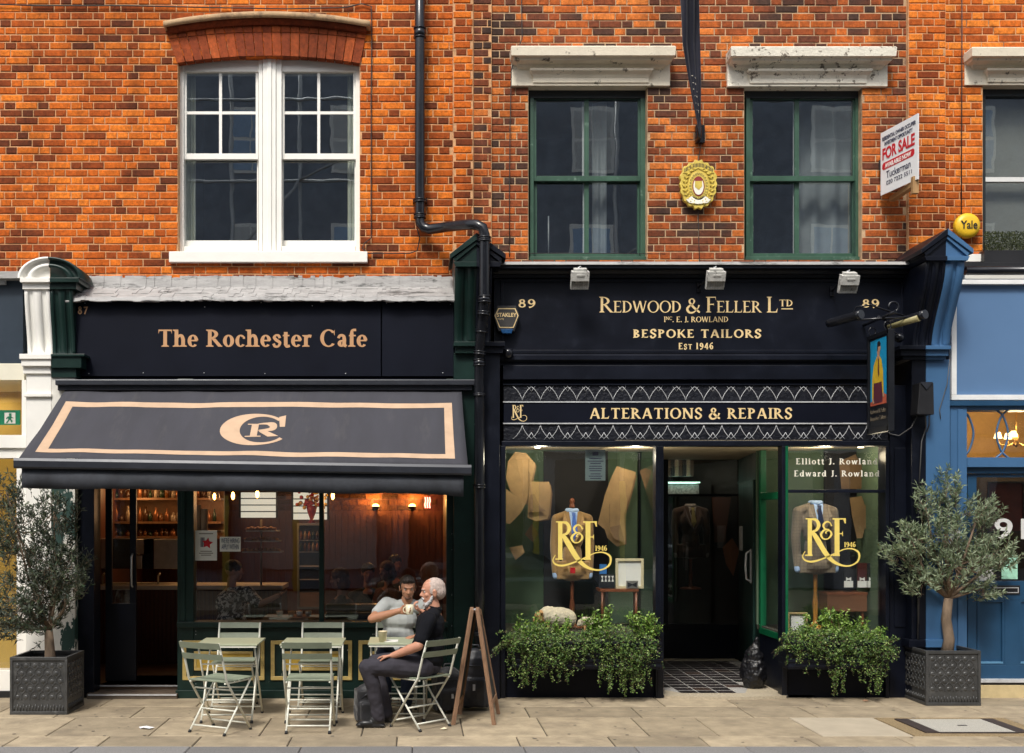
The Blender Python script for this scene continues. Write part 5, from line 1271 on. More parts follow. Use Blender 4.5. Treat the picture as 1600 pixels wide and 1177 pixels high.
# ---- lettering boxes: alarm boxes
sk = empty('alarm_box', tuple(P(791, 500, .0)), 0, 'black hexagonal burglar alarm box with blue base beside number 89', 'alarm box')
def poly_px(pts, Y0, Y1, name, m, root, bev=0):
    return MB().prism([(X(a, Y0), Z(b, Y0)) for a, b in pts], 'y', Y0, Y1).build(name, m, root, bevel=bev)
hx = [(778, 481), (806, 481), (811, 493), (803, 513), (780, 513), (772, 493)]
cxh, cyh = 791.5, 497
poly_px([(777, 478), (807, 478), (812, 494), (804, 518), (779, 518), (771, 494)], -.07, .02, 'housing', M_BLACK, sk, .006)
poly_px([(cxh + (a - cxh) * .96, cyh + (b - cyh) * .96) for a, b in hx], -.074, -.0705, 'border', M_GOLD, sk)
M_SKF = mat('charcoal_plastic_face', (.05, .047, .045), .35, var=.2)
poly_px([(cxh + (a - cxh) * .87, cyh + (b - cyh) * .86) for a, b in hx], -.077, -.0745, 'face', M_SKF, sk)
M_SBL = mat('blue_lens', (.01, .06, .17), .25); poly_px([(782, 514), (802, 514), (799, 521), (785, 521)], -.085, -.01, 'lens', M_SBL, sk, .004)
sans('lettering', 'STAKLEY', (X(776, -.078), -.078, Z(495, -.078)), .055, M_GOLD, sk, width=X(807, -.078) - X(776, -.078), bold=.0015)
sans('lettering', 'security', (X(776, -.078), -.078, Z(499.5, -.078)), .026, M_GOLD, sk, width=.075)
yl = empty('alarm_box', tuple(P(1513, 352, WY)), 0, 'round yellow burglar alarm box on the orange brick at the right', 'alarm box')
M_YALE = mat('alarm_yellow', (.82, .50, .02), .4, var=.03)
rr = 20 * (D - .0) / F
MB().lathe([(rr * .97, .27), (rr, .24), (rr, .22), (rr * .95, .20), (rr * .6, .187), (0, .184)], (X(1513, .2), 0, Z(352, .2)), 36, 'y').build('housing', M_YALE, yl)
sans('lettering', 'Yale', (X(1502, .18), .182, Z(357, .18)), .12, M_BLACK, yl, width=X(1529, .18) - X(1503, .18), bold=.002)
# black junction / speaker box with wires
sp = empty('wall_speaker', tuple(P(1446, 622, -.2)), 0, 'black box speaker on the pier between tailor and blue shop', 'speaker')
Ys = -.34
mb = MB(); mb.prism([(X(1433, Ys), Z(648, Ys)), (X(1460, Ys), Z(648, Ys)), (X(1459, Ys), Z(598, Ys)), (X(1437, Ys), Z(598, Ys))], 'y', Ys, -.17); mb.build('housing', M_BLACK, sp, bevel=.008)
poly_px([(1438, 597), (1458, 597), (1448, 609)], Ys - .012, Ys - .001, 'badge', M_AWNBAR, sp); 
M_CABLE = mat('grey_cable', (.12, .12, .12), .5); M_CABLEB = mat('black_cable', (.02, .018, .018), .6)
cb = MB(); cb.tube([P(1446, 649, -.3), P(1447, 668, -.2), P(1440, 690, -.17), P(1436, 760, -.17)], .006, 6); cb.tube([P(1452, 649, -.3), P(1452, 664, -.2), P(1448, 675, -.17)], .006, 6); cb.build('lead', M_CABLE, sp)
def cable(pts, r, m, label, nm='cable', cat='cable'): 
    o = MB().tube([P(*p) for p in pts], r, 6).build(nm, m); tag(o, label, cat); return o
cable([(1434, 648, -.2), (1424, 668, -.17), (1405, 681, -.04), (1390, 678, -.03), (1388, 668, -.03)], .006, M_CABLE, 'grey cable looping from the black speaker to the tailor frieze')
cable([(1438, 775, -.18), (1436, 800, -.18), (1435, 900, -.18), (1434, 1080, -.18)], .016, M_BLACKM, 'thin black downpipe on the pier beside the right olive tree', 'conduit', 'pipe')
MB().tube([P(1470, 655, -.17), P(1468, 640, -.17), P(1480, 600, -.17), P(1484, 560, -.2)], .004, 5).build('lead', M_CABLE, sp)

# ================================================================ BLUE SHOP
xR = 8.3
MB().pbox(1447, 1484.5, 562, 1091, -.155, .25).build('pilaster', M_BLUE, bl, bevel=.004)
def rb2(px0, py0, py1, Y0, Y1, m, nm, x1=None, bev=.002): return MB().box(X(px0, Y0), x1 if x1 else xR, Y0, Y1, Z(py1, Y0), Z(py0, Y0)).build(nm, m, bl, bevel=bev)
rb2(1490, 437, 625, .02, .3, M_BLUEPALE, 'fascia_board')
M_WHF = mat('white_fascia_frame', (.80, .80, .78), .4)
rb2(1486, 437, 444, -.04, .02, M_WHF, 'fascia_frame'); rb2(1487, 617, 625, -.04, .02, M_WHF, 'fascia_frame'); MB().pbox(1487, 1495, 444.2, 616.8, -.04, .02).build('fascia_frame', M_WHF, bl, bevel=.002)
rb2(1484, 626, 634, -.08, .2, M_BLUED, 'cornice'); rb2(1508, 428, 436, .1, .3, M_WHITE, 'lead_flashing')
MB().tube([(X(1508, -.02), -.02, Z(423, -.02)), (xR, -.02, Z(423, -.02))], .045, 12).build('fascia_pipe', M_BLACKM, bl)
rb2(1485, 410, 418, .05, .34, M_BLACK, 'fascia_top')
# door surround
MB().pbox(1485, 1511, 634.5, 1091, -.05, .2).build('door_post', M_BLUE, bl, bevel=.004); MB().pbox(1497, 1505, 640, 1060, -.062, -.051).build('door_post', M_BLUE, bl, bevel=.003)
rb2(1511.2, 634.5, 641, -.03, .2, M_BLUE, 'transom'); rb2(1511.2, 715, 730, -.03, .2, M_BLUE, 'transom'); rb2(1511.2, 730.3, 740, .02, .2, M_BLUED, 'transom')
rb2(1511.2, 641, 715, .04, .045, M_GLASSC, 'transom_pane', bev=0)
mb = MB()
for cxp in (1512 + 0, 1566, 1620):
    for s in (1, -1):
        pts = [(cxp + s * 16 if False else cxp + s * 2, 641)]
        pl = [P(cxp - s * 10, 640, .02), P(cxp + s * 2, 652, .02), P(cxp + s * 9, 678, .02), P(cxp + s * 2, 704, .02), P(cxp - s * 10, 716, .02)]
        if cxp > 1515 or s > 0: mb.tube([q for q, _ in cr_sample(pl, [1] * 5, 6)], .011, 6)
mb.build('glazing_bar', M_BLUE, bl)
DY = .05
MB().pbox(1512, 1526, 741, 1062, DY, DY + .05).build('door', M_BLUED, bl, bevel=.003)
dB = rb2(1526.2, 741, 746, DY, DY + .05, M_BLUED, 'door_rail')
rb2(1526.2, 908, 937, DY, DY + .05, M_BLUED, 'door_rail'); rb2(1526.2, 1040, 1062, DY, DY + .05, M_BLUED, 'door_rail'); MB().pbox(1570, 1592, 937, 1040, DY, DY + .05).build('door_stile', M_BLUED, bl)
rb2(1526.2, 937, 1040, DY + .02, DY + .04, M_BLUED, 'door_panel')
M_BLUEL = mat('light_blue_bead', (.10, .25, .42), .4)
for l, r_ in ((1527, 1570), (1592, 1640)): framebox((l, r_, 937, 1041), DY + .02, 4, .018, M_BLUED, bl); MB().pbox(l + 3, r_ - 3, 1034, 1037, DY - .003, DY + .018).build('bead', M_BLUEL, bl)
rb2(1526.2, 746, 908, DY + .02, DY + .025, M_GLASS, 'door_pane', bev=0)
rb2(1526, 741, 908, 1.6, 1.7, M_DARK, 'back_wall')
lbx = MB().pbox(1550, 1594, 915, 929, DY - .012, DY - .001).build('letter_plate', M_BLACK, bl, bevel=.003)
sub(framebox((1553, 1592, 918, 927), DY - .012, 1.5, .006, M_SILVER, bl, 'plate_edge'), lbx, bl)
rb2(1512, 1062, 1067, -.02, .2, M_SILVER, 'door_sill'); rb2(1508, 1067, 1071, .0, .2, M_BLACK, 'door_sill')
M_SAND = mat('sandstone_step', (.55, .44, .24), .85, var=.12, vs=12, bump=.2); rb2(1511.5, 1071, 1091, -.02, .2, M_SAND, 'door_step')
M_NUM = mat('frosted_numeral', (.62, .62, .60), .6)
sans('door_number', '91', (X(1554, DY), DY + .017, Z(842, DY)), .30, M_NUM, bl, width=X(1603, DY) - X(1554, DY), bold=.004)
M_PAPER = mat('white_paper', (.78, .78, .75), .7, var=.03); M_PAPG = mat('mint_paper', (.35, .66, .50), .7, var=.4, vs=14)
for nm, b4, m, lab in (('notice', (1522, 1552, 868, 909), M_PAPER, 'white notice taped inside the blue door glass behind the olive'), ('notice', (1565, 1590, 868, 905), M_PAPG, 'mint green sticker on the blue door glass under the number'),):
    tag(MB().pbox(b4[0], b4[1], b4[2], b4[3], DY + .012, DY + .0135).build(nm, m), lab, 'notice')
tag(MB().pbox(1478, 1500, 828, 858, -.066, -.0635).build('notice', M_PAPER), 'white notice pinned on the blue door post behind the olive', 'notice')
# interior of the blue shop: warm room with a chandelier
M_WARM = mat('warm_ochre_wall', (.50, .33, .12), .8, var=.2)
MB().box(X(1490), xR, 2.2, 2.3, 0, 3.4).build('back_wall', M_WARM, bl); MB().box(X(1490), xR, .2, 2.2, 3.3, 3.35).build('shop_ceiling', M_WARM, bl); MB().box(X(1486), X(1486) + .05, .25, 2.2, 0, 3.4).build('side_wall', M_WARM, bl)
MB().box(X(1490), xR, .2, 2.2, -.01, .1).build('shop_floor', M_STEP, bl); MB().box(xR - .05, xR, .2, 2.2, 0, 3.4).build('side_wall', M_WARM, bl)
ch = empty('chandelier', tuple(P(1588, 660, 1.2)), 0, 'small brass chandelier with cream shades behind the blue shop transom', 'chandelier')
M_BRASS = mat('brass', (.55, .35, .10), .3, metal=.9); M_SHADE = emit('lit_lamp_shade', (1, .72, .36), 3.0)
mb = MB(); c0 = P(1588, 690, 1.2); mb.tube([c0 + Vector((0, 0, .5)), c0 + Vector((0, 0, -.05))], .008, 6); mb.lathe([(0, .10), (.03, .06), (.015, .02), (.04, -.03), (0, -.07)], c0, 10)
for k in range(5): a = k * 1.257 + .3; dv = Vector((math.cos(a), math.sin(a), 0)); mb.tube([c0, c0 + dv * .08 + Vector((0, 0, -.05)), c0 + dv * .17 + Vector((0, 0, -.03)), c0 + dv * .19 + Vector((0, 0, .03))], .006, 5)
mb.build('frame', M_BRASS, ch)
for k in range(5): a = k * 1.257 + .3; dv = Vector((math.cos(a), math.sin(a), 0)); MB().lathe([(.045, .04), (.025, .11)], c0 + dv * .19, 12).build('lamp_shade', M_SHADE, ch)
pl = bpy.data.lights.new('chandelier_lamp', 'POINT'); pl.energy = 22; pl.color = (1, .72, .38); pl.shadow_soft_size = .1; po = bpy.data.objects.new('chandelier_lamp', pl); C.objects.link(po); po.location = c0 + Vector((0, 0, .14))
pic = empty('wall_picture', tuple(P(1570, 780, 2.1)), 0, 'dark red framed picture on the wall seen through the blue door', 'picture')
M_MAR = mat('maroon_picture', (.07, .014, .012), .5, var=.5, vs=3); MB().pbox(1545, 1600, 755, 830, 1.3, 1.35).build('canvas', M_MAR, pic); framebox((1543, 1602, 752, 833), 1.3, 3, .02, M_BLACK, pic, 'frame')
# ================================================================ THINGS ON THE FACADE
# downpipe
dp = empty('drainpipe', tuple(P(750, 1090, -.26)), 0, 'black cast drainpipe that jogs sideways above the green console and runs down between the shops', 'drainpipe')
yA, yB, yC = .17, -.44, -.22
mb = MB(); rr = .053
pts = [P(656, -90, yA), P(656, 60, yA), P(656, 200, yA), P(656, 338, yA), P(657, 350, yA), P(662, 356, yA - .01), P(672, 358.5, yA - .02), P(700, 354.5, yA - .16), P(732, 351, yB + .08), P(745, 351.5, yB + .02), P(754, 356, yB), P(757, 367, yB), P(757, 380, yB), P(757, 462, yB), P(756, 480, yB + .02), P(749, 550, yC - .03), P(749, 562, yC), P(749, 700, yC), P(749, 900, yC), P(749, 1090, yC)]
mb.tube(pts, rr, 18); mb.build('pipe', M_BLACKM, dp)
def collar(px, py, Y, tilt=0, h=.05, r=.062, name='collar'):
    c = P(px, py, Y); mb = MB(); d = Vector((math.sin(tilt), 0, math.cos(tilt)))
    mb.tube([c - d * h / 2, c + d * h / 2], r, 18); mb.tube([c - d * h / 2 - d * .004, c - d * h / 2 + d * .008], r + .005, 18); mb.tube([c + d * h / 2 - d * .008, c + d * h / 2 + d * .004], r + .005, 18); mb.build(name, M_BLACKM, dp)
for a in ((656, 52, yA, 0, .10), (656, 314, yA, 0, .03), (656, 338, yA, 0, .04), (757, 374, yB, 0, .04), (757, 468, yB, 0, .06), (755.5, 490, yB + .03, .10, .03), (752.5, 516, yB + .12, .10, .05), (749.5, 552, yC - .03, .1, .03), (749, 567, yC, 0, .06), (749, 617, yC, 0, .02), (749, 760, yC, 0, .03), (749, 990, yC, 0, .03)): collar(*a)
MB().pbox(645, 667, 310, 315, yA + .03, .31).build('bracket', M_BLACKM, dp)
# cables on the brick
cable([(-40, 6, .275), (60, 9, .275), (200, 9, .275), (330, 12, .275), (450, 14, .275), (540, 12, .275), (565, 6, .275), (580, 10, .275), (581, 60, .275), (580, 140, .275), (580, 240, .275), (580, 330, .275), (580, 372, .275), (570, 380, .27), (566, 388, .27), (575, 396, .27), (640, 396, .27), (652, 392, .26), (656, 372, .24), (652, 358, .2)], .0065, M_CABLEB, 'black cable running along the top of the orange wall and down beside the white window')
cable([(814, -40, .275), (816, 60, .28), (808, 80, .28), (799, 110, .28), (797, 200, .28), (796, 300, .28), (796, 402, .28)], .005, M_CABLEB, 'thin dark cable hanging down left of the first green window')
cable([(1096, 222, .29), (1092, 246, .29), (1091, 330, .285), (1092, 380, .285), (1093, 409, .25)], .004, M_CABLEB, 'thin cable running down from the flag bracket past the gold crest')
cable([(1503, -40, .24), (1503, 100, .24), (1502, 380, .24)], .006, M_CABLEB, 'dark cable running down the right orange pier')
cable([(826, 396, .25), (920, 396, .26), (1040, 397, .28)], .004, M_CABLEB, 'thin black cord stretched across the bottom of the left green window')
# flag
fg_ = empty('flag', tuple(P(1093, 212, .28)), 0, 'furled navy flag on a white pole leaning out over the tailor wall', 'flag')
pA, pB_ = P(1093, 212, .18), P(1079, -130, -.75)
MB().tube([pA, pA.lerp(pB_, .5), pB_], .014, 10).build('pole', M_WHITE, fg_)
mb = MB(); mb.tube([pA + Vector((0, .08, -.03)), pA, pA.lerp(pB_, .06)], .024, 10); mb.box(X(1087, .28), X(1101, .28), .27, .32, Z(223, .28), Z(196, .28)); mb.build('bracket', M_BLACKM, fg_)
M_FLAGC = mat('navy_flag_cloth', (.022, .024, .045), .8, var=.3, vs=6, sheen=.3)
mb = MB(); n, k = 50, 20
def fpt(i, j):
    t = i / n; py = -130 + (215 + 130) * t; c = pA.lerp(pB_, 1 - t)
    wl = 17 * (1 if t < .55 else max(.10, 1 - (t - .55) / .45 * .9)); rp_ = 11 * (1 if t < .45 else max(.12, 1 - (t - .45) / .55 * .85))
    u = j / k; px = c.x - (.14 * wl / 17) + (.14 * wl / 17 + .04 * rp_ / 11) * u
    return Vector((px, c.y - .035 + .03 * math.sin(u * 15 + t * 5) * (1.1 - t) + .015 * math.sin(t * 11 + u * 3), c.z - .03))
for i in range(n):
    for j in range(k): mb.quad(fpt(i, j), fpt(i, j + 1), fpt(i + 1, j + 1), fpt(i + 1, j), True)
o = mb.build('cloth', M_FLAGC, fg_); sm = o.modifiers.new('t', 'SOLIDIFY'); sm.thickness = .004
mb = MB()
for (a, b) in (((.70, .30), (.72, .55)), ((.735, .3), (.75, .5)), ((.765, .25), (.785, .6)), ((.80, .3), (.812, .5)), ((.835, .3), (.85, .65)), ((.87, .3), (.885, .6))):
    t0 = a[0] * n; P0 = fpt(t0, a[1] * k) + Vector((0, -.012, 0)); P1 = fpt(b[0] * n, b[1] * k) + Vector((0, -.012, 0)); mb.tube([P0, (P0 + P1) / 2 + Vector((.006, -.004, .008)), P1], .003, 5)
mb.build('lettering', M_PALEG, fg_)
# crest: pressed gold mark with oval shield
cr_ = empty('wall_crest', tuple(P(1092, 288, .28)), 0, 'yellow gold oval crest plaque with red and white centre on the brick', 'crest')
M_CRG = mat('crest_gold_paint', (.66, .50, .09), .4, var=.2, vs=14, bump=.2); M_CRR = mat('crest_red', (.25, .02, .02), .5); M_CRD = mat('crest_dark_letters', (.06, .045, .02), .6)
def cell(a, rx, ry): return (1091.5 + rx * math.cos(a), 288 - ry * math.sin(a))
N_ = 72; out = []
for i in range(N_):
    a = 2 * math.pi * i / N_; f = 1 + .035 * math.cos(a * 18); ry = 37 * (1 - .04 * math.cos(4 * a)); rx = 28.5
    if abs(math.sin(a)) > .97: f *= 1.06
    if .25 < a < .8 or 2.34 < a < 2.9: f *= 1.05
    out.append(cell(a, rx * f, ry * f))
poly_px(out, .235, .29, 'plaque', M_CRG, cr_, .004)
mb = MB()
for s in (-1, 1):      # laurel leaves in relief
    for i in range(11):
        t = i / 10; a = R(-78 + 135 * t); c = cell(a if s > 0 else math.pi - a, 21, 29); Yq = .228
        p = P(c[0], c[1], Yq); tv = Vector((-math.sin(a) * s, 0, math.cos(a)))
        for sg in (-1, 1):
            dv = (tv + Vector((math.cos(a) * s * sg * .8, 0, math.sin(a) * sg * .8))).normalized(); sd = Vector((-dv.z, 0, dv.x)) * .011
            q = [p, p + dv * .022 + sd, p + dv * .05, p + dv * .022 - sd]; m_ = p + dv * .022 + Vector((0, -.012, 0))
            for e in range(4): mb.poly([q[e], q[(e + 1) % 4], m_])
mb.build('laurel', M_CRG, cr_)
el = lambda rx, ry, cy=0: [(1091.5 + rx * math.cos(a * math.pi / 18), 291 + cy - ry * math.sin(a * math.pi / 18)) for a in range(36)]
poly_px(el(15.5, 22), .222, .2345, 'oval_band', M_CRG, cr_, .003); poly_px(el(9.5, 15.5), .217, .2215, 'oval_rim', M_CRR, cr_); poly_px(el(8, 13.5), .213, .2165, 'oval_field', M_PALEG, cr_)
mb = MB()
for i in range(26):
    a = 2 * math.pi * i / 26; p = P(1091.5 + 12.5 * math.cos(a), 291 - 18.8 * math.sin(a), .2212); u = Vector((math.cos(a), 0, math.sin(a))); v = Vector((-u.z, 0, u.x))
    for st in ribbon([(-.35, -.7), (-.35, .7), (.35, .7 if i % 2 else .1), (.35, -.7)], [.28] * 4, 2): mb.poly([p + u * q.y * .016 + v * q.x * .016 for q in st])
for i in range(20):
    t = (i + .5) / 20; ppx = 1069 + 45 * t; ppy = 267 - 9 * math.sin(t * math.pi); mb.box(X(ppx, .226) - .004, X(ppx, .226) + .005, .2245, .226, Z(ppy + 3, .226), Z(ppy - 3, .226))
mb.build('lettering', M_CRD, cr_)
poly_px([(1068, 262), (1075, 264), (1091, 255), (1108, 264), (1115, 262), (1116, 270), (1108, 272), (1091, 263), (1075, 272), (1067, 270)], .2265, .2345, 'scroll', M_CRG, cr_, .002)
poly_px([(1072, 312), (1082, 306), (1091, 311), (1101, 306), (1111, 312), (1106, 317), (1091, 319), (1077, 317)], .222, .2345, 'ribbon', M_PALEG, cr_, .002)
poly_px([(1086, 283), (1097, 283), (1097, 291), (1092, 297), (1086, 292)], .2095, .2125, 'shield', M_CRG, cr_); poly_px([(1085, 279), (1090, 276), (1098, 280), (1097, 283), (1086, 283)], .2095, .2125, 'device', M_CRR, cr_)
# FOR SALE board
fs = empty('for_sale_board', tuple(P(1430, 300, .25)), 0, 'white estate agent FOR SALE board jutting out from the right pier', 'estate agent board')
M_BOARD = mat('white_sign_board', (.80, .80, .80), .5, var=.04, vs=8); M_RED = mat('sign_red', (.55, .01, .02), .5); M_INK = mat('sign_navy_ink', (.03, .03, .07), .5)
A0, A1 = P(1376, 258, .24), P(1434, 228, -.36); A0.z = A1.z = (Z(258, .24) + Z(228, -.36)) / 2
ht = .66; ux = (A1 - A0); Lb = ux.length; ux.normalize(); nrm = Vector((ux.y, -ux.x, 0))    # faces left-front
if nrm.x > 0: nrm = -nrm
uz = Vector((0, 0, 1))
fM = Matrix(((ux.x, 0, nrm.x, 0), (ux.y, 0, nrm.y, 0), (0, 1, 0, 0), (0, 0, 0, 1)))
def bpt(u, v, d=0): return A0 + ux * u + uz * v + nrm * d
mb = MB(); q = [bpt(0, -ht / 2), bpt(Lb, -ht / 2), bpt(Lb, ht / 2), bpt(0, ht / 2)]; q2 = [p - nrm * .005 for p in q]
mb.poly(q); mb.poly(q2[::-1]); [mb.quad(q[i], q[(i + 1) % 4], q2[(i + 1) % 4], q2[i]) for i in range(4)]; mb.build('sign_board', M_BOARD, fs)
B1 = Vector((A0.x + .32, .24, A0.z)); mb = MB(); e = A1 + Vector((.012, 0, 0)); mb.quad(e + uz * -ht / 2, B1 + uz * -ht / 2, B1 + uz * ht / 2, e + uz * ht / 2); o = mb.build('sign_board', M_BOARD, fs); sm = o.modifiers.new('t', 'SOLIDIFY'); sm.thickness = .005
M_WOOD = mat('raw_timber', (.38, .22, .09), .7, var=.25, vs=9, stretch=(4, 4, 1))
mb = MB(); mb.box(A1.x - .03, A1.x + .03, A1.y + .04, A1.y + .09, A0.z - ht / 2 - .13, A0.z - ht / 2 + .04); mb.box(A1.x - .02, A1.x + .04, A1.y + .09, .28, A0.z - ht / 2 - .05, A0.z - ht / 2 + .0); mb.build('post', M_WOOD, fs)
MB().box(A0.x - .01, A0.x + .34, .25, .27, A0.z - .05, A0.z + .05).build('fixing', M_BLACK, fs)
rotm = Matrix(((ux.x, 0, nrm.x), (ux.y, 0, nrm.y), (0, 1, 0)))
def bt(text, u, v, size, m, width, bold=.0):
    sans('lettering', text, bpt(u, v, .003), size, m, fs, rot=rotm, width=width, bold=bold)
bt('RESIDENTIAL OWNER OCCUPIER', .03, .235, .055, M_INK, Lb - .06, .001); bt('INVESTMENT OPPORTUNITY', .07, .175, .055, M_INK, Lb - .15, .001)
bt('FOR SALE', .03, .035, .165, M_RED, Lb - .08, .005)
mb = MB(); mb.poly([bpt(.05, -.075, .002), bpt(Lb - .07, -.075, .002), bpt(Lb - .05, -.055, .002), bpt(Lb - .05, -.02, .002), bpt(Lb - .07, -.0, .002), bpt(.05, -.0, .002), bpt(.03, -.02, .002), bpt(.03, -.055, .002)]); mb.build('red_band', M_RED, fs)
bt('AVAILABLE NOW', .08, -.062, .062, M_WHITE, Lb - .18, .002); bt('Tuckerman', .10, -.175, .105, M_INK, .40, .0005); bt('020 7222 5511', .10, -.245, .06, M_INK, .42); 
# hanging picture sign with bracket and trough lights
hgs = empty('hanging_sign', tuple(P(1400, 500, -.02)), 0, 'black hanging sign with a painted figure in a yellow shirt on bright blue', 'hanging sign')
xs_, yf, yn = 4.62, -.20, -.70; zt_s, zb_s = Z(522, -.45), Z(675, -.45); th = .035
M_SGN = mat('black_sign_frame', (.008, .009, .012), .35)
mb = MB(); mb.box(xs_, xs_ + th, yn, yf, zb_s, zt_s); mb.box(xs_ - .012, xs_ + th + .012, yn - .012, yn + .03, zb_s - .01, zt_s + .01); mb.box(xs_ - .012, xs_ + th + .012, yf - .03, yf + .012, zb_s - .01, zt_s + .01); mb.box(xs_ - .012, xs_ + th + .012, yn, yf, zt_s - .03, zt_s + .012); mb.box(xs_ - .012, xs_ + th + .012, yn, yf, zb_s - .012, zb_s + .05)
mb.build('frame', M_SGN, hgs, bevel=.003)
M_SKYP = mat('painted_bright_blue', (.01, .30, .55), .5, var=.2, vs=2); M_YSH = mat('painted_yellow_shirt', (.75, .48, .03), .5, var=.3, vs=9); M_MARP = mat('painted_maroon', (.11, .02, .035), .5, var=.3); M_FLESH = mat('painted_flesh', (.55, .30, .18), .5); M_REDP = mat('painted_red_cloth', (.50, .10, .05), .5, var=.5, vs=5); M_HAIRP = mat('painted_black', (.015, .012, .012), .5)
hp_, zp0 = (zt_s - zb_s), 0
def sp_(u, v, k=0): return (xs_ - .002 - k * .0008, yf - .055 - u * (yf - yn - .11), zb_s + .27 + v * (hp_ - .32))
def spoly(pts, m, nm, k): mb = MB(); mb.poly([sp_(u, v, k) for u, v in pts]); return mb.build(nm, m, hgs)
spoly([(0, 0), (1, 0), (1, 1), (0, 1)], M_SKYP, 'painted_background', 0)
spoly([(0, 0), (1, 0), (1, .13), (.75, .17), (.45, .10), (0, .06)], M_REDP, 'painted_table', 1)
spoly([(.15, .03), (.75, .03), (.78, .2), (.72, .36), (.25, .36), (.17, .2)], M_MARP, 'painted_trousers', 2)
spoly([(.25, .34), (.72, .34), (.76, .16), (.84, .16), (.80, .5), (.70, .68), (.58, .74), (.42, .74), (.22, .62), (.12, .4), (.12, .1), (.2, .1), (.22, .34)], M_YSH, 'painted_shirt', 3)
spoly([(.46, .68), (.58, .68), (.60, .8), (.66, .84), (.64, .92), (.54, .95), (.44, .9), (.44, .8)], M_FLESH, 'painted_head', 4); spoly([(.44, .84), (.46, .80), (.50, .88), (.64, .88), (.66, .92), (.58, .97), (.46, .95)], M_HAIRP, 'painted_hair', 5)
spoly([(.77, .17), (.86, .17), (.88, .10), (.78, .11)], M_FLESH, 'painted_hand', 4); spoly([(.12, .11), (.21, .11), (.26, .04), (.18, .03)], M_FLESH, 'painted_hand', 4)
spoly([(.5, .70), (.55, .70), (.57, .45), (.52, .42), (.48, .5)], M_MARP, 'painted_tie', 4)
rs = Matrix(((0, 0, -1), (-1, 0, 0), (0, 1, 0)))
M_DULLG = mat('dull_bronze_letters', (.16, .13, .09), .6)
for i, t in enumerate(('Redwood & Feller', 'Bespoke Tailors')): sans('lettering', t, Vector((xs_ - .003, yf - .05, zb_s + .19 - i * .07)), .06, M_DULLG, hgs, rot=rs, width=.38)
mb = MB(); zbk = zt_s + .16
mb.tube([(xs_ + .03, .0, zbk), (xs_ + .02, -.80, zbk)], .016, 8); mb.tube([(xs_ + .3, -.05, zbk + .02), (xs_ + .02, -.4, zbk + .02)], .014, 8)
for yy in (yf - .05, yn + .08):
    mb.tube([(xs_ + .017 + .035 * math.cos(a), yy, zt_s + .055 + .045 * math.sin(a)) for a in [i * math.pi / 6 for i in range(13)]], .005, 6)
mb.tube([(xs_ - .22, -.3, zbk + .03), (xs_ - .18, -.34, zbk + .13), (xs_ - .05, -.38, zbk + .14), (xs_ + .15, -.42, zbk + .06), (xs_ + .3, -.45, zbk + .01)], .012, 7, flat=.4)
mb.tube([(xs_ + .17 + .05 * math.cos(a), -.40 + .0, zbk + .12 + .05 * math.sin(a)) for a in [-1.5 + i * .5 for i in range(11)]], .012, 7)
mb.tube([(xs_ - .28, -.5, zbk - .03), (xs_ + .42, -.5, zbk + .01)], .010, 7)
mb.build('bracket', M_BLACKM, hgs)
M_LENS = mat('yellowed_diffuser', (.34, .30, .14), .5, var=.3, vs=20)
for (p0, p1, ln) in ((P(1294, 506, -.25), P(1346, 491, -.62), 0), (P(1387, 509, -.25), P(1446, 491, -.66), 1)):
    MB().tube([p0, p0.lerp(p1, .1), p0.lerp(p1, .9), p1], [.040, .045, .045, .045], 14).build('trough_light', M_BLACKM, hgs)
    if ln:
        d = (p1 - p0).normalized(); lo_ = Vector((-.016, -.012, -.022)); mb = MB(); mb.tube([p0 + lo_ + d * .03, p1 + lo_ - d * .06], [.030, .036], 12); mb.build('lamp_diffuser', M_LENS, hgs)
bb = MB(); c = P(1405, 528, -.2); bb.ball(tuple(c), .05, 14); bb.tube([c + Vector((0, 0, .02)), c + Vector((-.06, -.02, .06)), c + Vector((-.08, 0, .02))], .006, 6); o = bb.build('security_dome', M_BLACKM); tag(o, 'small black dome device under the right lamp of the hanging sign', 'camera dome')
bb = MB(); c = P(794, 553, -.08); bb.lathe([(0, .05), (.05, .045), (.055, .01), (.045, -.04), (0, -.05)], c, 14); o = bb.build('bell_sounder', M_BLACKM); tag(o, 'small black round sounder at the left end of the tailor moulding', 'sounder')

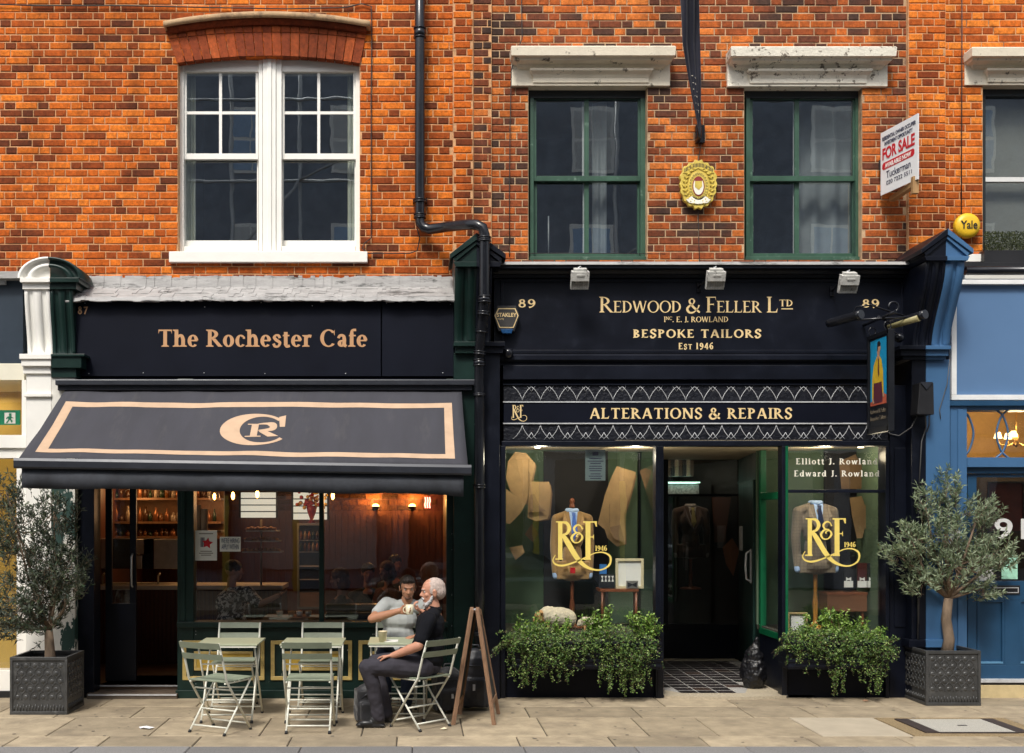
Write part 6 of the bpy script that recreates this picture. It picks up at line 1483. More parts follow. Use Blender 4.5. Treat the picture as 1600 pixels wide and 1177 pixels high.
# ================================================================ FURNITURE
def make_chair(loc, yaw, label):
    """folding slatted bistro chair, sitter faces +Y before the turn"""
    r_ = empty('folding_chair', loc, yaw, label, 'chair', 'sage and cream folding cafe chairs')
    def pt(mb, nm, m, bevel=0): o = mb.build(nm, m, r_, world=False, bevel=bevel); return o
    for s in (-1, 1):
        x = s * .205; x2 = s * .188
        pt(MB().tube([(x, -.280, .805), (x, -.220, .65), (x, -.165, .47), (x, .175, .012)], .0098, 8), 'back_post', M_CREAM)
        pt(MB().tube([(x2, .20, .447), (x2, .02, .235), (x2, -.175, .012)], .0092, 8), 'rear_leg', M_CREAM)
        pt(MB().tube([(x, .168, .02), (x, .180, .0)], .014, 8), 'foot_cap', M_BLACK); pt(MB().tube([(x2, -.168, .02), (x2, -.182, .0)], .014, 8), 'foot_cap', M_BLACK)
        pt(MB().tube([(x2, -.17, .448), (x2, .205, .448)], .009, 6), 'seat_rail', M_CREAM)
    for nm, y, z, x in (('rung', .135, .066, .205), ('rung', -.135, .062, .188), ('rung', -.10, .385, .205), ('rung', -.02, .19, .188)): pt(MB().tube([(-x, y, z), (x, y, z)], .008, 6), nm, M_CREAM)
    for z0, z1, yo in ((.752, .806, 0), (.655, .706, 0)):
        mb = MB(); n = 10
        for i in range(n):
            a, b = i / n, (i + 1) / n; xa, xb = -.215 + .43 * a, -.215 + .43 * b
            y_ = lambda t, z: -.280 + (.805 - z) * .38 - .018 * math.sin(t * math.pi) - .012
            mb.quad((xa, y_(a, z0), z0), (xb, y_(b, z0), z0), (xb, y_(b, z1), z1), (xa, y_(a, z1), z1)); mb.quad((xa, y_(a, z0) + .010, z0), (xb, y_(b, z0) + .010, z0), (xb, y_(b, z1) + .010, z1), (xa, y_(a, z1) + .010, z1))
            mb.quad((xa, y_(a, z1), z1), (xb, y_(b, z1), z1), (xb, y_(b, z1) + .01, z1), (xa, y_(a, z1) + .01, z1)); mb.quad((xa, y_(a, z0), z0), (xb, y_(b, z0), z0), (xb, y_(b, z0) + .01, z0), (xa, y_(a, z0) + .01, z0))
        for t_, xx in ((0, -.215), (1, .215)): mb.quad((xx, y_(t_, z0), z0), (xx, y_(t_, z0) + .01, z0), (xx, y_(t_, z1) + .01, z1), (xx, y_(t_, z1), z1))
        pt(mb, 'back_slat', M_SAGE)
    for k in range(6):
        y = -.17 + k * .066; pt(MB().box(-.20, .20, y, y + .056, .456 - .004 * math.sin(k / 5 * 3.14), .470 - .004 * math.sin(k / 5 * 3.14)), 'seat_slat', M_SAGE, .003)
    return r_
def dup_chair(src, loc, yaw, label):
    o = copy_tree(src); o.location = loc; o.rotation_euler = (0, 0, yaw); o['label'] = label; return o
g = lambda px, Y: (X(px, Y), Y, 0)
ch1 = make_chair(g(343, -1.80), R(-28), 'leftmost folding chair, its back to the street and turned towards the right')
dup_chair(ch1, g(484, -1.76), R(0), 'folding chair seen straight from behind at the middle table')
dup_chair(ch1, g(368, -.56), R(180), 'folding chair facing the street behind the left table')
dup_chair(ch1, g(501, -.56), R(180), 'folding chair facing the street behind the middle table')
dup_chair(ch1, (.045, -1.60, 0), R(45), 'folding chair under the grey haired man in the black T-shirt')
dup_chair(ch1, (X(618, -.62), -.55, 0), R(178), 'folding chair under the man in the white T-shirt')
def make_table(loc, yaw, label, m=None):
    r_ = empty('bistro_table', loc, yaw, label, 'table', 'small square folding cafe tables'); s = .285
    def pt(mb, nm, mm, bevel=0): return mb.build(nm, mm, r_, world=False, bevel=bevel)
    pt(MB().box(-s, s, -s, s, .705, .72), 'table_top', M_TOP, .004)
    mb = MB(); mb.box(-s + .01, s - .01, -s + .004, -s + .012, .69, .7045); mb.box(-s + .01, s - .01, s - .012, s - .004, .69, .7045); pt(mb, 'apron', M_CREAM)
    for sx in (-1, 1):
        x = sx * (s - .03); x2 = sx * (s - .055)
        pt(MB().tube([(x, -s + .03, .70), (x, .0, .36), (x, s - .02, .012)], .009, 8), 'leg', M_CREAM); pt(MB().tube([(x2, s - .03, .70), (x2, 0, .36), (x2, -s + .02, .012)], .009, 8), 'leg', M_CREAM)
        pt(MB().tube([(x, s - .03, .02), (x, s - .015, 0)], .014, 8), 'foot_cap', M_BLACK); pt(MB().tube([(x2, -s + .03, .02), (x2, -s + .015, 0)], .014, 8), 'foot_cap', M_BLACK)
    for y, z, x in ((s - .06, .07, s - .03), (-s + .06, .07, s - .055), (-.12, .52, s - .03), (.12, .20, s - .03), (-.13, .19, s - .055)): pt(MB().tube([(-x, y, z), (x, y, z)], .0075, 6), 'rung', M_CREAM)
    return r_
M_TOP = mat('pale_sage_top', (.34, .37, .25), .45, var=.1, vs=10)
tb1 = make_table(g(361, -1.18), 0, 'empty small table between the two left chairs')
t2 = copy_tree(tb1); t2.location = g(490, -1.18); t2['label'] = 'empty small table between the two chairs at the middle'
t3 = copy_tree(tb1); t3.location = g(624, -1.12); t3['label'] = 'small table with a paper cup between the two seated men'
# cup and saucer on the third table
M_CUP = mat('cream_paper_cup', (.72, .62, .42), .6, var=.05); M_MUG = mat('cream_glazed_mug', (.72, .65, .48), .3, var=.05); M_COFFEE = mat('coffee', (.08, .04, .02), .3)
cpos = Vector((X(598, -1.25), -1.25, .72))
cu = MB().lathe([(0, .002), (.030, .0), (.032, .0), (.043, .098), (.045, .10), (.041, .10), (.038, .085), (0, .085)], cpos, 24).build('paper_cup', M_CUP); tag(cu, 'cream paper cup standing on the table of the two men', 'cup')
M_PLATE = mat('white_napkin', (.75, .74, .70), .8); np_ = MB().box(X(601, -1.2), X(622, -1.2), -1.28, -1.12, .7205, .727).build('napkin', M_PLATE); tag(np_, 'folded white napkin beside the paper cup', 'napkin')
# A-board seen edge-on
ab = empty('pavement_sign', (.50, -1.16, 0), 0, 'folding wooden pavement board standing open edge-on beside the drainpipe', 'A-board')
M_ABW = mat('weathered_pine', (.27, .155, .09), .7, var=.3, vs=10, stretch=(3, 3, 1), dirt=(.17, .09, .05), ds=9, dth=.56); M_CHALK = mat('blackboard', (.025, .025, .027), .7, var=.4)
apn, apf = P(737, 953, -1.42), P(742, 957, -.95); apnR, apfR = P(746, 953, -1.42), P(750, 957, -.95)
ftn, ftf = G(708, 1133), G(718, 1117); ftnR, ftfR = G(772, 1133), G(779, 1116)
def bar(a, b, w_, d_, m, nm, root):
    a, b = Vector(a), Vector(b); mb = MB(); L_ = (b - a).length; q = (b - a).to_track_quat('Z', 'Y').to_matrix().to_4x4(); mb.box(-w_ / 2, w_ / 2, -d_ / 2, d_ / 2, 0, L_, Matrix.Translation(a) @ q); return mb.build(nm, m, root, bevel=.002)
for a, b, c, d in ((apn, ftn, apf, ftf), (apnR, ftnR, apfR, ftfR)):
    bar(b, a, .024, .034, M_ABW, 'leg', ab); bar(d, c, .024, .034, M_ABW, 'leg', ab); bar(a, c, .03, .05, M_ABW, 'rail', ab); bar(b.lerp(a, .18), d.lerp(c, .18), .03, .04, M_ABW, 'rail', ab)
    mb = MB(); mb.quad(b.lerp(a, .2), d.lerp(c, .2), c, a); o = mb.build('board', M_CHALK, ab); s_ = o.modifiers.new('t', 'SOLIDIFY'); s_.thickness = .008; s_.offset = 0
MB().tube([apn + Vector((0, .02, 0)), apnR + Vector((0, .02, 0))], .010, 8).build('hinge', M_SILVER, ab)

# backpacks (soft bodies)
M_BAG = mat('black_nylon', (.014, .014, .017), .6, var=.4, vs=9, bump=.15, bs=60, sheen=.2); M_BAG2 = mat('black_polyester', (.016, .017, .022), .5, var=.4, vs=14, bump=.15, bs=50)
def bag(name, c, sz, yaw, label, m):
    r_ = empty(name, (c[0], c[1], 0), R(yaw), label, 'backpack'); w_, d_, h_ = sz
    organic('body', [('b', (0, 0, h_ * .45), (w_ * .46, d_ * .40, h_ * .40)), ('e', (0, 0, h_ * .78), (w_ * .47, d_ * .42, h_ * .22)), ('b', (0, -d_ * .42, h_ * .30), (w_ * .36, d_ * .18, h_ * .22))], m, r_, .010, 8, world=False, disp=.008, ds=14)
    for s in (-1, 1): MB().tube([(s * w_ * .22, d_ * .38, h_ * .9), (s * w_ * .25, d_ * .62, h_ * .6), (s * w_ * .24, d_ * .55, h_ * .2), (s * w_ * .3, d_ * .35, h_ * .08)], .022, 8, flat=.35).build('strap', m, r_, world=False)
    MB().tube([(-.04, 0, h_ * .97), (-.03, 0, h_ * 1.05), (.03, 0, h_ * 1.05), (.04, 0, h_ * .97)], .008, 6).build('handle', m, r_, world=False)
    MB().tube([(-w_ * .34, -d_ * .40, h_ * .62), (-w_ * .2, -d_ * .47, h_ * .74), (w_ * .2, -d_ * .47, h_ * .74), (w_ * .34, -d_ * .40, h_ * .62)], .004, 5).build('zip', M_AWNBAR, r_, world=False)
    MB().box(-.012, .012, -d_ * .62, -d_ * .60, h_ * .34, h_ * .44).build('tag', M_SILVER, r_, world=False)
    return r_
b1 = G(577, 1133); bag('backpack', (b1.x, b1.y + .17), (.30, .20, .36), 15, 'black backpack on the paving behind the shoes of the grey haired man', M_BAG)
b2 = P(743, 1100, -.75); bag('backpack', (X(743, -.78), -.72), (.30, .22, .60), -8, 'tall black backpack standing behind the wooden pavement board', M_BAG2)
b3 = P(702, 1100, -.75); bag('backpack', (X(699, -.8), -.85), (.30, .22, .44), 20, 'smaller black backpack behind the chair of the grey haired man', M_BAG)
# litter
M_LITT = mat('white_litter', (.75, .75, .76), .8); random.seed(12)
def scrap(px, py, w_, label, m, nm='litter', cat='litter'):
    c = G(px, py); mb = MB(); k = 7; pts = []
    for i in range(k): a = 2 * math.pi * i / k; pts.append(c + Vector((math.cos(a) * w_ * random.uniform(.5, 1), math.sin(a) * w_ * .6 * random.uniform(.5, 1), random.uniform(.004, .02))))
    cc = c + Vector((0, 0, .028))
    for i in range(k): mb.poly([cc, pts[i], pts[(i + 1) % k]])
    tag(mb.build(nm, m), label, cat)
scrap(229, 1139, .10, 'crumpled scrap of white paper on the paving before the cafe door', M_LITT); scrap(1248, 1083, .04, 'dry brown leaf lying below the right flower trough', M_WOOD, 'fallen_leaf', 'leaf')
scrap(1352, 1097, .05, 'orange brown leaf at the foot of the right planter', M_ABW, 'fallen_leaf', 'leaf'); scrap(694, 1141, .05, 'torn cardboard scrap beside the board foot', M_CUP)
# refuse sack in the tailor recess
M_SACK = mat('black_refuse_sack', (.006, .006, .008), .42, var=.2, bump=.2, bs=10, spec=.4)
o = organic('refuse_sack', [('e', (X(1177, .45), .45, .20), (.14, .15, .20)), ('e', (X(1178, .45), .45, .36), (.10, .11, .12)), ('c', [(X(1179, .45), .45, .42), (X(1183, .45), .45, .56)], [.06, .025])], M_SACK, None, .008, 4, disp=.016, ds=16); tag(o, 'knotted black refuse sack against the green framed return of the doorway', 'bin bag')

# ================================================================ TRAILING PLANTS IN TROUGHS
M_TRAIL = leafmat('trailing_leaf', [(.10, .07, .02), (.020, .05, .012), (.06, .13, .025), (.11, .21, .04), (.18, .30, .06), (.38, .48, .17)], rough=.45, trans=.3)
M_HERB = leafmat('bright_bushy_leaf', [(.05, .12, .02), (.14, .27, .04), (.26, .42, .07), (.42, .56, .16)], rough=.45, trans=.3)
M_STEM = mat('brown_stem', (.09, .06, .03), .8)
def trough(pl, pr, label, lab2, seed, drops, bush):
    random.seed(seed); r_ = empty('flower_trough', tuple(P((pl + pr) / 2, 1050, -.2)), 0, label, 'planter')
    Y0, Y1 = -.30, -.002; x0, x1 = X(pl, Y0), X(pr, Y0); z0, z1 = Z(1046, Y0), Z(1003, Y0)
    MB().box(x0, x1, Y0, Y1, z0, z1).build('trough', M_NAVY, r_, bevel=.004)
    rb_ = MB()
    for k in range(5): rb_.box(x0 - .004, x1 + .004, Y0 - .012, Y1, z0 + .02 + k * (z1 - z0) / 5, z0 + .045 + k * (z1 - z0) / 5)
    rb_.build('rib', M_NAVY, r_, bevel=.003)
    pt = empty('trailing_plant', tuple(P((pl + pr) / 2, 1003, -.2)), 0, lab2, 'plant')
    lf, st, hb2 = MB(), MB(), MB()
    # cushions over the rim
    for px, py, rx, rz, n in drops['mass']:
        for i in range(n):
            v = rv(); v = v.normalized() * v.length ** .6 * (1 + .25 * noise.noise(v.normalized() * 3 + Vector((px, 0, 0)))); c = Vector((X(px, -.26), -.26, Z(py, -.26)))
            p = c + Vector((v.x * rx, v.y * .17 - .02, v.z * rz)); p.y = min(p.y, -.05) if p.z < z1 + .1 else p.y
            up = Vector((0, -.6, .8)) + rv(.7); rleaf(lf, p, rv(), random.choice((.005, .007, .009, .012)) * random.uniform(.8, 1.2), up)
    for px, top, bot, n in drops['strand']:
        for s in range(n):
            x = px + random.uniform(-12, 12); b = bot + random.uniform(-28, 6); Yq = -.33 + random.uniform(-.05, .04)
            pts = [P(x, top, Yq + .06)]; k = 7; sway = random.uniform(-8, 8)
            for i in range(1, k + 1): t = i / k; pts.append(P(x + sway * t + random.uniform(-3, 3), top + (b - top) * t, Yq + .03 * math.sin(t * 3)))
            st.tube(pts, .0015, 3, cap=False)
            L_ = int(abs(b - top) * 1.15) + 4
            for i in range(L_):
                t = random.random() ** .9 * k; a = int(min(t, k - 1)); p = pts[a].lerp(pts[a + 1], t - a) + rv(.018)
                rleaf(lf, p, rv() + Vector((0, -.3, 0)), random.uniform(.0045, .0105), Vector((0, -.7, .7)) + rv(.8))
    for x0_, y0_, x1_, y1_, n in drops.get('spray', []):
        a, b = P(x0_, y0_, -.3), P(x1_, y1_, -.42)
        for s in range(n):
            e = b + rv(.05); m_ = a.lerp(e, .5) + Vector((0, 0, .03)) + rv(.02); pts = [a + rv(.02), m_, e]; st.tube(pts, .0015, 3, cap=False)
            for i in range(26): t = random.random() * 2; q = pts[0].lerp(pts[1], t) if t < 1 else pts[1].lerp(pts[2], t - 1); rleaf(lf, q + rv(.012), rv(), random.uniform(.006, .011), Vector((0, -.6, .7)) + rv(.7))
    for px, py, h_, n in bush:
        for s in range(n):
            a = P(px + random.uniform(-14, 14), 1000, -.2 + random.uniform(-.08, .06)); e = P(px + random.uniform(-20, 20), py + random.uniform(-6, 22), -.2 + random.uniform(-.1, .08)); m_ = a.lerp(e, .5) + rv(.02)
            st.tube([a, m_, e], .003, 4, cap=False)
            for i in range(44):
                t = .15 + random.random() * .88; q = a.lerp(e, t) + rv(.028); leaf(hb2, q, rv() + Vector((0, -.3, .4)), random.uniform(.022, .042), random.uniform(.016, .028), Vector((0, -.3, 1)) + rv(.6), .15)
    lf.build('trailing_foliage', M_TRAIL, pt); hb2.build('bushy_foliage', M_HERB, pt); st.build('stem', M_STEM, pt)
trough(800, 1033, 'dark ribbed trough under the left display window', 'bushy trailing green plant spilling over the trough under the left display window', 31,
       dict(mass=[(835, 1000, .28, .16, 2300), (890, 1006, .26, .13, 1700), (950, 1000, .28, .17, 2300), (1000, 1012, .20, .15, 1400), (860, 1025, .22, .12, 900), (970, 1030, .24, .14, 1300), (805, 1005, .14, .10, 500)],
            strand=[(808, 1000, 1062, 8), (822, 1010, 1080, 10), (838, 1010, 1066, 8), (855, 1010, 1056, 7), (880, 1010, 1068, 8), (900, 1010, 1050, 6), (925, 1010, 1050, 6), (948, 1010, 1075, 9), (965, 1010, 1085, 12), (985, 1010, 1090, 11), (1005, 1010, 1078, 9), (1022, 1010, 1050, 6)],
            spray=[(800, 1003, 772, 1015, 6), (805, 1000, 768, 1030, 4), (800, 996, 782, 992, 3)]),
       [(822, 966, 0, 10), (842, 972, 0, 8), (880, 970, 0, 9), (925, 964, 0, 10), (945, 953, 0, 8), (1000, 956, 0, 12), (1018, 964, 0, 9)])
trough(1232, 1384, 'dark ribbed trough under the right display window', 'dense trailing green plant spilling over the trough under the right display window', 32,
       dict(mass=[(1255, 1002, .22, .16, 1900), (1300, 1003, .24, .15, 1900), (1345, 1005, .22, .15, 1700), (1375, 1012, .12, .13, 700), (1320, 1025, .22, .10, 900)],
            strand=[(1240, 1005, 1035, 6), (1262, 1010, 1048, 7), (1285, 1012, 1055, 8), (1303, 1012, 1082, 12), (1325, 1012, 1052, 7), (1348, 1012, 1060, 9), (1372, 1010, 1080, 10), (1386, 1008, 1055, 6), (1395, 1010, 1045, 3)],
            spray=[(1236, 1012, 1212, 1022, 6), (1385, 1010, 1405, 1000, 4), (1385, 1005, 1400, 1030, 3)]),
       [(1262, 966, 0, 9), (1285, 957, 0, 12), (1310, 958, 0, 12), (1340, 970, 0, 10), (1368, 978, 0, 8)])
# ================================================================ CAFE INTERIOR
def lamp(nm, loc, e, col, size=.08, kind='POINT', rot=None, spot=None):
    l = bpy.data.lights.new(nm, kind); l.energy = e; l.color = col
    if kind == 'AREA': l.size = size
    else: l.shadow_soft_size = size
    o = bpy.data.objects.new(nm, l); C.objects.link(o); o.location = loc
    if rot: o.rotation_euler = rot
    return o
M_REDW = mat('red_brown_panelling', (.105, .032, .015), .5, var=.35, vs=6, stretch=(6, 6, .6)); M_REDD = mat('dark_red_slats', (.075, .016, .010), .5, var=.4, vs=8)
M_STEEL = mat('brushed_steel', (.42, .40, .37), .35, metal=.7, var=.2, vs=12); M_WOODM = mat('warm_shelf_wood', (.20, .10, .045), .5, var=.3, vs=7)
M_CFLOOR = mat('dark_timber_floor', (.06, .035, .02), .4, var=.4, vs=7); M_CCEIL = mat('dark_ceiling', (.05, .03, .02), .9)
xa, xb, yb = -3.86, X(707), 4.2
cfi = [('shop_floor', (xa, xb, .2, yb, .0, .10), M_CFLOOR), ('shop_ceiling', (xa, xb, .15, yb, 3.0, 3.1), M_CCEIL), ('side_wall', (xa - .1, xa, .25, yb, 0, 3.0), M_REDW), ('side_wall', (xb, xb + .1, .15, yb, 0, 3.0), M_REDW)]
for nm, b, m in cfi: MB().box(*b).build(nm, m, cf)
bw = MB().box(xa, xb, yb, yb + .1, 0, 1.95).build('back_wall', M_REDW, cf)
mb = MB(); xx = xa
while xx < xb - .05: mb.box(xx + .006, xx + .082, yb - .012, yb - .0005, .1, 1.9); xx += .088
sub(mb.build('boarding', M_REDW, None, 'stuff'), bw, cf)
M_BRB = brickmat('inner_brick', 1, [(0, (.05, .02, .01)), (.5, (.13, .045, .018)), (1, (.22, .08, .03))], .5)
MB().box(xa, xb, yb + .02, yb + .1, 1.95, 3.0).build('back_wall', M_REDD, cf); mb = MB()
for r_ in range(13):
    x = xa + (r_ % 2) * .11
    while x < xb - .2: mb.box(x, x + .21, yb + .008, yb + .02, 1.96 + r_ * .078, 2.026 + r_ * .078); x += .225
o = mb.build('inner_brickwork', M_BRB, cf, 'stuff')
def lit_sconce(px, py, Y, label):
    r_ = empty('wall_lamp', tuple(P(px, py, Y)), 0, label, 'wall lamp', 'lit wall lamps on the cafe back wall'); c = P(px, py, Y)
    MB().lathe([(.05, .0), (.055, .05), (.03, .0), (0, -.01)], c + Vector((0, 0, .0)), 14).build('cup', M_BLACKM, r_); MB().box(c.x - .015, c.x + .015, c.y, yb, c.z - .01, c.z + .02).build('arm', M_BLACKM, r_)
    MB().ball(tuple(c + Vector((0, 0, .05))), (.05, .05, .035), 12).build('bulb', M_BULB, r_); lamp('sconce_light', c + Vector((0, 0, .12)), 13, (1, .50, .13), .05)
M_BULB = emit('amber_bulb', (1, .50, .10), 14)
lit_sconce(587, 797, 4.05, 'glowing amber wall lamp on brick, left of the two'); lit_sconce(644, 797, 4.05, 'glowing amber wall lamp on brick, right of the two')
ns = empty('neon_sign', tuple(P(666, 785, 4.0)), 0, 'small pink neon writing sign on the cafe back wall', 'neon sign'); M_NEON = emit('pink_neon', (1, .25, .18), 5)
mb = MB()
for k, x in enumerate((664, 667.5, 671)): mb.tube([P(x, 777, 4.0), P(x + 1.2, 783, 4.0), P(x - .4, 788, 4.0), P(x + .8, 794, 4.0)], .010, 5)
mb.build('neon_tube', M_NEON, ns)
# windows in the back wall, panes glowing in place of daylight
for l, r_, t, b in ((375, 432, 768, 809), (457, 512, 768, 812)):
    w_ = MB().pbox(l, r_, t, b, 4.08, 4.15).build('rear_window', M_PALEWIN if 'M_PALEWIN' in globals() else MATS.setdefault('pw', emit('daylight_glow_pane', (.80, .80, .66), .55)), cf)
    bars = MB()
    for k in range(4): bars.pbox(l, r_, t + k * (b - t) / 4, t + k * (b - t) / 4 + 1.6, 4.05, 4.078)
    bars.pbox(l - 2, l + 1, t, b, 4.05, 4.079); bars.pbox(r_ - 1, r_ + 2, t, b, 4.05, 4.079); sub(bars.build('window_bar', M_BLACK), w_, cf)
# bar counter with slatted front
bc = empty('bar_counter', tuple(P(230, 1000, 2.0)), 0, 'cafe bar counter with dark red slatted front and pale worktop', 'counter')
yc = 1.9; MB().box(X(150, yc), X(440, yc), yc, yc + .6, .1, Z(922, yc)).build('carcass', M_REDD, bc); MB().box(X(150, yc), X(442, yc), yc - .03, yc + .62, Z(921.5, yc), Z(915, yc)).build('worktop', M_CREAMP, bc)
sl = None
for k in range(44):
    px = 152 + k * 6.6
    if sl is None: sl = MB().box(-.014, .014, -.012, 0, .13, Z(923, yc)).build('slat', M_REDW); s_ = sl
    else: s_ = sl.copy(); C.objects.link(s_)
    s_.location = (X(px, yc), yc, 0); wkid(s_, bc)
cm = empty('coffee_machine', tuple(P(180, 900, 2.1)), 0, 'steel espresso machine and trays on the cafe counter behind the door', 'coffee machine')
ym = 2.1
for l, r_, t, b, m in ((150, 168, 842, 889, M_STEEL), (170, 205, 842, 889, M_BLACK), (205, 222, 868, 889, M_STEEL), (224, 240, 842, 889, M_NAVYF), (240, 279, 843, 889, M_STEEL), (207, 236, 843, 866, M_STEEL)): MB().pbox(l, r_, t, b, ym, ym + .35).build('casing', m, cm, bevel=.006)
for px in (160, 210, 247): MB().tube([P(px, 915, 2.1), P(px, 900, 2.1), P(px + 3, 896, 2.05)], .012, 7).build('tap', M_STEEL, cm)
sh = empty('back_bar_shelf', tuple(P(215, 840, 2.9)), 0, 'warm lit shelves of bottles and jars behind the cafe counter', 'shelf')
for t in (838, 815, 778): MB().pbox(170, 345, t, t + 3.5, 2.7, 3.0).build('shelf_board', M_WOODM, sh)
MB().pbox(165, 350, 750, 842, 3.0, 3.05).build('back_panel', M_WOODM, sh)
random.seed(77); BOTM = [mat('amber_bottle', (.16, .06, .015), .12, var=.5), mat('green_bottle', (.02, .04, .02), .12), mat('clear_jar', (.36, .28, .20), .15, var=.5, vs=40), mat('brown_bottle', (.07, .03, .012), .12), mat('copper_tin', (.30, .12, .05), .3, metal=.5)]
px = 174; k = 0
while px < 343:
    for base in (815, 838, 778):
        h_ = random.uniform(9, 26) if base != 838 else random.uniform(6, 14); w_ = random.uniform(2.5, 4.5); c = P(px + random.uniform(-1, 1), base, 2.8); s = 14.5 / F; hh = h_ * s; rr_ = w_ * s
        o = MB().lathe([(0, 0), (rr_, 0), (rr_, hh * .6), (rr_ * .4, hh * .75), (rr_ * .4, hh), (0, hh)], c, 10).build('bottle', random.choice(BOTM)); sn = {815: 'middle', 838: 'lowest', 778: 'top'}[base] + ' back bar shelf, seen through the ' + ('open cafe door' if px < 277 else 'cafe window'); tag(o, 'small bottle on the ' + sn, 'bottle', 'bottles on the ' + sn)
    px += random.uniform(7, 11)
lamp('shelf_light', P(215, 765, 2.5), 6, (1, .55, .22), .15); lamp('shelf_light', P(330, 790, 2.4), 4, (1, .55, .25), .15)
for i, (px, py, h_) in enumerate(((309, 829, 40), (319.5, 829, 34))):
    c = P(px, py, .6); s = 12.3 / F; mb = MB()
    for k in range(7): mb.lathe([(5.0 * s, h_ * s * k / 7), (5.6 * s, h_ * s * (k + 1) / 7)], c, 14)
    mb.lathe([(0, 0), (5 * s, 0), (4.2 * s, h_ * s), (0, h_ * s)], c, 14)
    o = mb.build('cup_stack', mat('kraft_cup', (.52, .34, .20), .7, var=.05)); tag(o, ('taller' if i == 0 else 'shorter') + ' stack of brown paper cups inside the cafe window', 'cup stack', 'stacks of paper cups')
tag(MB().pbox(303, 345, 829, 832, .5, .75).build('window_shelf', M_WOODM), 'small wooden shelf carrying the paper cups inside the cafe window', 'shelf')
# pendant bulb
pb = empty('pendant_lamp', tuple(P(335, 740, .9)), 0, 'clear globe pendant bulb hanging just inside the cafe window', 'pendant lamp'); MB().ball(tuple(P(335, 776, .9)), .06, 14).build('globe', M_GLASSC, pb); MB().ball(tuple(P(335, 776, .9)), (.018, .018, .04), 8).build('filament', M_BULB, pb); MB().tube([P(335, 700, .9), P(335, 769, .9)], .005, 5).build('cord', M_BLACK, pb)
for i, (px, py, Y) in enumerate(((364, 775, 2.2), (402, 772, 1.8), (520, 775, 2.6))):
    pz = empty('pendant_lamp', tuple(P(px, 740, Y)), 0, ['small yellow pendant bulb over the bar counter', 'small yellow pendant bulb above the pastry stand', 'small yellow pendant bulb beside the fridge vase'][i], 'pendant lamp'); MB().ball(tuple(P(px, py, Y)), (.022, .022, .05), 8).build('filament', M_BULB, pz); MB().tube([P(px, 690, Y), P(px, py - 4, Y)], .004, 5).build('cord', M_BLACK, pz)
lamp('room_light', P(420, 760, 2.0), 10, (1, .50, .22), .3); lamp('room_light', P(600, 760, 2.3), 5, (1, .5, .22), .3)
# fridge
fr_ = empty('drinks_fridge', tuple(P(481, 940, 2.6)), 0, 'tall glass door drinks fridge with lit shelves of bottles', 'fridge'); Yf_ = 2.6
MB().pbox(464, 502, 818, 952, Yf_ + .02, Yf_ + .5).build('cabinet', M_BLACK, fr_); framebox((464, 502, 818, 952), Yf_, 3.5, .03, M_STEEL, fr_, 'door_frame'); MB().pbox(467, 499, 926, 948, Yf_ - .01, Yf_ + .01).build('kick_panel', mat('tan_panel', (.42, .25, .13), .5), fr_)
for i, t in enumerate((844, 862, 884, 905)): MB().pbox(468, 498, t, t + 1.5, Yf_ - .012, Yf_ + .015).build('shelf_board', M_WHITE, fr_)
for i in range(5):
    for j, t in enumerate((843.5, 861.5)): c = P(470.5 + i * 6.3, t, Yf_ - .02); MB().lathe([(0, 0), (.020, 0), (.020, .07), (.008, .09), (.008, .11), (0, .11)], c, 8).build('bottle', [mat('lime_drink', (.45, .60, .08), .3), mat('pink_drink', (.55, .16, .35), .3), BOTM[2], BOTM[0]][(i + j * 2) % 4] if False else BOTM[(i * 2 + j) % 5], fr_)
va = empty('flower_vase', tuple(P(487, 816, 2.7)), 0, 'red urn vase with yellow and red flowers on top of the fridge', 'vase'); c = P(487, 817, 2.7)
MB().lathe([(0, 0), (.05, 0), (.02, .04), (.055, .14), (.07, .20), (.05, .215), (0, .2)], c, 14).build('urn', mat('red_urn', (.28, .02, .03), .35), va)
mb = MB(); mb2 = MB()
for i in range(70):
    p = c + Vector((random.gauss(0, .09), random.gauss(0, .06), .28 + random.gauss(0, .05))); (mb if i % 2 else mb2).ball(tuple(p), random.uniform(.014, .03), 6)
mb.build('yellow_flower', mat('yellow_petals', (.62, .42, .08), .7), va, 'stuff'); mb2.build('red_flower', mat('red_petals', (.40, .04, .04), .7), va, 'stuff')
# pastry stand
ps = empty('pastry_stand', tuple(P(408, 862, 1.7)), 0, 'tiered display stand piled with pastries inside the cafe window', 'pastry stand'); M_PAST = mat('pastry', (.45, .22, .07), .6, var=.3, vs=20)
for t, w_ in ((862, 30), (845, 27), (829, 24)):
    MB().pbox(408 - w_, 408 + w_, t, t + 2, 1.6, 1.95).build('tier', M_STEEL, ps); mb = MB()
    for i in range(9): c = P(408 - w_ + 4 + i * (2 * w_ - 8) / 8, t - 2, 1.68); mb.ball(tuple(c), (.035, .04, .022 + .012 * (i % 2)), 8)
    mb.build('pastry', M_PAST, ps, 'stuff')
MB().tube([P(408, 915, 1.75), P(408, 812, 1.75)], .012, 8).build('stem', M_STEEL, ps)
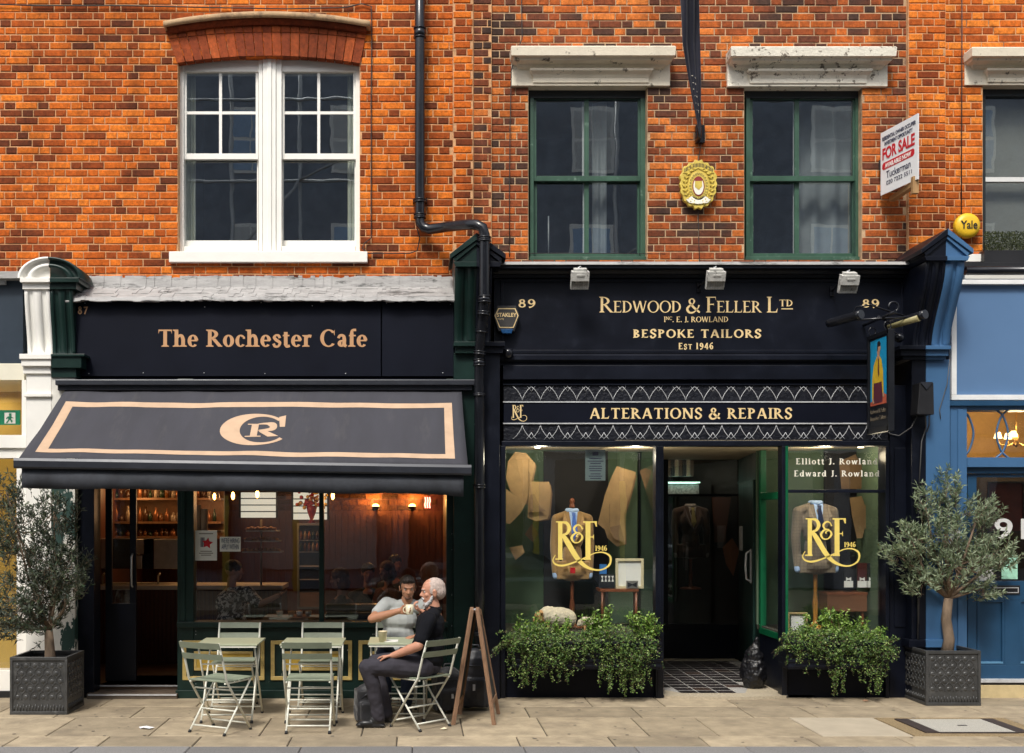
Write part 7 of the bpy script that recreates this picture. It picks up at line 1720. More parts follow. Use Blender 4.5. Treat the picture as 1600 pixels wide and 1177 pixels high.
# posters on the glass
def notice(nm, b4, Y, m, label): 
    r_ = empty(nm, tuple(P((b4[0] + b4[1]) / 2, b4[3], Y)), 0, label, 'notice'); MB().pbox(*b4, Y, Y + .0015).build('sheet', m, r_); return r_
po1 = notice('poster', (305, 339, 829, 876), .024, M_PAPER, 'white poster with a red star taped inside the cafe window')
def pstar(cx, cy, r0, r1, Y, m, root):
    pts = [(cx + (r0 if i % 2 == 0 else r1) * math.sin(i * math.pi / 5 + .15), cy - (r0 if i % 2 == 0 else r1) * math.cos(i * math.pi / 5 + .15)) for i in range(10)]; mb = MB(); mb.poly([P(a, b, Y) for a, b in pts]); mb.build('red_star', m, root)
pstar(324, 849, 9, 4.5, .022, M_RED, po1); mb = MB(); [mb.poly([P(*q, .0225) for q in ((313.5 + k * 2.2, 840), (315 + k * 2.2, 840), (315 + k * 2.2, 855), (313.5 + k * 2.2, 855))]) for k in range(3)]; mb.build('black_print', M_INK, po1)
mb = MB(); [mb.poly([P(*q, .0225) for q in ((311 + d, y), (333 - d, y), (333 - d, y + 1.2), (311 + d, y + 1.2))]) for y, d in ((833.5, 0), (861, 2), (864, 0), (867, 3))]; mb.build('print_line', M_DULLG, po1)
po2 = notice('handwritten_notice', (343.5, 376, 839, 862), .024, M_PAPER, 'handwritten white hiring notice taped inside the cafe window')
M_INKB = mat('blue_grey_ink', (.10, .13, .22), .6); Yn = .022
sans('lettering', "WE'RE HIRING", P(345.5, 849, Yn), .075, M_INKB, po2, width=.19); sans('lettering', 'APPLY WITHIN', P(346, 858.5, Yn), .075, M_INKB, po2, width=.18)
# tables and bench inside
tag(MB().box(X(415, .8), X(510, .8), .55, 1.0, Z(962, .8) - .03, Z(962, .8)).build('inside_table', M_WOODM), 'wooden table with plates just inside the left cafe window pane', 'table')
bn = empty('leather_bench', tuple(P(560, 975, .45)), 0, 'dark buttoned leather bench backs along the inside of the right cafe pane', 'bench'); M_LEATH = mat('dark_leather', (.014, .012, .013), .3, bump=.1)
for k in range(3): MB().box(X(508, .45), X(600, .45), .42 - k * .01, .55, Z(945, .45) - .07 - k * .09, Z(945, .45) + .005 - k * .09).build('back_roll', M_LEATH, bn, bevel=.02)
for i, (px, py) in enumerate(((437, 958), (455, 960), (468, 955), (482, 958))):
    c = P(px, 962, .75); o = MB().lathe([(0, 0), (.03, 0), (.04, .05), (.0, .05)], c, 10).build('inside_cup', [M_MUG, M_PAST, M_WHITE, M_STEEL][i]); tag(o, ['cream mug on the wooden table nearest the patterned shirt', 'brown pastry dish at the middle of the inside table', 'small white cup on the inside table', 'steel pot at the right end of the inside table'][i], 'cup')

# ================================================================ TAILOR DISPLAYS
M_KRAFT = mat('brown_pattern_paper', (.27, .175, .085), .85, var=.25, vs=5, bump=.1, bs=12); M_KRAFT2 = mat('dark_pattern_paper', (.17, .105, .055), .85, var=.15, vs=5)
def z1(x, y): return (760 + x / 2.673, 680 + y / 2.673)
def z2(x, y): return (1180 + x / 2.675, 680 + y / 2.675)
def z3(x, y): return (1000 + x / 2.675, 680 + y / 2.675)
def paper(zf, pts, Y, label, m=None, nm='pattern_piece', layers=1):
    r_ = empty(nm, tuple(P(*zf(*pts[0]), Y)), 0, label, 'paper pattern', 'brown paper tailoring patterns')
    mb = MB(); q = [P(*zf(*p), Y + .008 * noise.noise(Vector((p[0] * .03, p[1] * .03, Y * 9)))) for p in pts]; c = sum(q, Vector()) / len(q) + Vector((0, -.002, 0))
    for i in range(len(q)): mb.poly([c, q[i], q[(i + 1) % len(q)]])
    o = mb.build('sheet', m or M_KRAFT, r_); s_ = o.modifiers.new('t', 'SOLIDIFY'); s_.thickness = .003
    if len(pts) > 6:
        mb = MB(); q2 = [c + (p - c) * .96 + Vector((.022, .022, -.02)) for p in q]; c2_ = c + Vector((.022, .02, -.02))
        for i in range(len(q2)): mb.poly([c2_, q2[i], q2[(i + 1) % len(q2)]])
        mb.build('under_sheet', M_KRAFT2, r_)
    h_ = c + Vector((0, .01, 0)); MB().tube([q[0], q[0] + Vector((0, 0, .25))], .0015, 4).build('hanging_thread', M_CHARC, r_)
    return r_
paper(z1, [(120, 70), (165, 75), (205, 120), (178, 235), (165, 290), (100, 235), (82, 180), (90, 110)], .62, 'largest pale brown pattern hanging top left in the left display')
paper(z1, [(82, 225), (165, 285), (140, 330), (98, 372), (82, 366)], .55, 'folded triangular pattern below the top left one in the left display', M_KRAFT)
paper(z1, [(178, 195), (262, 195), (270, 235), (262, 330), (255, 350), (205, 360), (172, 345)], .60, 'squarish pattern with pinned pocket pieces left of the tan jacket')
paper(z1, [(182, 250), (200, 245), (225, 300), (250, 318), (182, 322)], .56, 'small pocket pattern pinned on the squarish pattern', M_KRAFT2)
paper(z1, [(545, 130), (625, 155), (600, 250), (575, 330), (580, 455), (545, 465), (505, 430), (495, 395), (465, 370), (495, 250), (520, 180)], .62, 'tall curved pattern hanging right of the tan jacket')
paper(z1, [(515, 385), (560, 375), (578, 450), (530, 430)], .57, 'small rounded pocket pattern pinned low on the tall curved pattern', M_KRAFT2)
paper(z1, [(160, 415), (190, 370), (217, 410), (195, 448)], .8, 'small dark diamond pattern above the left one of the green wall', M_KRAFT2); paper(z1, [(95, 470), (150, 460), (160, 490), (122, 522)], .6, 'small pale triangular pattern low at the left of the display')
paper(z1, [(640, 150), (700, 120), (705, 290), (690, 310)], .75, 'dim pattern at the far right edge of the left display', M_KRAFT2)
paper(z2, [(395, 262), (445, 255), (470, 330), (448, 430), (425, 432), (405, 340)], .62, 'slim curved pattern just right of the checked jacket'); paper(z2, [(470, 258), (530, 258), (528, 300), (495, 350), (518, 428), (488, 432), (460, 390), (455, 320)], .60, 'hourglass pattern nearest the right edge of the right display')
paper(z2, [(475, 480), (490, 465), (500, 545), (480, 560)], .7, 'narrow small pattern under the hourglass one', M_KRAFT2); paper(z2, [(350, 110), (420, 80), (440, 120), (520, 85), (525, 225), (360, 225)], .72, 'wide pattern behind the name lettering of the right display', M_KRAFT2)
def jacket(name, cpx, sy, hy, sw, hw, Y, m, shirt, tie, label, slv=True, dim=False):
    """dressed display torso; sy/hy: shoulder and hem rows, sw/hw: widths in px"""
    k = (D + Y) / F; c = Vector((X(cpx, Y), Y, 0)); zs, zh = Z(sy, Y), Z(hy, Y); W_ = sw * k / 2 * .84; Hh = hw * k / 2; h_ = zs - zh
    r_ = empty(name, (c.x, Y, zD), 0, label, 'mannequin')
    def q(u, v, d=0): return (c.x + u, Y + d, zh + v * h_)
    pr = [('c', [q(0, .60), q(0, .86)], [W_ * .62, W_ * .55]), ('e', q(0, .34), (W_ * .54, .12, h_ * .28)), ('e', q(0, .72), (W_ * .74, .135, h_ * .24)), ('b', q(0, .14), (Hh * .76, .085, h_ * .13)), ('e', q(0, .12), (Hh * .84, .125, h_ * .14)),
          ('c', [q(-W_ * .28, .955), q(-W_ * .80, .90)], [.05, .055]), ('c', [q(W_ * .28, .955), q(W_ * .80, .90)], [.05, .055])]
    if slv:
        for s in (-1, 1): pr.append(('c', [q(s * W_ * .84, .89), q(s * W_ * .97, .52, .0), q(s * W_ * .93, .12, -.03)], [.060, .050, .040]))
    pr = [(p[0], p[1], [min(r, .16) for r in p[2]]) if p[0] == 'c' else p for p in pr]
    organic('jacket', pr, m, r_, .008, 5)
    # lapels, shirt front, tie, collar, buttons
    f = -.165; ch_ = W_ * .24
    mb = MB(); mb.poly([q(-ch_, .985, f + .07), q(ch_, .985, f + .07), q(0, .55, f - .005)]); mb.poly([q(-ch_, 1.03, -.03), q(ch_, 1.03, -.03), q(ch_, .985, f + .07), q(-ch_, .985, f + .07)]); mb.build('shirt', shirt, r_)
    organic('collar', [('c', [q(-.045, 1.02, -.04), q(0, 1.01, -.075), q(.045, 1.02, -.04)], .026), ('c', [q(-.05, 1.02, .02), q(.05, 1.02, .02)], .028)], shirt, r_, .006, 3)
    for s in (-1, 1):
        mb = MB(); mb.poly([q(s * ch_, 1.0, f + .075), q(s * (ch_ + .05), .99, f + .07), q(s * (ch_ + .075), .82, f + .012), q(s * (ch_ + .035), .80, f + .005), q(s * (ch_ + .055), .765, f + .0), q(0, .53, f - .018), q(s * .008, .56, f - .014)])
        o = mb.build('lapel', m, r_); s_ = o.modifiers.new('t', 'SOLIDIFY'); s_.thickness = .008; s_.offset = 0
    mb = MB(); mb.poly([q(-.022, .985, f + .045), q(.022, .985, f + .045), q(.016, .94, f + .03), q(-.016, .94, f + .03)]); mb.poly([q(-.015, .94, f + .03), q(.015, .94, f + .03), q(.036, .70, f - .012), q(0, .60, f - .014), q(-.032, .70, f - .012)]); o = mb.build('tie', tie, r_); s_ = o.modifiers.new('t', 'SOLIDIFY'); s_.thickness = .006
    mb = MB()
    for v in (.47, .34): mb.lathe([(.010, 0), (.008, -.006), (0, -.007)], q(.006, v, f + .005), 10, 'y')
    mb.build('button', M_CHARC, r_)
    for s in (-1, 1):
        mb = MB(); mb.box(*sorted((c.x + s * W_ * .36, c.x + s * W_ * .62)), Y - .150, Y - .13, zh + .20 * h_, zh + .25 * h_); mb.build('pocket_flap', m, r_, bevel=.003)
        if slv: organic('shirt_cuff', [('c', [q(s * W_ * .93, .10, -.032), q(s * W_ * .925, .055, -.035)], [.036, .034])], shirt, r_, .007, 2)
    return r_, c
def mcloth(nm, col, check=None, **k):
    m = mat(nm, col, .9, sheen=.3, **k)
    if check:
        n = m.node_tree.nodes; L = m.node_tree.links; tc = n.new('ShaderNodeTexCoord'); b = n['Principled BSDF']; src = b.inputs['Base Color'].links[0].from_socket
        last = src
        for ax in ('X', 'Z'):
            w_ = n.new('ShaderNodeTexWave'); w_.bands_direction = ax; w_.inputs['Scale'].default_value = 9; w_.wave_profile = 'SIN'; L.new(tc.outputs['Object'], w_.inputs[0]); mr = n.new('ShaderNodeMapRange'); mr.inputs[1].default_value = .9; mr.inputs[2].default_value = .99; mr.inputs[4].default_value = .45; L.new(w_.outputs['Fac'], mr.inputs[0])
            mc = n.new('ShaderNodeMix'); mc.data_type = 'RGBA'; L.new(mr.outputs[0], mc.inputs[0]); L.new(last, mc.inputs[6]); mc.inputs[7].default_value = (*check, 1); last = mc.outputs[2]
        L.new(last, b.inputs['Base Color'])
    return m
M_TANJ = mcloth('tan_wool', (.30, .175, .065), var=.15, vs=60, bump=.2, bs=200); M_TWEED = mcloth('grey_brown_check', (.24, .19, .135), check=(.10, .07, .06), var=.25, vs=90); M_BRJ = mcloth('dark_brown_wool', (.055, .030, .020), var=.2, vs=60)
M_SHIRT = mat('pale_blue_shirt', (.42, .58, .88), .8, var=.06, vs=40); M_TIEB = mat('blue_silk_tie', (.035, .10, .38), .4, var=.5, vs=30); M_TIEN = mat('navy_silk_tie', (.01, .018, .06), .4, var=.5, vs=40); M_TIEY = mat('gold_tie', (.30, .26, .10), .5)
M_STAND = mat('polished_mahogany', (.20, .065, .03), .3, var=.2); M_OAK = mat('ochre_oak_stand', (.45, .20, .04), .35, var=.2)
def stand(root, c, z0, z1_, m, knob=None):
    MB().lathe([(0, 0), (.15, 0), (.14, .02), (.03, .04), (.022, .1), (.03, (z1_ - z0) * .45), (.018, (z1_ - z0) * .6), (.024, z1_ - z0)], (c.x, c.y, z0), 14).build('stand', m, root)
    if knob: MB().lathe([(0, .075), (.022, .065), (.030, .04), (.020, .015), (.03, .0), (.03, -.03)], (c.x, c.y, knob), 14).build('neck_knob', M_STAND, root)
r_, c = jacket('dressed_mannequin', 894, 800, 906, 68, 66, .62, M_TANJ, M_SHIRT, M_TIEB, 'tan jacket with blue shirt and tie on a mahogany stand in the left window'); stand(r_, c, zD, Z(904, .62), M_STAND, Z(789, .62)); MB().pbox(891, 899, 887, 896, .43, .44).build('red_tag', M_RED, r_)
r_, c = jacket('dressed_mannequin', 1274, 788, 896, 76, 72, .50, M_TWEED, M_SHIRT, M_TIEN, 'grey brown checked jacket with navy tie on an oak stand in the right window'); stand(r_, c, zD, Z(892, .50), M_OAK)
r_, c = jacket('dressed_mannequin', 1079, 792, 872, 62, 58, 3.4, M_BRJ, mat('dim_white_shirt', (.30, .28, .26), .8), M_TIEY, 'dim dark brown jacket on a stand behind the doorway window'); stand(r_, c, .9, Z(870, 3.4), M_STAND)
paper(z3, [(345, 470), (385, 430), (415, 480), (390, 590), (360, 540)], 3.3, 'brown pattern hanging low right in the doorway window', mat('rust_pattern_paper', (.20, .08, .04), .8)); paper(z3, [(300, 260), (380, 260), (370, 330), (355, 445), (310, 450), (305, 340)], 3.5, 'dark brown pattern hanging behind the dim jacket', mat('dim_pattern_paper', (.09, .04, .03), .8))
# props in the left window
dt = empty('display_table', tuple(P(966, 960, .6)), 0, 'small red brown side table in the left display window', 'table'); yt = .60
MB().pbox(937, 998, 920.5, 925, yt - .12, yt + .15).build('table_top', M_STAND, dt, bevel=.003)
for px, dy in ((941, -.10), (994, -.10), (944, .12), (991, .12)): MB().tube([P(px, 925, yt + dy), P(px, 985, yt + dy)], .013, 8).build('leg', M_STAND, dt)
wf = empty('framed_certificate', tuple(P(983, 920, .56)), 0, 'cream frame with white certificate standing on the small display table', 'picture frame'); MB().pbox(965, 1003, 876, 917, .56, .565).build('paper', M_PAPER, wf); framebox((962, 1006, 873, 920), .56, 4, .02, mat('cream_gilt_frame', (.62, .55, .36), .5), wf, 'frame')
bx = empty('bow_tie_box', tuple(P(988, 920, .46)), 0, 'black bow tie in a small clear box before the cream frame', 'bow tie box'); MB().pbox(979, 997, 908, 919.5, .48, .52).build('box', M_STEEL, bx); mb = MB(); mb.poly([P(981, 910, .475), P(988, 913, .475), P(995, 910, .475), P(995, 918, .475), P(988, 914.5, .475), P(981, 918, .475)]); mb.build('bow_tie', M_CHARC, bx)
bb_ = empty('tie_box', tuple(P(942, 900, .5)), 0, 'blue tie box with rows of white bow ties left of the cream frame', 'tie box'); MB().pbox(937, 948, 882, 897, .5, .52).build('blue_lid', mat('bright_blue_card', (.03, .16, .45), .5), bb_); MB().pbox(936, 960, 898, 919, .5, .53).build('box', M_BLACK, bb_)
for k in range(4): mb = MB(); x = 939 + k * 5.4; mb.poly([P(x, 900, .497), P(x + 4, 900, .497), P(x + 2.5, 904, .497), P(x + 4, 909, .497), P(x + .3, 909, .497), P(x + 1.8, 904, .497)]); mb.build('white_bow', M_PAPER, bb_)
nt_ = notice('notice', (914.5, 946, 703, 751), .045, mat('blue_grey_notice', (.15, .20, .20), .6), 'blue grey opening notice taped inside the top of the left display glass')
mb = MB()
for y in (716, 720, 723.5, 728, 731.5, 735, 740, 743.5, 747): d = random.uniform(1, 6); mb.poly([P(*q_, .0435) for q_ in ((917 + d, y), (944 - d, y), (944 - d, y + 1.4), (917 + d, y + 1.4))])
mb.poly([P(*q_, .0435) for q_ in ((926, 706), (935, 706), (935, 712), (926, 712))]); mb.build('print_line', M_INK, nt_)
# sheep
M_WOOL = mat('cream_wool', (.66, .58, .44), .95, var=.15, vs=14, bump=.8, bs=40); M_FACE = mat('tan_face', (.50, .28, .12), .9, var=.1)
def sheep(name, px, py, k, label, white=False):
    Yq = .34; c = P(px, py, Yq); r_ = empty(name, (c.x, Yq, zD), 0, label, 'toy sheep')
    q = lambda u, v, d=0: (c.x + u * k, Yq + d * k, c.z + v * k)
    organic('fleece', [('e', q(.02, 0), (.19 * k, .12 * k, .105 * k)), ('e', q(.12, -.02), (.10 * k, .10 * k, .10 * k)), ('e', q(-.08, .015), (.11 * k, .11 * k, .10 * k))], M_WOOL, r_, .008, 3, disp=.006, ds=45)
    organic('head', [('e', q(-.17, .0, -.03), (.07 * k, .06 * k, .075 * k)), ('e', q(-.215, -.035, -.04), (.04 * k, .035 * k, .04 * k)), ('e', q(-.165, .05, -.09), (.018 * k, .04 * k, .014 * k)), ('e', q(-.165, .05, .03), (.018 * k, .04 * k, .014 * k))], M_WOOL if white else M_FACE, r_, .006, 3)
    for u in (-.10, .12):
        for d in (-.06, .06): MB().tube([q(u, -.05, d), q(u, -.19, d)], [.024 * k, .017 * k], 8).build('leg', M_FACE, r_)
    MB().ball(q(-.215, .0, -.078), .007 * k, 6).build('eye', M_BLACK, r_)
sheep('toy_sheep', 869, 964, 1.0, 'cream woolly toy sheep with tan face lying among the leaves in the left window'); sheep('toy_lamb', 921, 973, .55, 'small white toy lamb beside the sheep behind the leaves', True)
# props in the right window
lbx2 = empty('leather_case', tuple(P(1324, 957, .5)), 0, 'brown leather display case under the ties in the right window', 'case'); MB().pbox(1293, 1355, 928, 956, .45, .72).build('body', mat('saddle_leather', (.17, .065, .028), .5, var=.2, vs=5), lbx2, bevel=.006); MB().pbox(1292, 1356, 926, 930, .445, .725).build('lid', M_STAND, lbx2, bevel=.003)
for px in (1300, 1348): MB().pbox(px - 1.5, px + 1.5, 956, 990, .47, .50).build('leg', M_STAND, lbx2)
for i, (l, r_) in enumerate(((1319, 1333), (1340, 1354.5), (1355.5, 1368))):
    tb_ = empty('tie_pack', tuple(P((l + r_) / 2, 918, .5)), 0, ['grey boxed tie pack, leftmost of the three in the right window', 'boxed tie pack with maroon tie in the middle of the three', 'grey boxed tie pack nearest the right window edge'][i], 'tie pack'); MB().pbox(l, r_, 880, 918, .48, .5).build('card', [M_CHARC, M_MAR, M_CHARC][i], tb_); MB().pbox(l, r_, 908, 918, .474, .4795).build('label_band', M_PAPER, tb_)
    mb = MB(); cx_ = (l + r_) / 2; mb.poly([P(cx_ - 4, 902, .474), P(cx_, 904, .474), P(cx_ + 4, 902, .474), P(cx_ + 4, 908, .474), P(cx_, 906, .474), P(cx_ - 4, 908, .474)]); mb.build('white_bow', M_PAPER, tb_)
ct = empty('framed_certificate', tuple(P(1247, 998, .3)), 0, 'gilt framed certificate leaning behind the plants in the right window', 'picture frame'); MB().pbox(1236, 1258, 962, 1000, .3, .305).build('paper', M_PAPER, ct); framebox((1231, 1262, 957, 1002), .3, 3, .02, mat('worn_gilt', (.45, .33, .15), .5), ct, 'frame')
# lights the displays have
M_SPOTL = emit('spotlight_lens', (1, .80, .5), 12)
for i, (px, Y, e, col) in enumerate(((840, .45, 11, (1, .88, .66)), (985, .45, 10, (1, .88, .66)), (1280, .35, 8, (1, .85, .62)), (1345, .4, 1.2, (1, .82, .55)))):
    z_ = Z(697) - .0; x_ = X(px, Y); o = MB().lathe([(.035, 0), (.03, -.012), (0, -.012)], (x_, Y, z_ + .018), 14).build('downlight', M_SPOTL); tag(o, ['round downlight in the left display ceiling, left end', 'round downlight in the left display ceiling, right end', 'round downlight above the checked jacket', 'round downlight at the right end of the right display'][i], 'downlight', 'display downlights'); lamp('display_light', (x_, .16, z_ - .10), e * 1.1, col, .06)
# the deeper shop behind the doorway glass
MB().box(2.0, 5.5, 5.6, 5.7, 0, 3).build('back_wall', M_DARK, ta); MB().box(2.0, 2.02, 2.99, 5.6, 0, 3).build('side_wall', M_DARK, ta); MB().box(5.5, 5.54, 2.99, 5.6, 0, 3).build('side_wall', M_DARK, ta); MB().box(2.0, 5.5, 2.99, 5.6, .0, .03).build('shop_floor', M_CFLOOR, ta); MB().box(2.0, 5.5, 2.99, 5.6, 2.95, 3.0).build('shop_ceiling', M_CCEIL, ta)
shf = empty('suit_rail', tuple(P(1060, 740, 3.2)), 0, 'dim rail of hanging suits with lit shelf behind the doorway window', 'clothes rail'); 
for k in range(7): MB().pbox(1043 + k * 6, 1048 + k * 6, 718, 744, 4.2, 4.6).build('hanging_suit', [M_BRJ, M_CHARC, M_TWEED][k % 3], shf)
MB().pbox(1040, 1094, 753, 755, 4.0, 4.3).build('lit_shelf', emit('green_white_strip', (.6, 1, .8), 1.2), shf); MB().pbox(1042, 1092, 757, 772, 4.1, 4.3).build('folded_shirts', mat('folded_white', (.4, .4, .4), .8, var=.8, vs=30), shf)
lamp('shop_light', (X(1060, 3.1), 3.15, 2.7), 7, (1, .8, .6), .1)

# ================================================================ OTHER SIDE OF THE STREET (seen in the panes)
op = empty('terrace_building', (1, -16.2, 0), 0, 'brown brick terrace across the street, seen only as reflections in the panes', 'building')
M_OPB = mat('brown_terrace_brick', (.25, .27, .31), .9, var=.25, vs=3); M_OPW = mat('painted_sky_pane', (.38, .50, .66), .8); M_OPS = mat('pale_render', (.62, .62, .60), .8)
mb = MB(); mb.box(-16, 18, -24, -16.4, 3.9, 13.5); mb.box(-16, 18, -24, -16.6, 3.3, 3.9); mb.build('wall', M_OPB, op); MB().box(-16, 18, -17.5, -16.35, 3.45, 3.8).build('fascia', M_OPS, op)
for k in range(9): MB().box(-15 + k * 3.7, -12.1 + k * 3.7, -17, -16.9, .5, 3.3).build('shop_window', M_DARK if k % 3 else M_OPS, op)
mb = MB(); mb.box(-16, 18, -24, -17, 0, .5); [mb.box(-15.4 + k * 3.7, -15 + k * 3.7, -17.1, -16.5, 0, 3.3) for k in range(10)]; mb.box(-16, 18, -24, -17.05, .5, 3.3); mb.build('shopfronts', M_OPB, op)
for r_ in range(3):
    for k in range(10):
        x = -14.6 + k * 3.1 + (.5 if k % 2 else 0); z = 4.7 + r_ * 3.0; w_ = MB().box(x, x + 1.1, -16.45, -16.38, z, z + 1.7).build('window', M_WHITE, op)
        for a in range(2):
            for b in range(2): sub(MB().box(x + .08 + a * .49, x + .53 + a * .49, -16.38, -16.37, z + .08 + b * .8, z + .80 + b * .8).build('pane', M_OPW if (k + r_) % 2 else M_OPS), w_, op)  # blue panes carry the sky light in their colour
sf = empty('scaffold', (0, -15.6, 0), 0, 'steel scaffold with yellow sleeved feet across the street, reflected in the panes', 'scaffold'); M_TUBE = mat('galvanised_tube', (.48, .48, .47), .5, metal=.3); M_SLV = mat('yellow_sleeve', (.75, .65, .10), .6)
for x in (-8.0, -4.6, -2.9, .9, 2.9, 5.0, 8.2, 11.5):
    MB().tube([(x, -15.5, 0), (x, -15.5, 13)], .05, 6).build('standard', M_TUBE, sf); MB().tube([(x, -15.45, .05), (x, -15.45, 2.7)], .075, 8).build('yellow_sleeve', M_SLV, sf)
for z in (4.2, 6.2, 8.2, 10.2, 12.2): MB().tube([(-9, -15.4, z), (13, -15.4, z)], .04, 6).build('ledger', M_TUBE, sf)
for a, b, z in ((-4.6, -2.9, 8.2), (.9, 2.9, 6.2), (5, 8.2, 8.2), (-2.9, .9, 10.2)): MB().tube([(a, -15.35, z), (b, -15.35, z + 2)], .035, 6).build('brace', M_TUBE, sf)
# ================================================================ PEOPLE
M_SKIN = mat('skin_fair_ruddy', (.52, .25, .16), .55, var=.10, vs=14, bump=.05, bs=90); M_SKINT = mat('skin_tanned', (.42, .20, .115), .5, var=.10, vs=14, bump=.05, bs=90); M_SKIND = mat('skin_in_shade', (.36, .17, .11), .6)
M_HAIRW = mat('white_hair', (.50, .49, .48), .8, var=.2, vs=60, bump=.8, bs=110); M_HAIRK = mat('dark_brown_hair', (.020, .013, .010), .55, var=.3, vs=40, bump=.8, bs=80); M_HAIRB = mat('chestnut_hair', (.10, .035, .015), .6, var=.4, vs=30, bump=.8, bs=50)
M_TEEB = mat('black_cotton', (.0075, .008, .011), .9, var=.25, vs=7, spec=.15); M_TEEW = mat('pale_grey_cotton', (.40, .42, .41), .9, var=.06, vs=7, sheen=.2); M_TROU = mat('charcoal_trousers', (.045, .042, .052), .9, var=.2, vs=8, spec=.2); M_JEAN = mat('dark_blue_denim', (.020, .033, .07), .9, var=.3, vs=12); M_SHOE = mat('black_leather_shoe', (.015, .015, .016), .4, var=.2)
def V3(*a): return Vector(a)
def head(c, yaw, pitch, skin, k=1.0, extra=()):
    """head volumes; local +x = where the face looks"""
    Rm = Matrix.Rotation(yaw, 3, 'Z') @ Matrix.Rotation(-pitch, 3, 'Y')
    def q(x, y, z): return tuple(c + Rm @ Vector((x, y, z)) * k)
    er = (0, -math.degrees(pitch), math.degrees(yaw))
    pr = [('e', q(-.012, 0, .028), (.098 * k, .074 * k, .090 * k), er), ('e', q(.022, 0, -.030), (.066 * k, .058 * k, .080 * k), er), ('e', q(.048, 0, -.072), (.034 * k, .036 * k, .030 * k), er),
          ('c', [q(.076, 0, .018), q(.098, 0, -.018)], [.009 * k, .0125 * k]), ('e', q(.090, .010, -.022), (.009 * k, .008 * k, .007 * k)), ('e', q(.090, -.010, -.022), (.009 * k, .008 * k, .007 * k)),
          ('c', [q(.074, -.034, .030), q(.083, 0, .030), q(.074, .034, .030)], [.009 * k, .010 * k, .009 * k]),
          ('c', [q(.076, -.018, -.049), q(.084, 0, -.048), q(.076, .018, -.049)], [.0055 * k, .008 * k, .0055 * k]), ('c', [q(.074, -.016, -.058), q(.081, 0, -.059), q(.074, .016, -.058)], [.006 * k, .008 * k, .006 * k]),
          ('e', q(.050, .042, -.018), (.024 * k, .018 * k, .020 * k), er), ('e', q(.050, -.042, -.018), (.024 * k, .018 * k, .020 * k), er)]
    for s in (-1, 1):
        pr += [('e', q(-.008, s * .076, -.008), (.020 * k, .0075 * k, .032 * k), er), ('e', q(-.006, s * .080, .012), (.014 * k, .008 * k, .012 * k), er)]
    return pr, q, er
def face(q, k, root, iris, lidm):
    for s in (-1, 1):
        MB().ball(q(.066, s * .030, .010), .0115 * k, 10).build('eye', M_EYE, root); MB().ball(q(.0755, s * .030, .009), .0045 * k, 8).build('iris', iris, root)
        MB().tube([q(.082, s * .014, .026), q(.084, s * .030, .032), q(.074, s * .045, .026)], .0035 * k, 5).build('eyebrow', lidm, root)
    MB().tube([q(.080, -.019, -.0535), q(.0885, 0, -.0535), q(.080, .019, -.0535)], .0022 * k, 5).build('mouth', M_LIP, root)
M_EYE = mat('eye_white', (.62, .58, .55), .3, var=0); M_IRIS = mat('dark_iris', (.03, .018, .012), .2); M_LIP = mat('lip', (.30, .09, .07), .5)
def hand(wrist, dirv, palm_n, k=1.0, curl=.5, side=1):
    """palm, four unequal bent fingers and a thumb as fused chains; returns prims"""
    d = Vector(dirv).normalized(); n_ = Vector(palm_n).normalized(); n_ = (n_ - d * n_.dot(d)).normalized(); s = d.cross(n_) * side; w_ = Vector(wrist); out = []
    pc = w_ + d * .045 * k
    for i in range(4): o_ = s * (.030 - .020 * i) * k; out.append(('c', [w_ + o_ * .6, w_ + d * .082 * k + o_], [.014 * k, .0115 * k]))
    L_ = [.075, .083, .078, .060]
    for i in range(4):
        o_ = s * (.031 - .0205 * i) * k; b = w_ + d * .086 * k + o_; a = curl * (1 + .12 * i); pts = [b]; dd = d
        for j, f in enumerate((.45, .32, .23)):
            dd = (dd * math.cos(a * .75) + n_ * math.sin(a * .75)).normalized() if j == 0 else (dd * math.cos(a) + (dd.cross(s) * (1 if dd.cross(s).dot(n_) > 0 or j else -1)).normalized() * math.sin(a) * (1 if (dd.cross(s)).dot(n_) >= 0 else -1)).normalized() if False else (Matrix.Rotation(a * (1 if (Matrix.Rotation(.1, 3, s) @ d).dot(n_) > 0 else -1), 3, s) @ dd)
            pts.append(pts[-1] + dd * L_[i] * f * k)
        out.append(('c', pts, [.0092 * k, .0085 * k, .0078 * k, .007 * k]))
    t0 = w_ + d * .025 * k + s * .024 * k; t1 = t0 + (s * .75 + d * .7 + n_ * .25).normalized() * .038 * k; t2 = t1 + (d * .9 + n_ * .45 + s * .1).normalized() * .032 * k; t3 = t2 + (d * .8 + n_ * .6 - s * .1).normalized() * .024 * k
    out.append(('c', [t0, t1, t2, t3], [.0135 * k, .011 * k, .0098 * k, .0085 * k]))
    return out
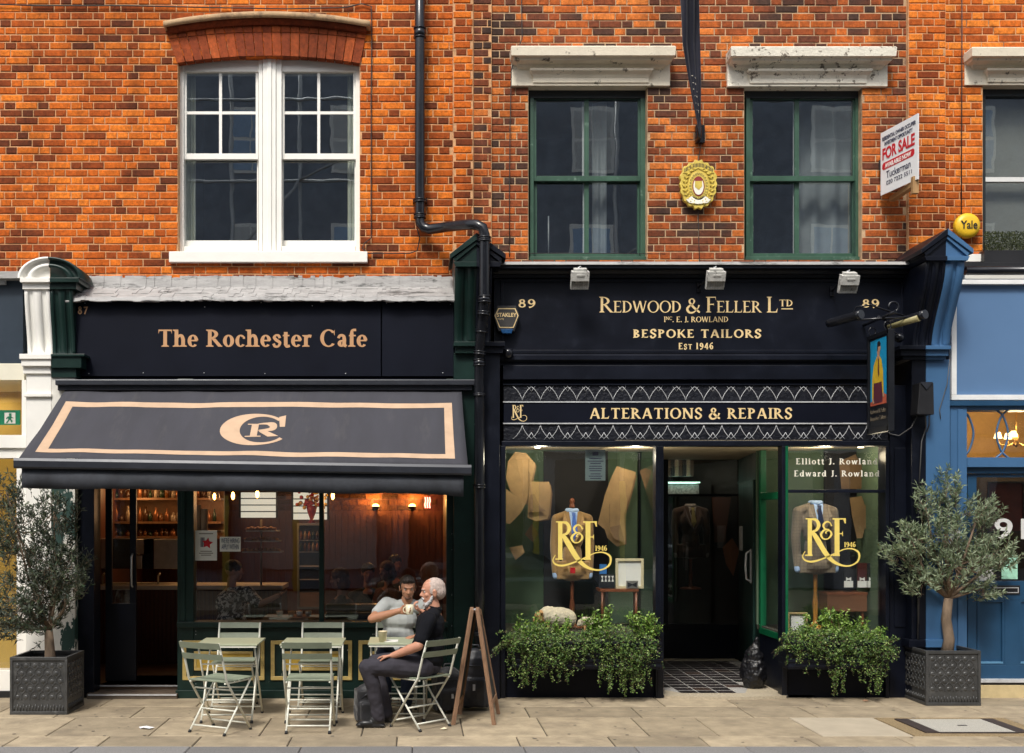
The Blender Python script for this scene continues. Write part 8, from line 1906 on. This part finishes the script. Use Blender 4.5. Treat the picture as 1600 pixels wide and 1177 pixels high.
# ---- man A: black T-shirt, white hair and beard, side on, hand to his beard
pA_ = empty('person', (.05, -1.60, 0), 0, 'bearded white haired man in black T-shirt and grey trousers, hand at his chin', 'person')
hip = V3(.07, -1.585, .535); nb = V3(.165, -1.60, 1.035); hc = V3(.148, -1.60, 1.205)
shN, shF = V3(.115, -1.785, .985), V3(.105, -1.425, .985)          # near (his left) and far shoulder
elN, wrN = V3(.02, -1.875, .755), V3(-.205, -1.76, .655)
elF, wrF = V3(.065, -1.47, .80), V3(.055, -1.60, 1.025)
hp, hq, er = head(hc, R(186), R(-4), M_SKIN, 1.08)
body = hp + [('c', [V3(.165, -1.60, .98), V3(.150, -1.60, 1.08), V3(.138, -1.60, 1.13)], [.070, .064, .062]), ('c', [hip, V3(.115, -1.60, .75), V3(.14, -1.60, .93)], [.08, .08, .08]),
     ('c', [shN, elN], [.046, .042]), ('c', [elN, elN.lerp(wrN, .35), wrN], [.043, .043, .029]), ('c', [shF, elF], [.046, .042]), ('c', [elF, elF.lerp(wrF, .4), wrF], [.042, .041, .029])]
body += hand(wrN, (-.9, .35, -.12), (-.1, -.1, -1), 1.0, .35, 1) + hand(wrF, (-.75, -.25, .55), (.6, -.2, 1), .95, .8, -1)
body += [('c', [V3(-.35, -1.64, .10), V3(-.352, -1.64, .07)], [.03, .03])]
organic('body', body, M_SKIN, pA_, .0058, 3); face(hq, 1.08, pA_, M_IRIS, M_HAIRW)
hc2 = lambda *a: hq(*a); k = 1.08
organic('hair', [('e', hq(-.020, 0, .0345), (.0925 * k, .0765 * k, .0865 * k), er), ('e', hq(-.052, 0, .004), (.062 * k, .073 * k, .070 * k), er), ('e', hq(.012, -.069, .016), (.020, .010, .036), er), ('e', hq(.012, .069, .016), (.020, .010, .036), er)], mat('cropped_white_hair', (.50, .40, .35), .8, var=.2, vs=70, bump=.6, bs=140), pA_, .005, 2, disp=.003, ds=120)
organic('beard', [('e', hq(.050, 0, -.092), (.036 * k, .034 * k, .034 * k), er), ('c', [hq(.010, -.063, -.03), hq(.030, -.055, -.070), hq(.056, -.03, -.10)], [.011, .016, .022]), ('c', [hq(.010, .063, -.03), hq(.030, .055, -.070), hq(.056, .03, -.10)], [.011, .016, .022]), ('c', [hq(.078, -.024, -.052), hq(.089, 0, -.041), hq(.078, .024, -.052)], [.009, .010, .009]), ('c', [hq(.060, 0, -.100), hq(.056, 0, -.122)], [.028, .018])], M_HAIRW, pA_, .005, 1, disp=.005, ds=90)
mid = V3(.145, -1.59, .80)
organic('black_t_shirt', [('e', V3(.125, -1.605, .905), (.135, .195, .145), (0, 6, 0)), ('e', V3(.110, -1.60, .73), (.150, .180, .17), (0, 10, 0)), ('e', V3(.085, -1.59, .60), (.165, .178, .12), (0, 0, 0)), ('c', [V3(.150, -1.70, 1.0), V3(.160, -1.60, 1.035), V3(.145, -1.50, 1.0)], [.060, .068, .060]), ('c', [V3(.12, -1.73, .985), shN + V3(.0, -.01, -.01), shN.lerp(elN, .40), shN.lerp(elN, .74)], [.062, .068, .068, .066]), ('c', [V3(.12, -1.47, .985), shF, shF.lerp(elF, .66)], [.062, .066, .064])], M_TEEB, pA_, .0065, 5, disp=.007, ds=9)
organic('neck_band', [('c', [V3(.165 + .062 * math.cos(a), -1.60 + .066 * math.sin(a), 1.068 - .022 * math.cos(a + 3.14) * -1) for a in [i * math.pi / 6 for i in range(13)]], .010)], M_TEEB, pA_, .005, 2)
kN, kF = V3(-.435, -1.70, .545), V3(-.375, -1.36, .545)
aN, aF = V3(-.335, -1.635, .085), V3(-.27, -1.40, .085)
organic('grey_trousers', [('c', [V3(.05, -1.70, .545), V3(-.20, -1.72, .56), kN], [.115, .100, .072]), ('c', [V3(.05, -1.48, .545), V3(-.20, -1.42, .555), kF], [.112, .098, .072]), ('c', [kN, kN.lerp(aN, .35) + V3(.02, 0, 0), kN.lerp(aN, .75) + V3(.01, 0, 0), aN], [.074, .068, .058, .060]), ('c', [kF, kF.lerp(aF, .4), aF], [.072, .066, .058]), ('e', V3(.08, -1.59, .55), (.15, .165, .11))], M_TROU, pA_, .0065, 4, disp=.007, ds=11)
for a_, y_ in ((aN, -.02), (aF, .02)):
    organic('shoe', [('e', a_ + V3(-.015, 0, -.022), (.075, .048, .055)), ('e', a_ + V3(-.105, y_ * .5, -.045), (.085, .046, .034)), ('b', a_ + V3(-.06, y_ * .3, -.068), (.115, .036, .010)), ('e', a_ + V3(-.165, y_ * .6, -.060), (.040, .036, .020))], M_SHOE, pA_, .006, 3)
# ---- man B: pale T-shirt, dark hair, facing the street, drinking from a mug
yB = -.62; pB2 = empty('person', (X(618, yB), yB, 0), 0, 'dark haired man in a pale grey T-shirt facing the street and lifting a mug', 'person')
sx = X(620, yB); hcB = P(637, 919, yB - .06) + V3(0, 0, .0)
hpB, hqB, erB = head(hcB, R(-82), R(-16), M_SKINT, 1.0)
sL, sR = P(604, 943, yB), P(668, 945, yB)      # his right shoulder is at the left of the picture
elR_, wrR_ = P(581, 967, yB - .22), P(623, 955, yB - .32)
elL_, wrL_ = V3(sR.x + .06, yB - .12, .76), V3(sR.x - .10, yB - .30, .74)
body = hpB + [('c', [P(636, 950, yB), P(636, 936, yB - .03)], [.062, .056]), ('c', [V3(sx, yB + .02, .55), V3(sx, yB + .01, .88)], [.08, .09]), ('c', [sL, elR_], [.050, .040]), ('c', [elR_, elR_.lerp(wrR_, .35), wrR_], [.042, .043, .028]), ('c', [sR, elL_], [.05, .04]), ('c', [elL_, elL_.lerp(wrL_, .4), wrL_], [.041, .040, .028]),
     ('c', [V3(sx - .1, yB - .1, .1), V3(sx - .1, yB - .12, .07)], [.04, .045])]
mugc = P(640, 953, yB - .345)
body += hand(wrR_, (1, -.12, .05), (.15, -1, 0), .95, .62, -1) + hand(wrL_, (-.8, -.5, -.1), (0, 0, -1), .95, .3, -1)
organic('body', body, M_SKINT, pB2, .0058, 3); face(hqB, 1.0, pB2, M_IRIS, M_HAIRK)
organic('hair', [('e', hqB(-.022, 0, .050), (.090, .0765, .076), erB), ('e', hqB(-.045, 0, .012), (.062, .072, .062), erB), ('c', [hqB(.046, -.045, .085), hqB(.066, -.012, .102), hqB(.050, .04, .088)], [.020, .025, .020]), ('e', hqB(.004, -.072, .022), (.018, .008, .034), erB), ('e', hqB(.004, .072, .022), (.018, .008, .034), erB)], M_HAIRK, pB2, .0055, 3, disp=.003, ds=90)
organic('stubble', [('e', hqB(.052, 0, -.078), (.033, .036, .024), erB)], mat('stubble', (.16, .085, .06), .8), pB2, .005, 2)
organic('pale_t_shirt', [('e', V3(sx + .02, yB + .01, .88), (.185, .120, .145)), ('e', V3(sx + .01, yB + .02, .70), (.165, .125, .18)), ('e', V3(sx, yB + .02, .57), (.17, .14, .10)), ('c', [P(618, 948, yB), P(636, 944, yB), P(654, 949, yB)], [.062, .066, .062]), ('c', [P(614, 945, yB), sL, sL.lerp(elR_, .58)], [.064, .066, .064]), ('c', [P(660, 945, yB), sR, sR.lerp(elL_, .6)], [.064, .066, .064])], M_TEEW, pB2, .0065, 5, disp=.006, ds=9)
organic('blue_trousers', [('c', [V3(sx - .09, yB + .02, .54), V3(sx - .12, yB - .38, .55)], [.105, .078]), ('c', [V3(sx + .09, yB + .02, .54), V3(sx + .12, yB - .38, .55)], [.105, .078]), ('c', [V3(sx - .12, yB - .38, .55), V3(sx - .1, yB - .30, .11)], [.078, .058]), ('c', [V3(sx + .12, yB - .38, .55), V3(sx + .1, yB - .30, .11)], [.078, .058]), ('e', V3(sx, yB + .04, .53), (.17, .13, .10))], M_JEAN, pB2, .007, 4, disp=.006, ds=12)
for s in (-1, 1): organic('shoe', [('e', V3(sx + s * .1, yB - .30, .055), (.044, .07, .045)), ('e', V3(sx + s * .11, yB - .40, .035), (.045, .085, .034))], M_SHOE, pB2, .007, 3)
mg = empty('mug', tuple(mugc), 0, 'cream mug held up in the hand of the dark haired man', 'mug'); MB().lathe([(0, -.042), (.031, -.042), (.036, -.036), (.040, .048), (.037, .048), (.033, -.03), (0, -.034)], mugc, 24).build('cup', M_MUG, mg)
MB().tube([mugc + V3(-.036 - .024 * math.sin(t), -.005, .028 * math.cos(t)) for t in [i * math.pi / 8 for i in range(9)]], .0055, 8).build('handle', M_MUG, mg)
# ---- people inside the cafe
M_PATT = mat('black_white_leaf_print', (.55, .54, .50), .9, dirt=(.015, .015, .02), ds=22, dth=.47, dw=.03)
def sitter(px, py, Y, yaw, hairm, topm, label, hs=1.0, arm=None, shw=.19, bun=False):
    """someone seated inside, seen from the chest up"""
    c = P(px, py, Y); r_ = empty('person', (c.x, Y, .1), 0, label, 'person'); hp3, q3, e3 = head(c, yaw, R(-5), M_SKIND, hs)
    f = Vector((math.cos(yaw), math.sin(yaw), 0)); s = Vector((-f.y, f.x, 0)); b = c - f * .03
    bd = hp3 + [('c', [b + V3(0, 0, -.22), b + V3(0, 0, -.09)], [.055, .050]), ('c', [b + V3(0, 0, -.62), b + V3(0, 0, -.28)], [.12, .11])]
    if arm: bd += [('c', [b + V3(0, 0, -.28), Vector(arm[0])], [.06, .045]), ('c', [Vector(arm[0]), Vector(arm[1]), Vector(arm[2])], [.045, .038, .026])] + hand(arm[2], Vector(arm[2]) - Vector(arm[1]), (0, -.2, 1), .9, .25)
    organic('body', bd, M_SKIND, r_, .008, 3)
    organic('top', [('e', b + V3(0, 0, -.36), (shw * .95, shw * .72, .17)), ('e', b + V3(0, 0, -.60), (shw * .9, shw * .8, .22)), ('c', [b - s * shw * .85 + V3(0, 0, -.27), b + V3(0, 0, -.22), b + s * shw * .85 + V3(0, 0, -.27)], [.060, .065, .060]), ('c', [b - s * shw + V3(0, 0, -.28), b - s * (shw + .03) + f * .05 + V3(0, 0, -.50)], [.06, .055]), ('c', [b + s * shw + V3(0, 0, -.28), b + s * (shw + .03) + f * .05 + V3(0, 0, -.50)], [.06, .055])], topm, r_, .009, 4, disp=.005, ds=10) if not arm else organic('top', [('e', b + V3(0, 0, -.36), (shw * .95, shw * .72, .17)), ('e', b + V3(0, 0, -.60), (shw * .9, shw * .8, .22)), ('c', [b - s * shw * .85 + V3(0, 0, -.27), b + V3(0, 0, -.22), b + s * shw * .85 + V3(0, 0, -.27)], [.060, .065, .060]), ('c', [b + V3(0, 0, -.26), Vector(arm[0]), Vector(arm[0]).lerp(Vector(arm[1]), .8)], [.085, .078, .066])], topm, r_, .009, 4, disp=.006, ds=10)
    organic('hair', [('e', q3(-.016, 0, .050), (.100 * hs, .088 * hs, .082 * hs), e3)] + ([('e', q3(-.04, 0, -.03), (.085, .098, .10), e3)] if bun else []), hairm, r_, .008, 3, disp=.006, ds=50)
    return r_
eb0 = P(405, 945, .80); sitter(366, 893, .95, R(10), M_HAIRK, M_PATT, 'person in a black and white patterned shirt stretching an arm over the inside table', arm=(P(386, 926, .88), eb0, P(434, 931, .72)), shw=.20)
sitter(530, 906, 1.1, R(175), M_HAIRB, mat('navy_dress', (.02, .022, .035), .9), 'brown haired woman in a dark top seated inside on the leather bench', 1.05, bun=True)
sitter(575, 896, 2.2, R(-80), M_HAIRK, mat('black_jacket', (.012, .012, .014), .8), 'man in a dark jacket facing out from the back of the cafe')
sitter(604, 893, 1.9, R(-140), M_HAIRB, mat('rust_jumper', (.10, .04, .03), .9), 'chestnut haired person with turned head beside the man at the back', bun=True)
sitter(618, 882, 3.0, R(-60), M_HAIRK, mat('grey_jumper', (.07, .07, .07), .9), 'distant dark haired person at the far end of the cafe')
# parked car by the camera, reflected in the cafe window
ca = empty('parked_car', (1.3, -10.2, -.115), 0, 'low dark teal car parked across the road, seen as a reflection in the cafe window', 'car')
M_CARP = mat('dark_teal_car_paint', (.008, .05, .05), .2, coat=1, var=.05); M_TYRE = mat('tyre_rubber', (.02, .02, .02), .8)
organic('body', [('b', (1.3, -10.2, .42), (2.05, .78, .22)), ('e', (-.5, -10.2, .42), (.55, .80, .27)), ('e', (3.1, -10.2, .48), (.45, .78, .30)), ('e', (1.3, -10.2, .62), (2.0, .76, .20))], M_CARP, ca, .03, 4)
organic('cabin', [('e', (1.5, -10.2, .85), (1.25, .64, .40))], mat('car_glass', (.01, .012, .014), .05, spec=1), ca, .03, 3)
for x in (0, 2.7):
    for y in (-9.50, -10.9): MB().lathe([(0, -.1), (.2, -.1), (.31, -.08), (.31, .08), (.2, .1), (0, .1)], (x, y, .20), 20, 'y').build('wheel', M_TYRE, ca)
for y in (-9.6, -10.8): MB().ball((-.78, y, .56), (.14, .12, .07), 12).build('headlight', M_STEEL, ca)
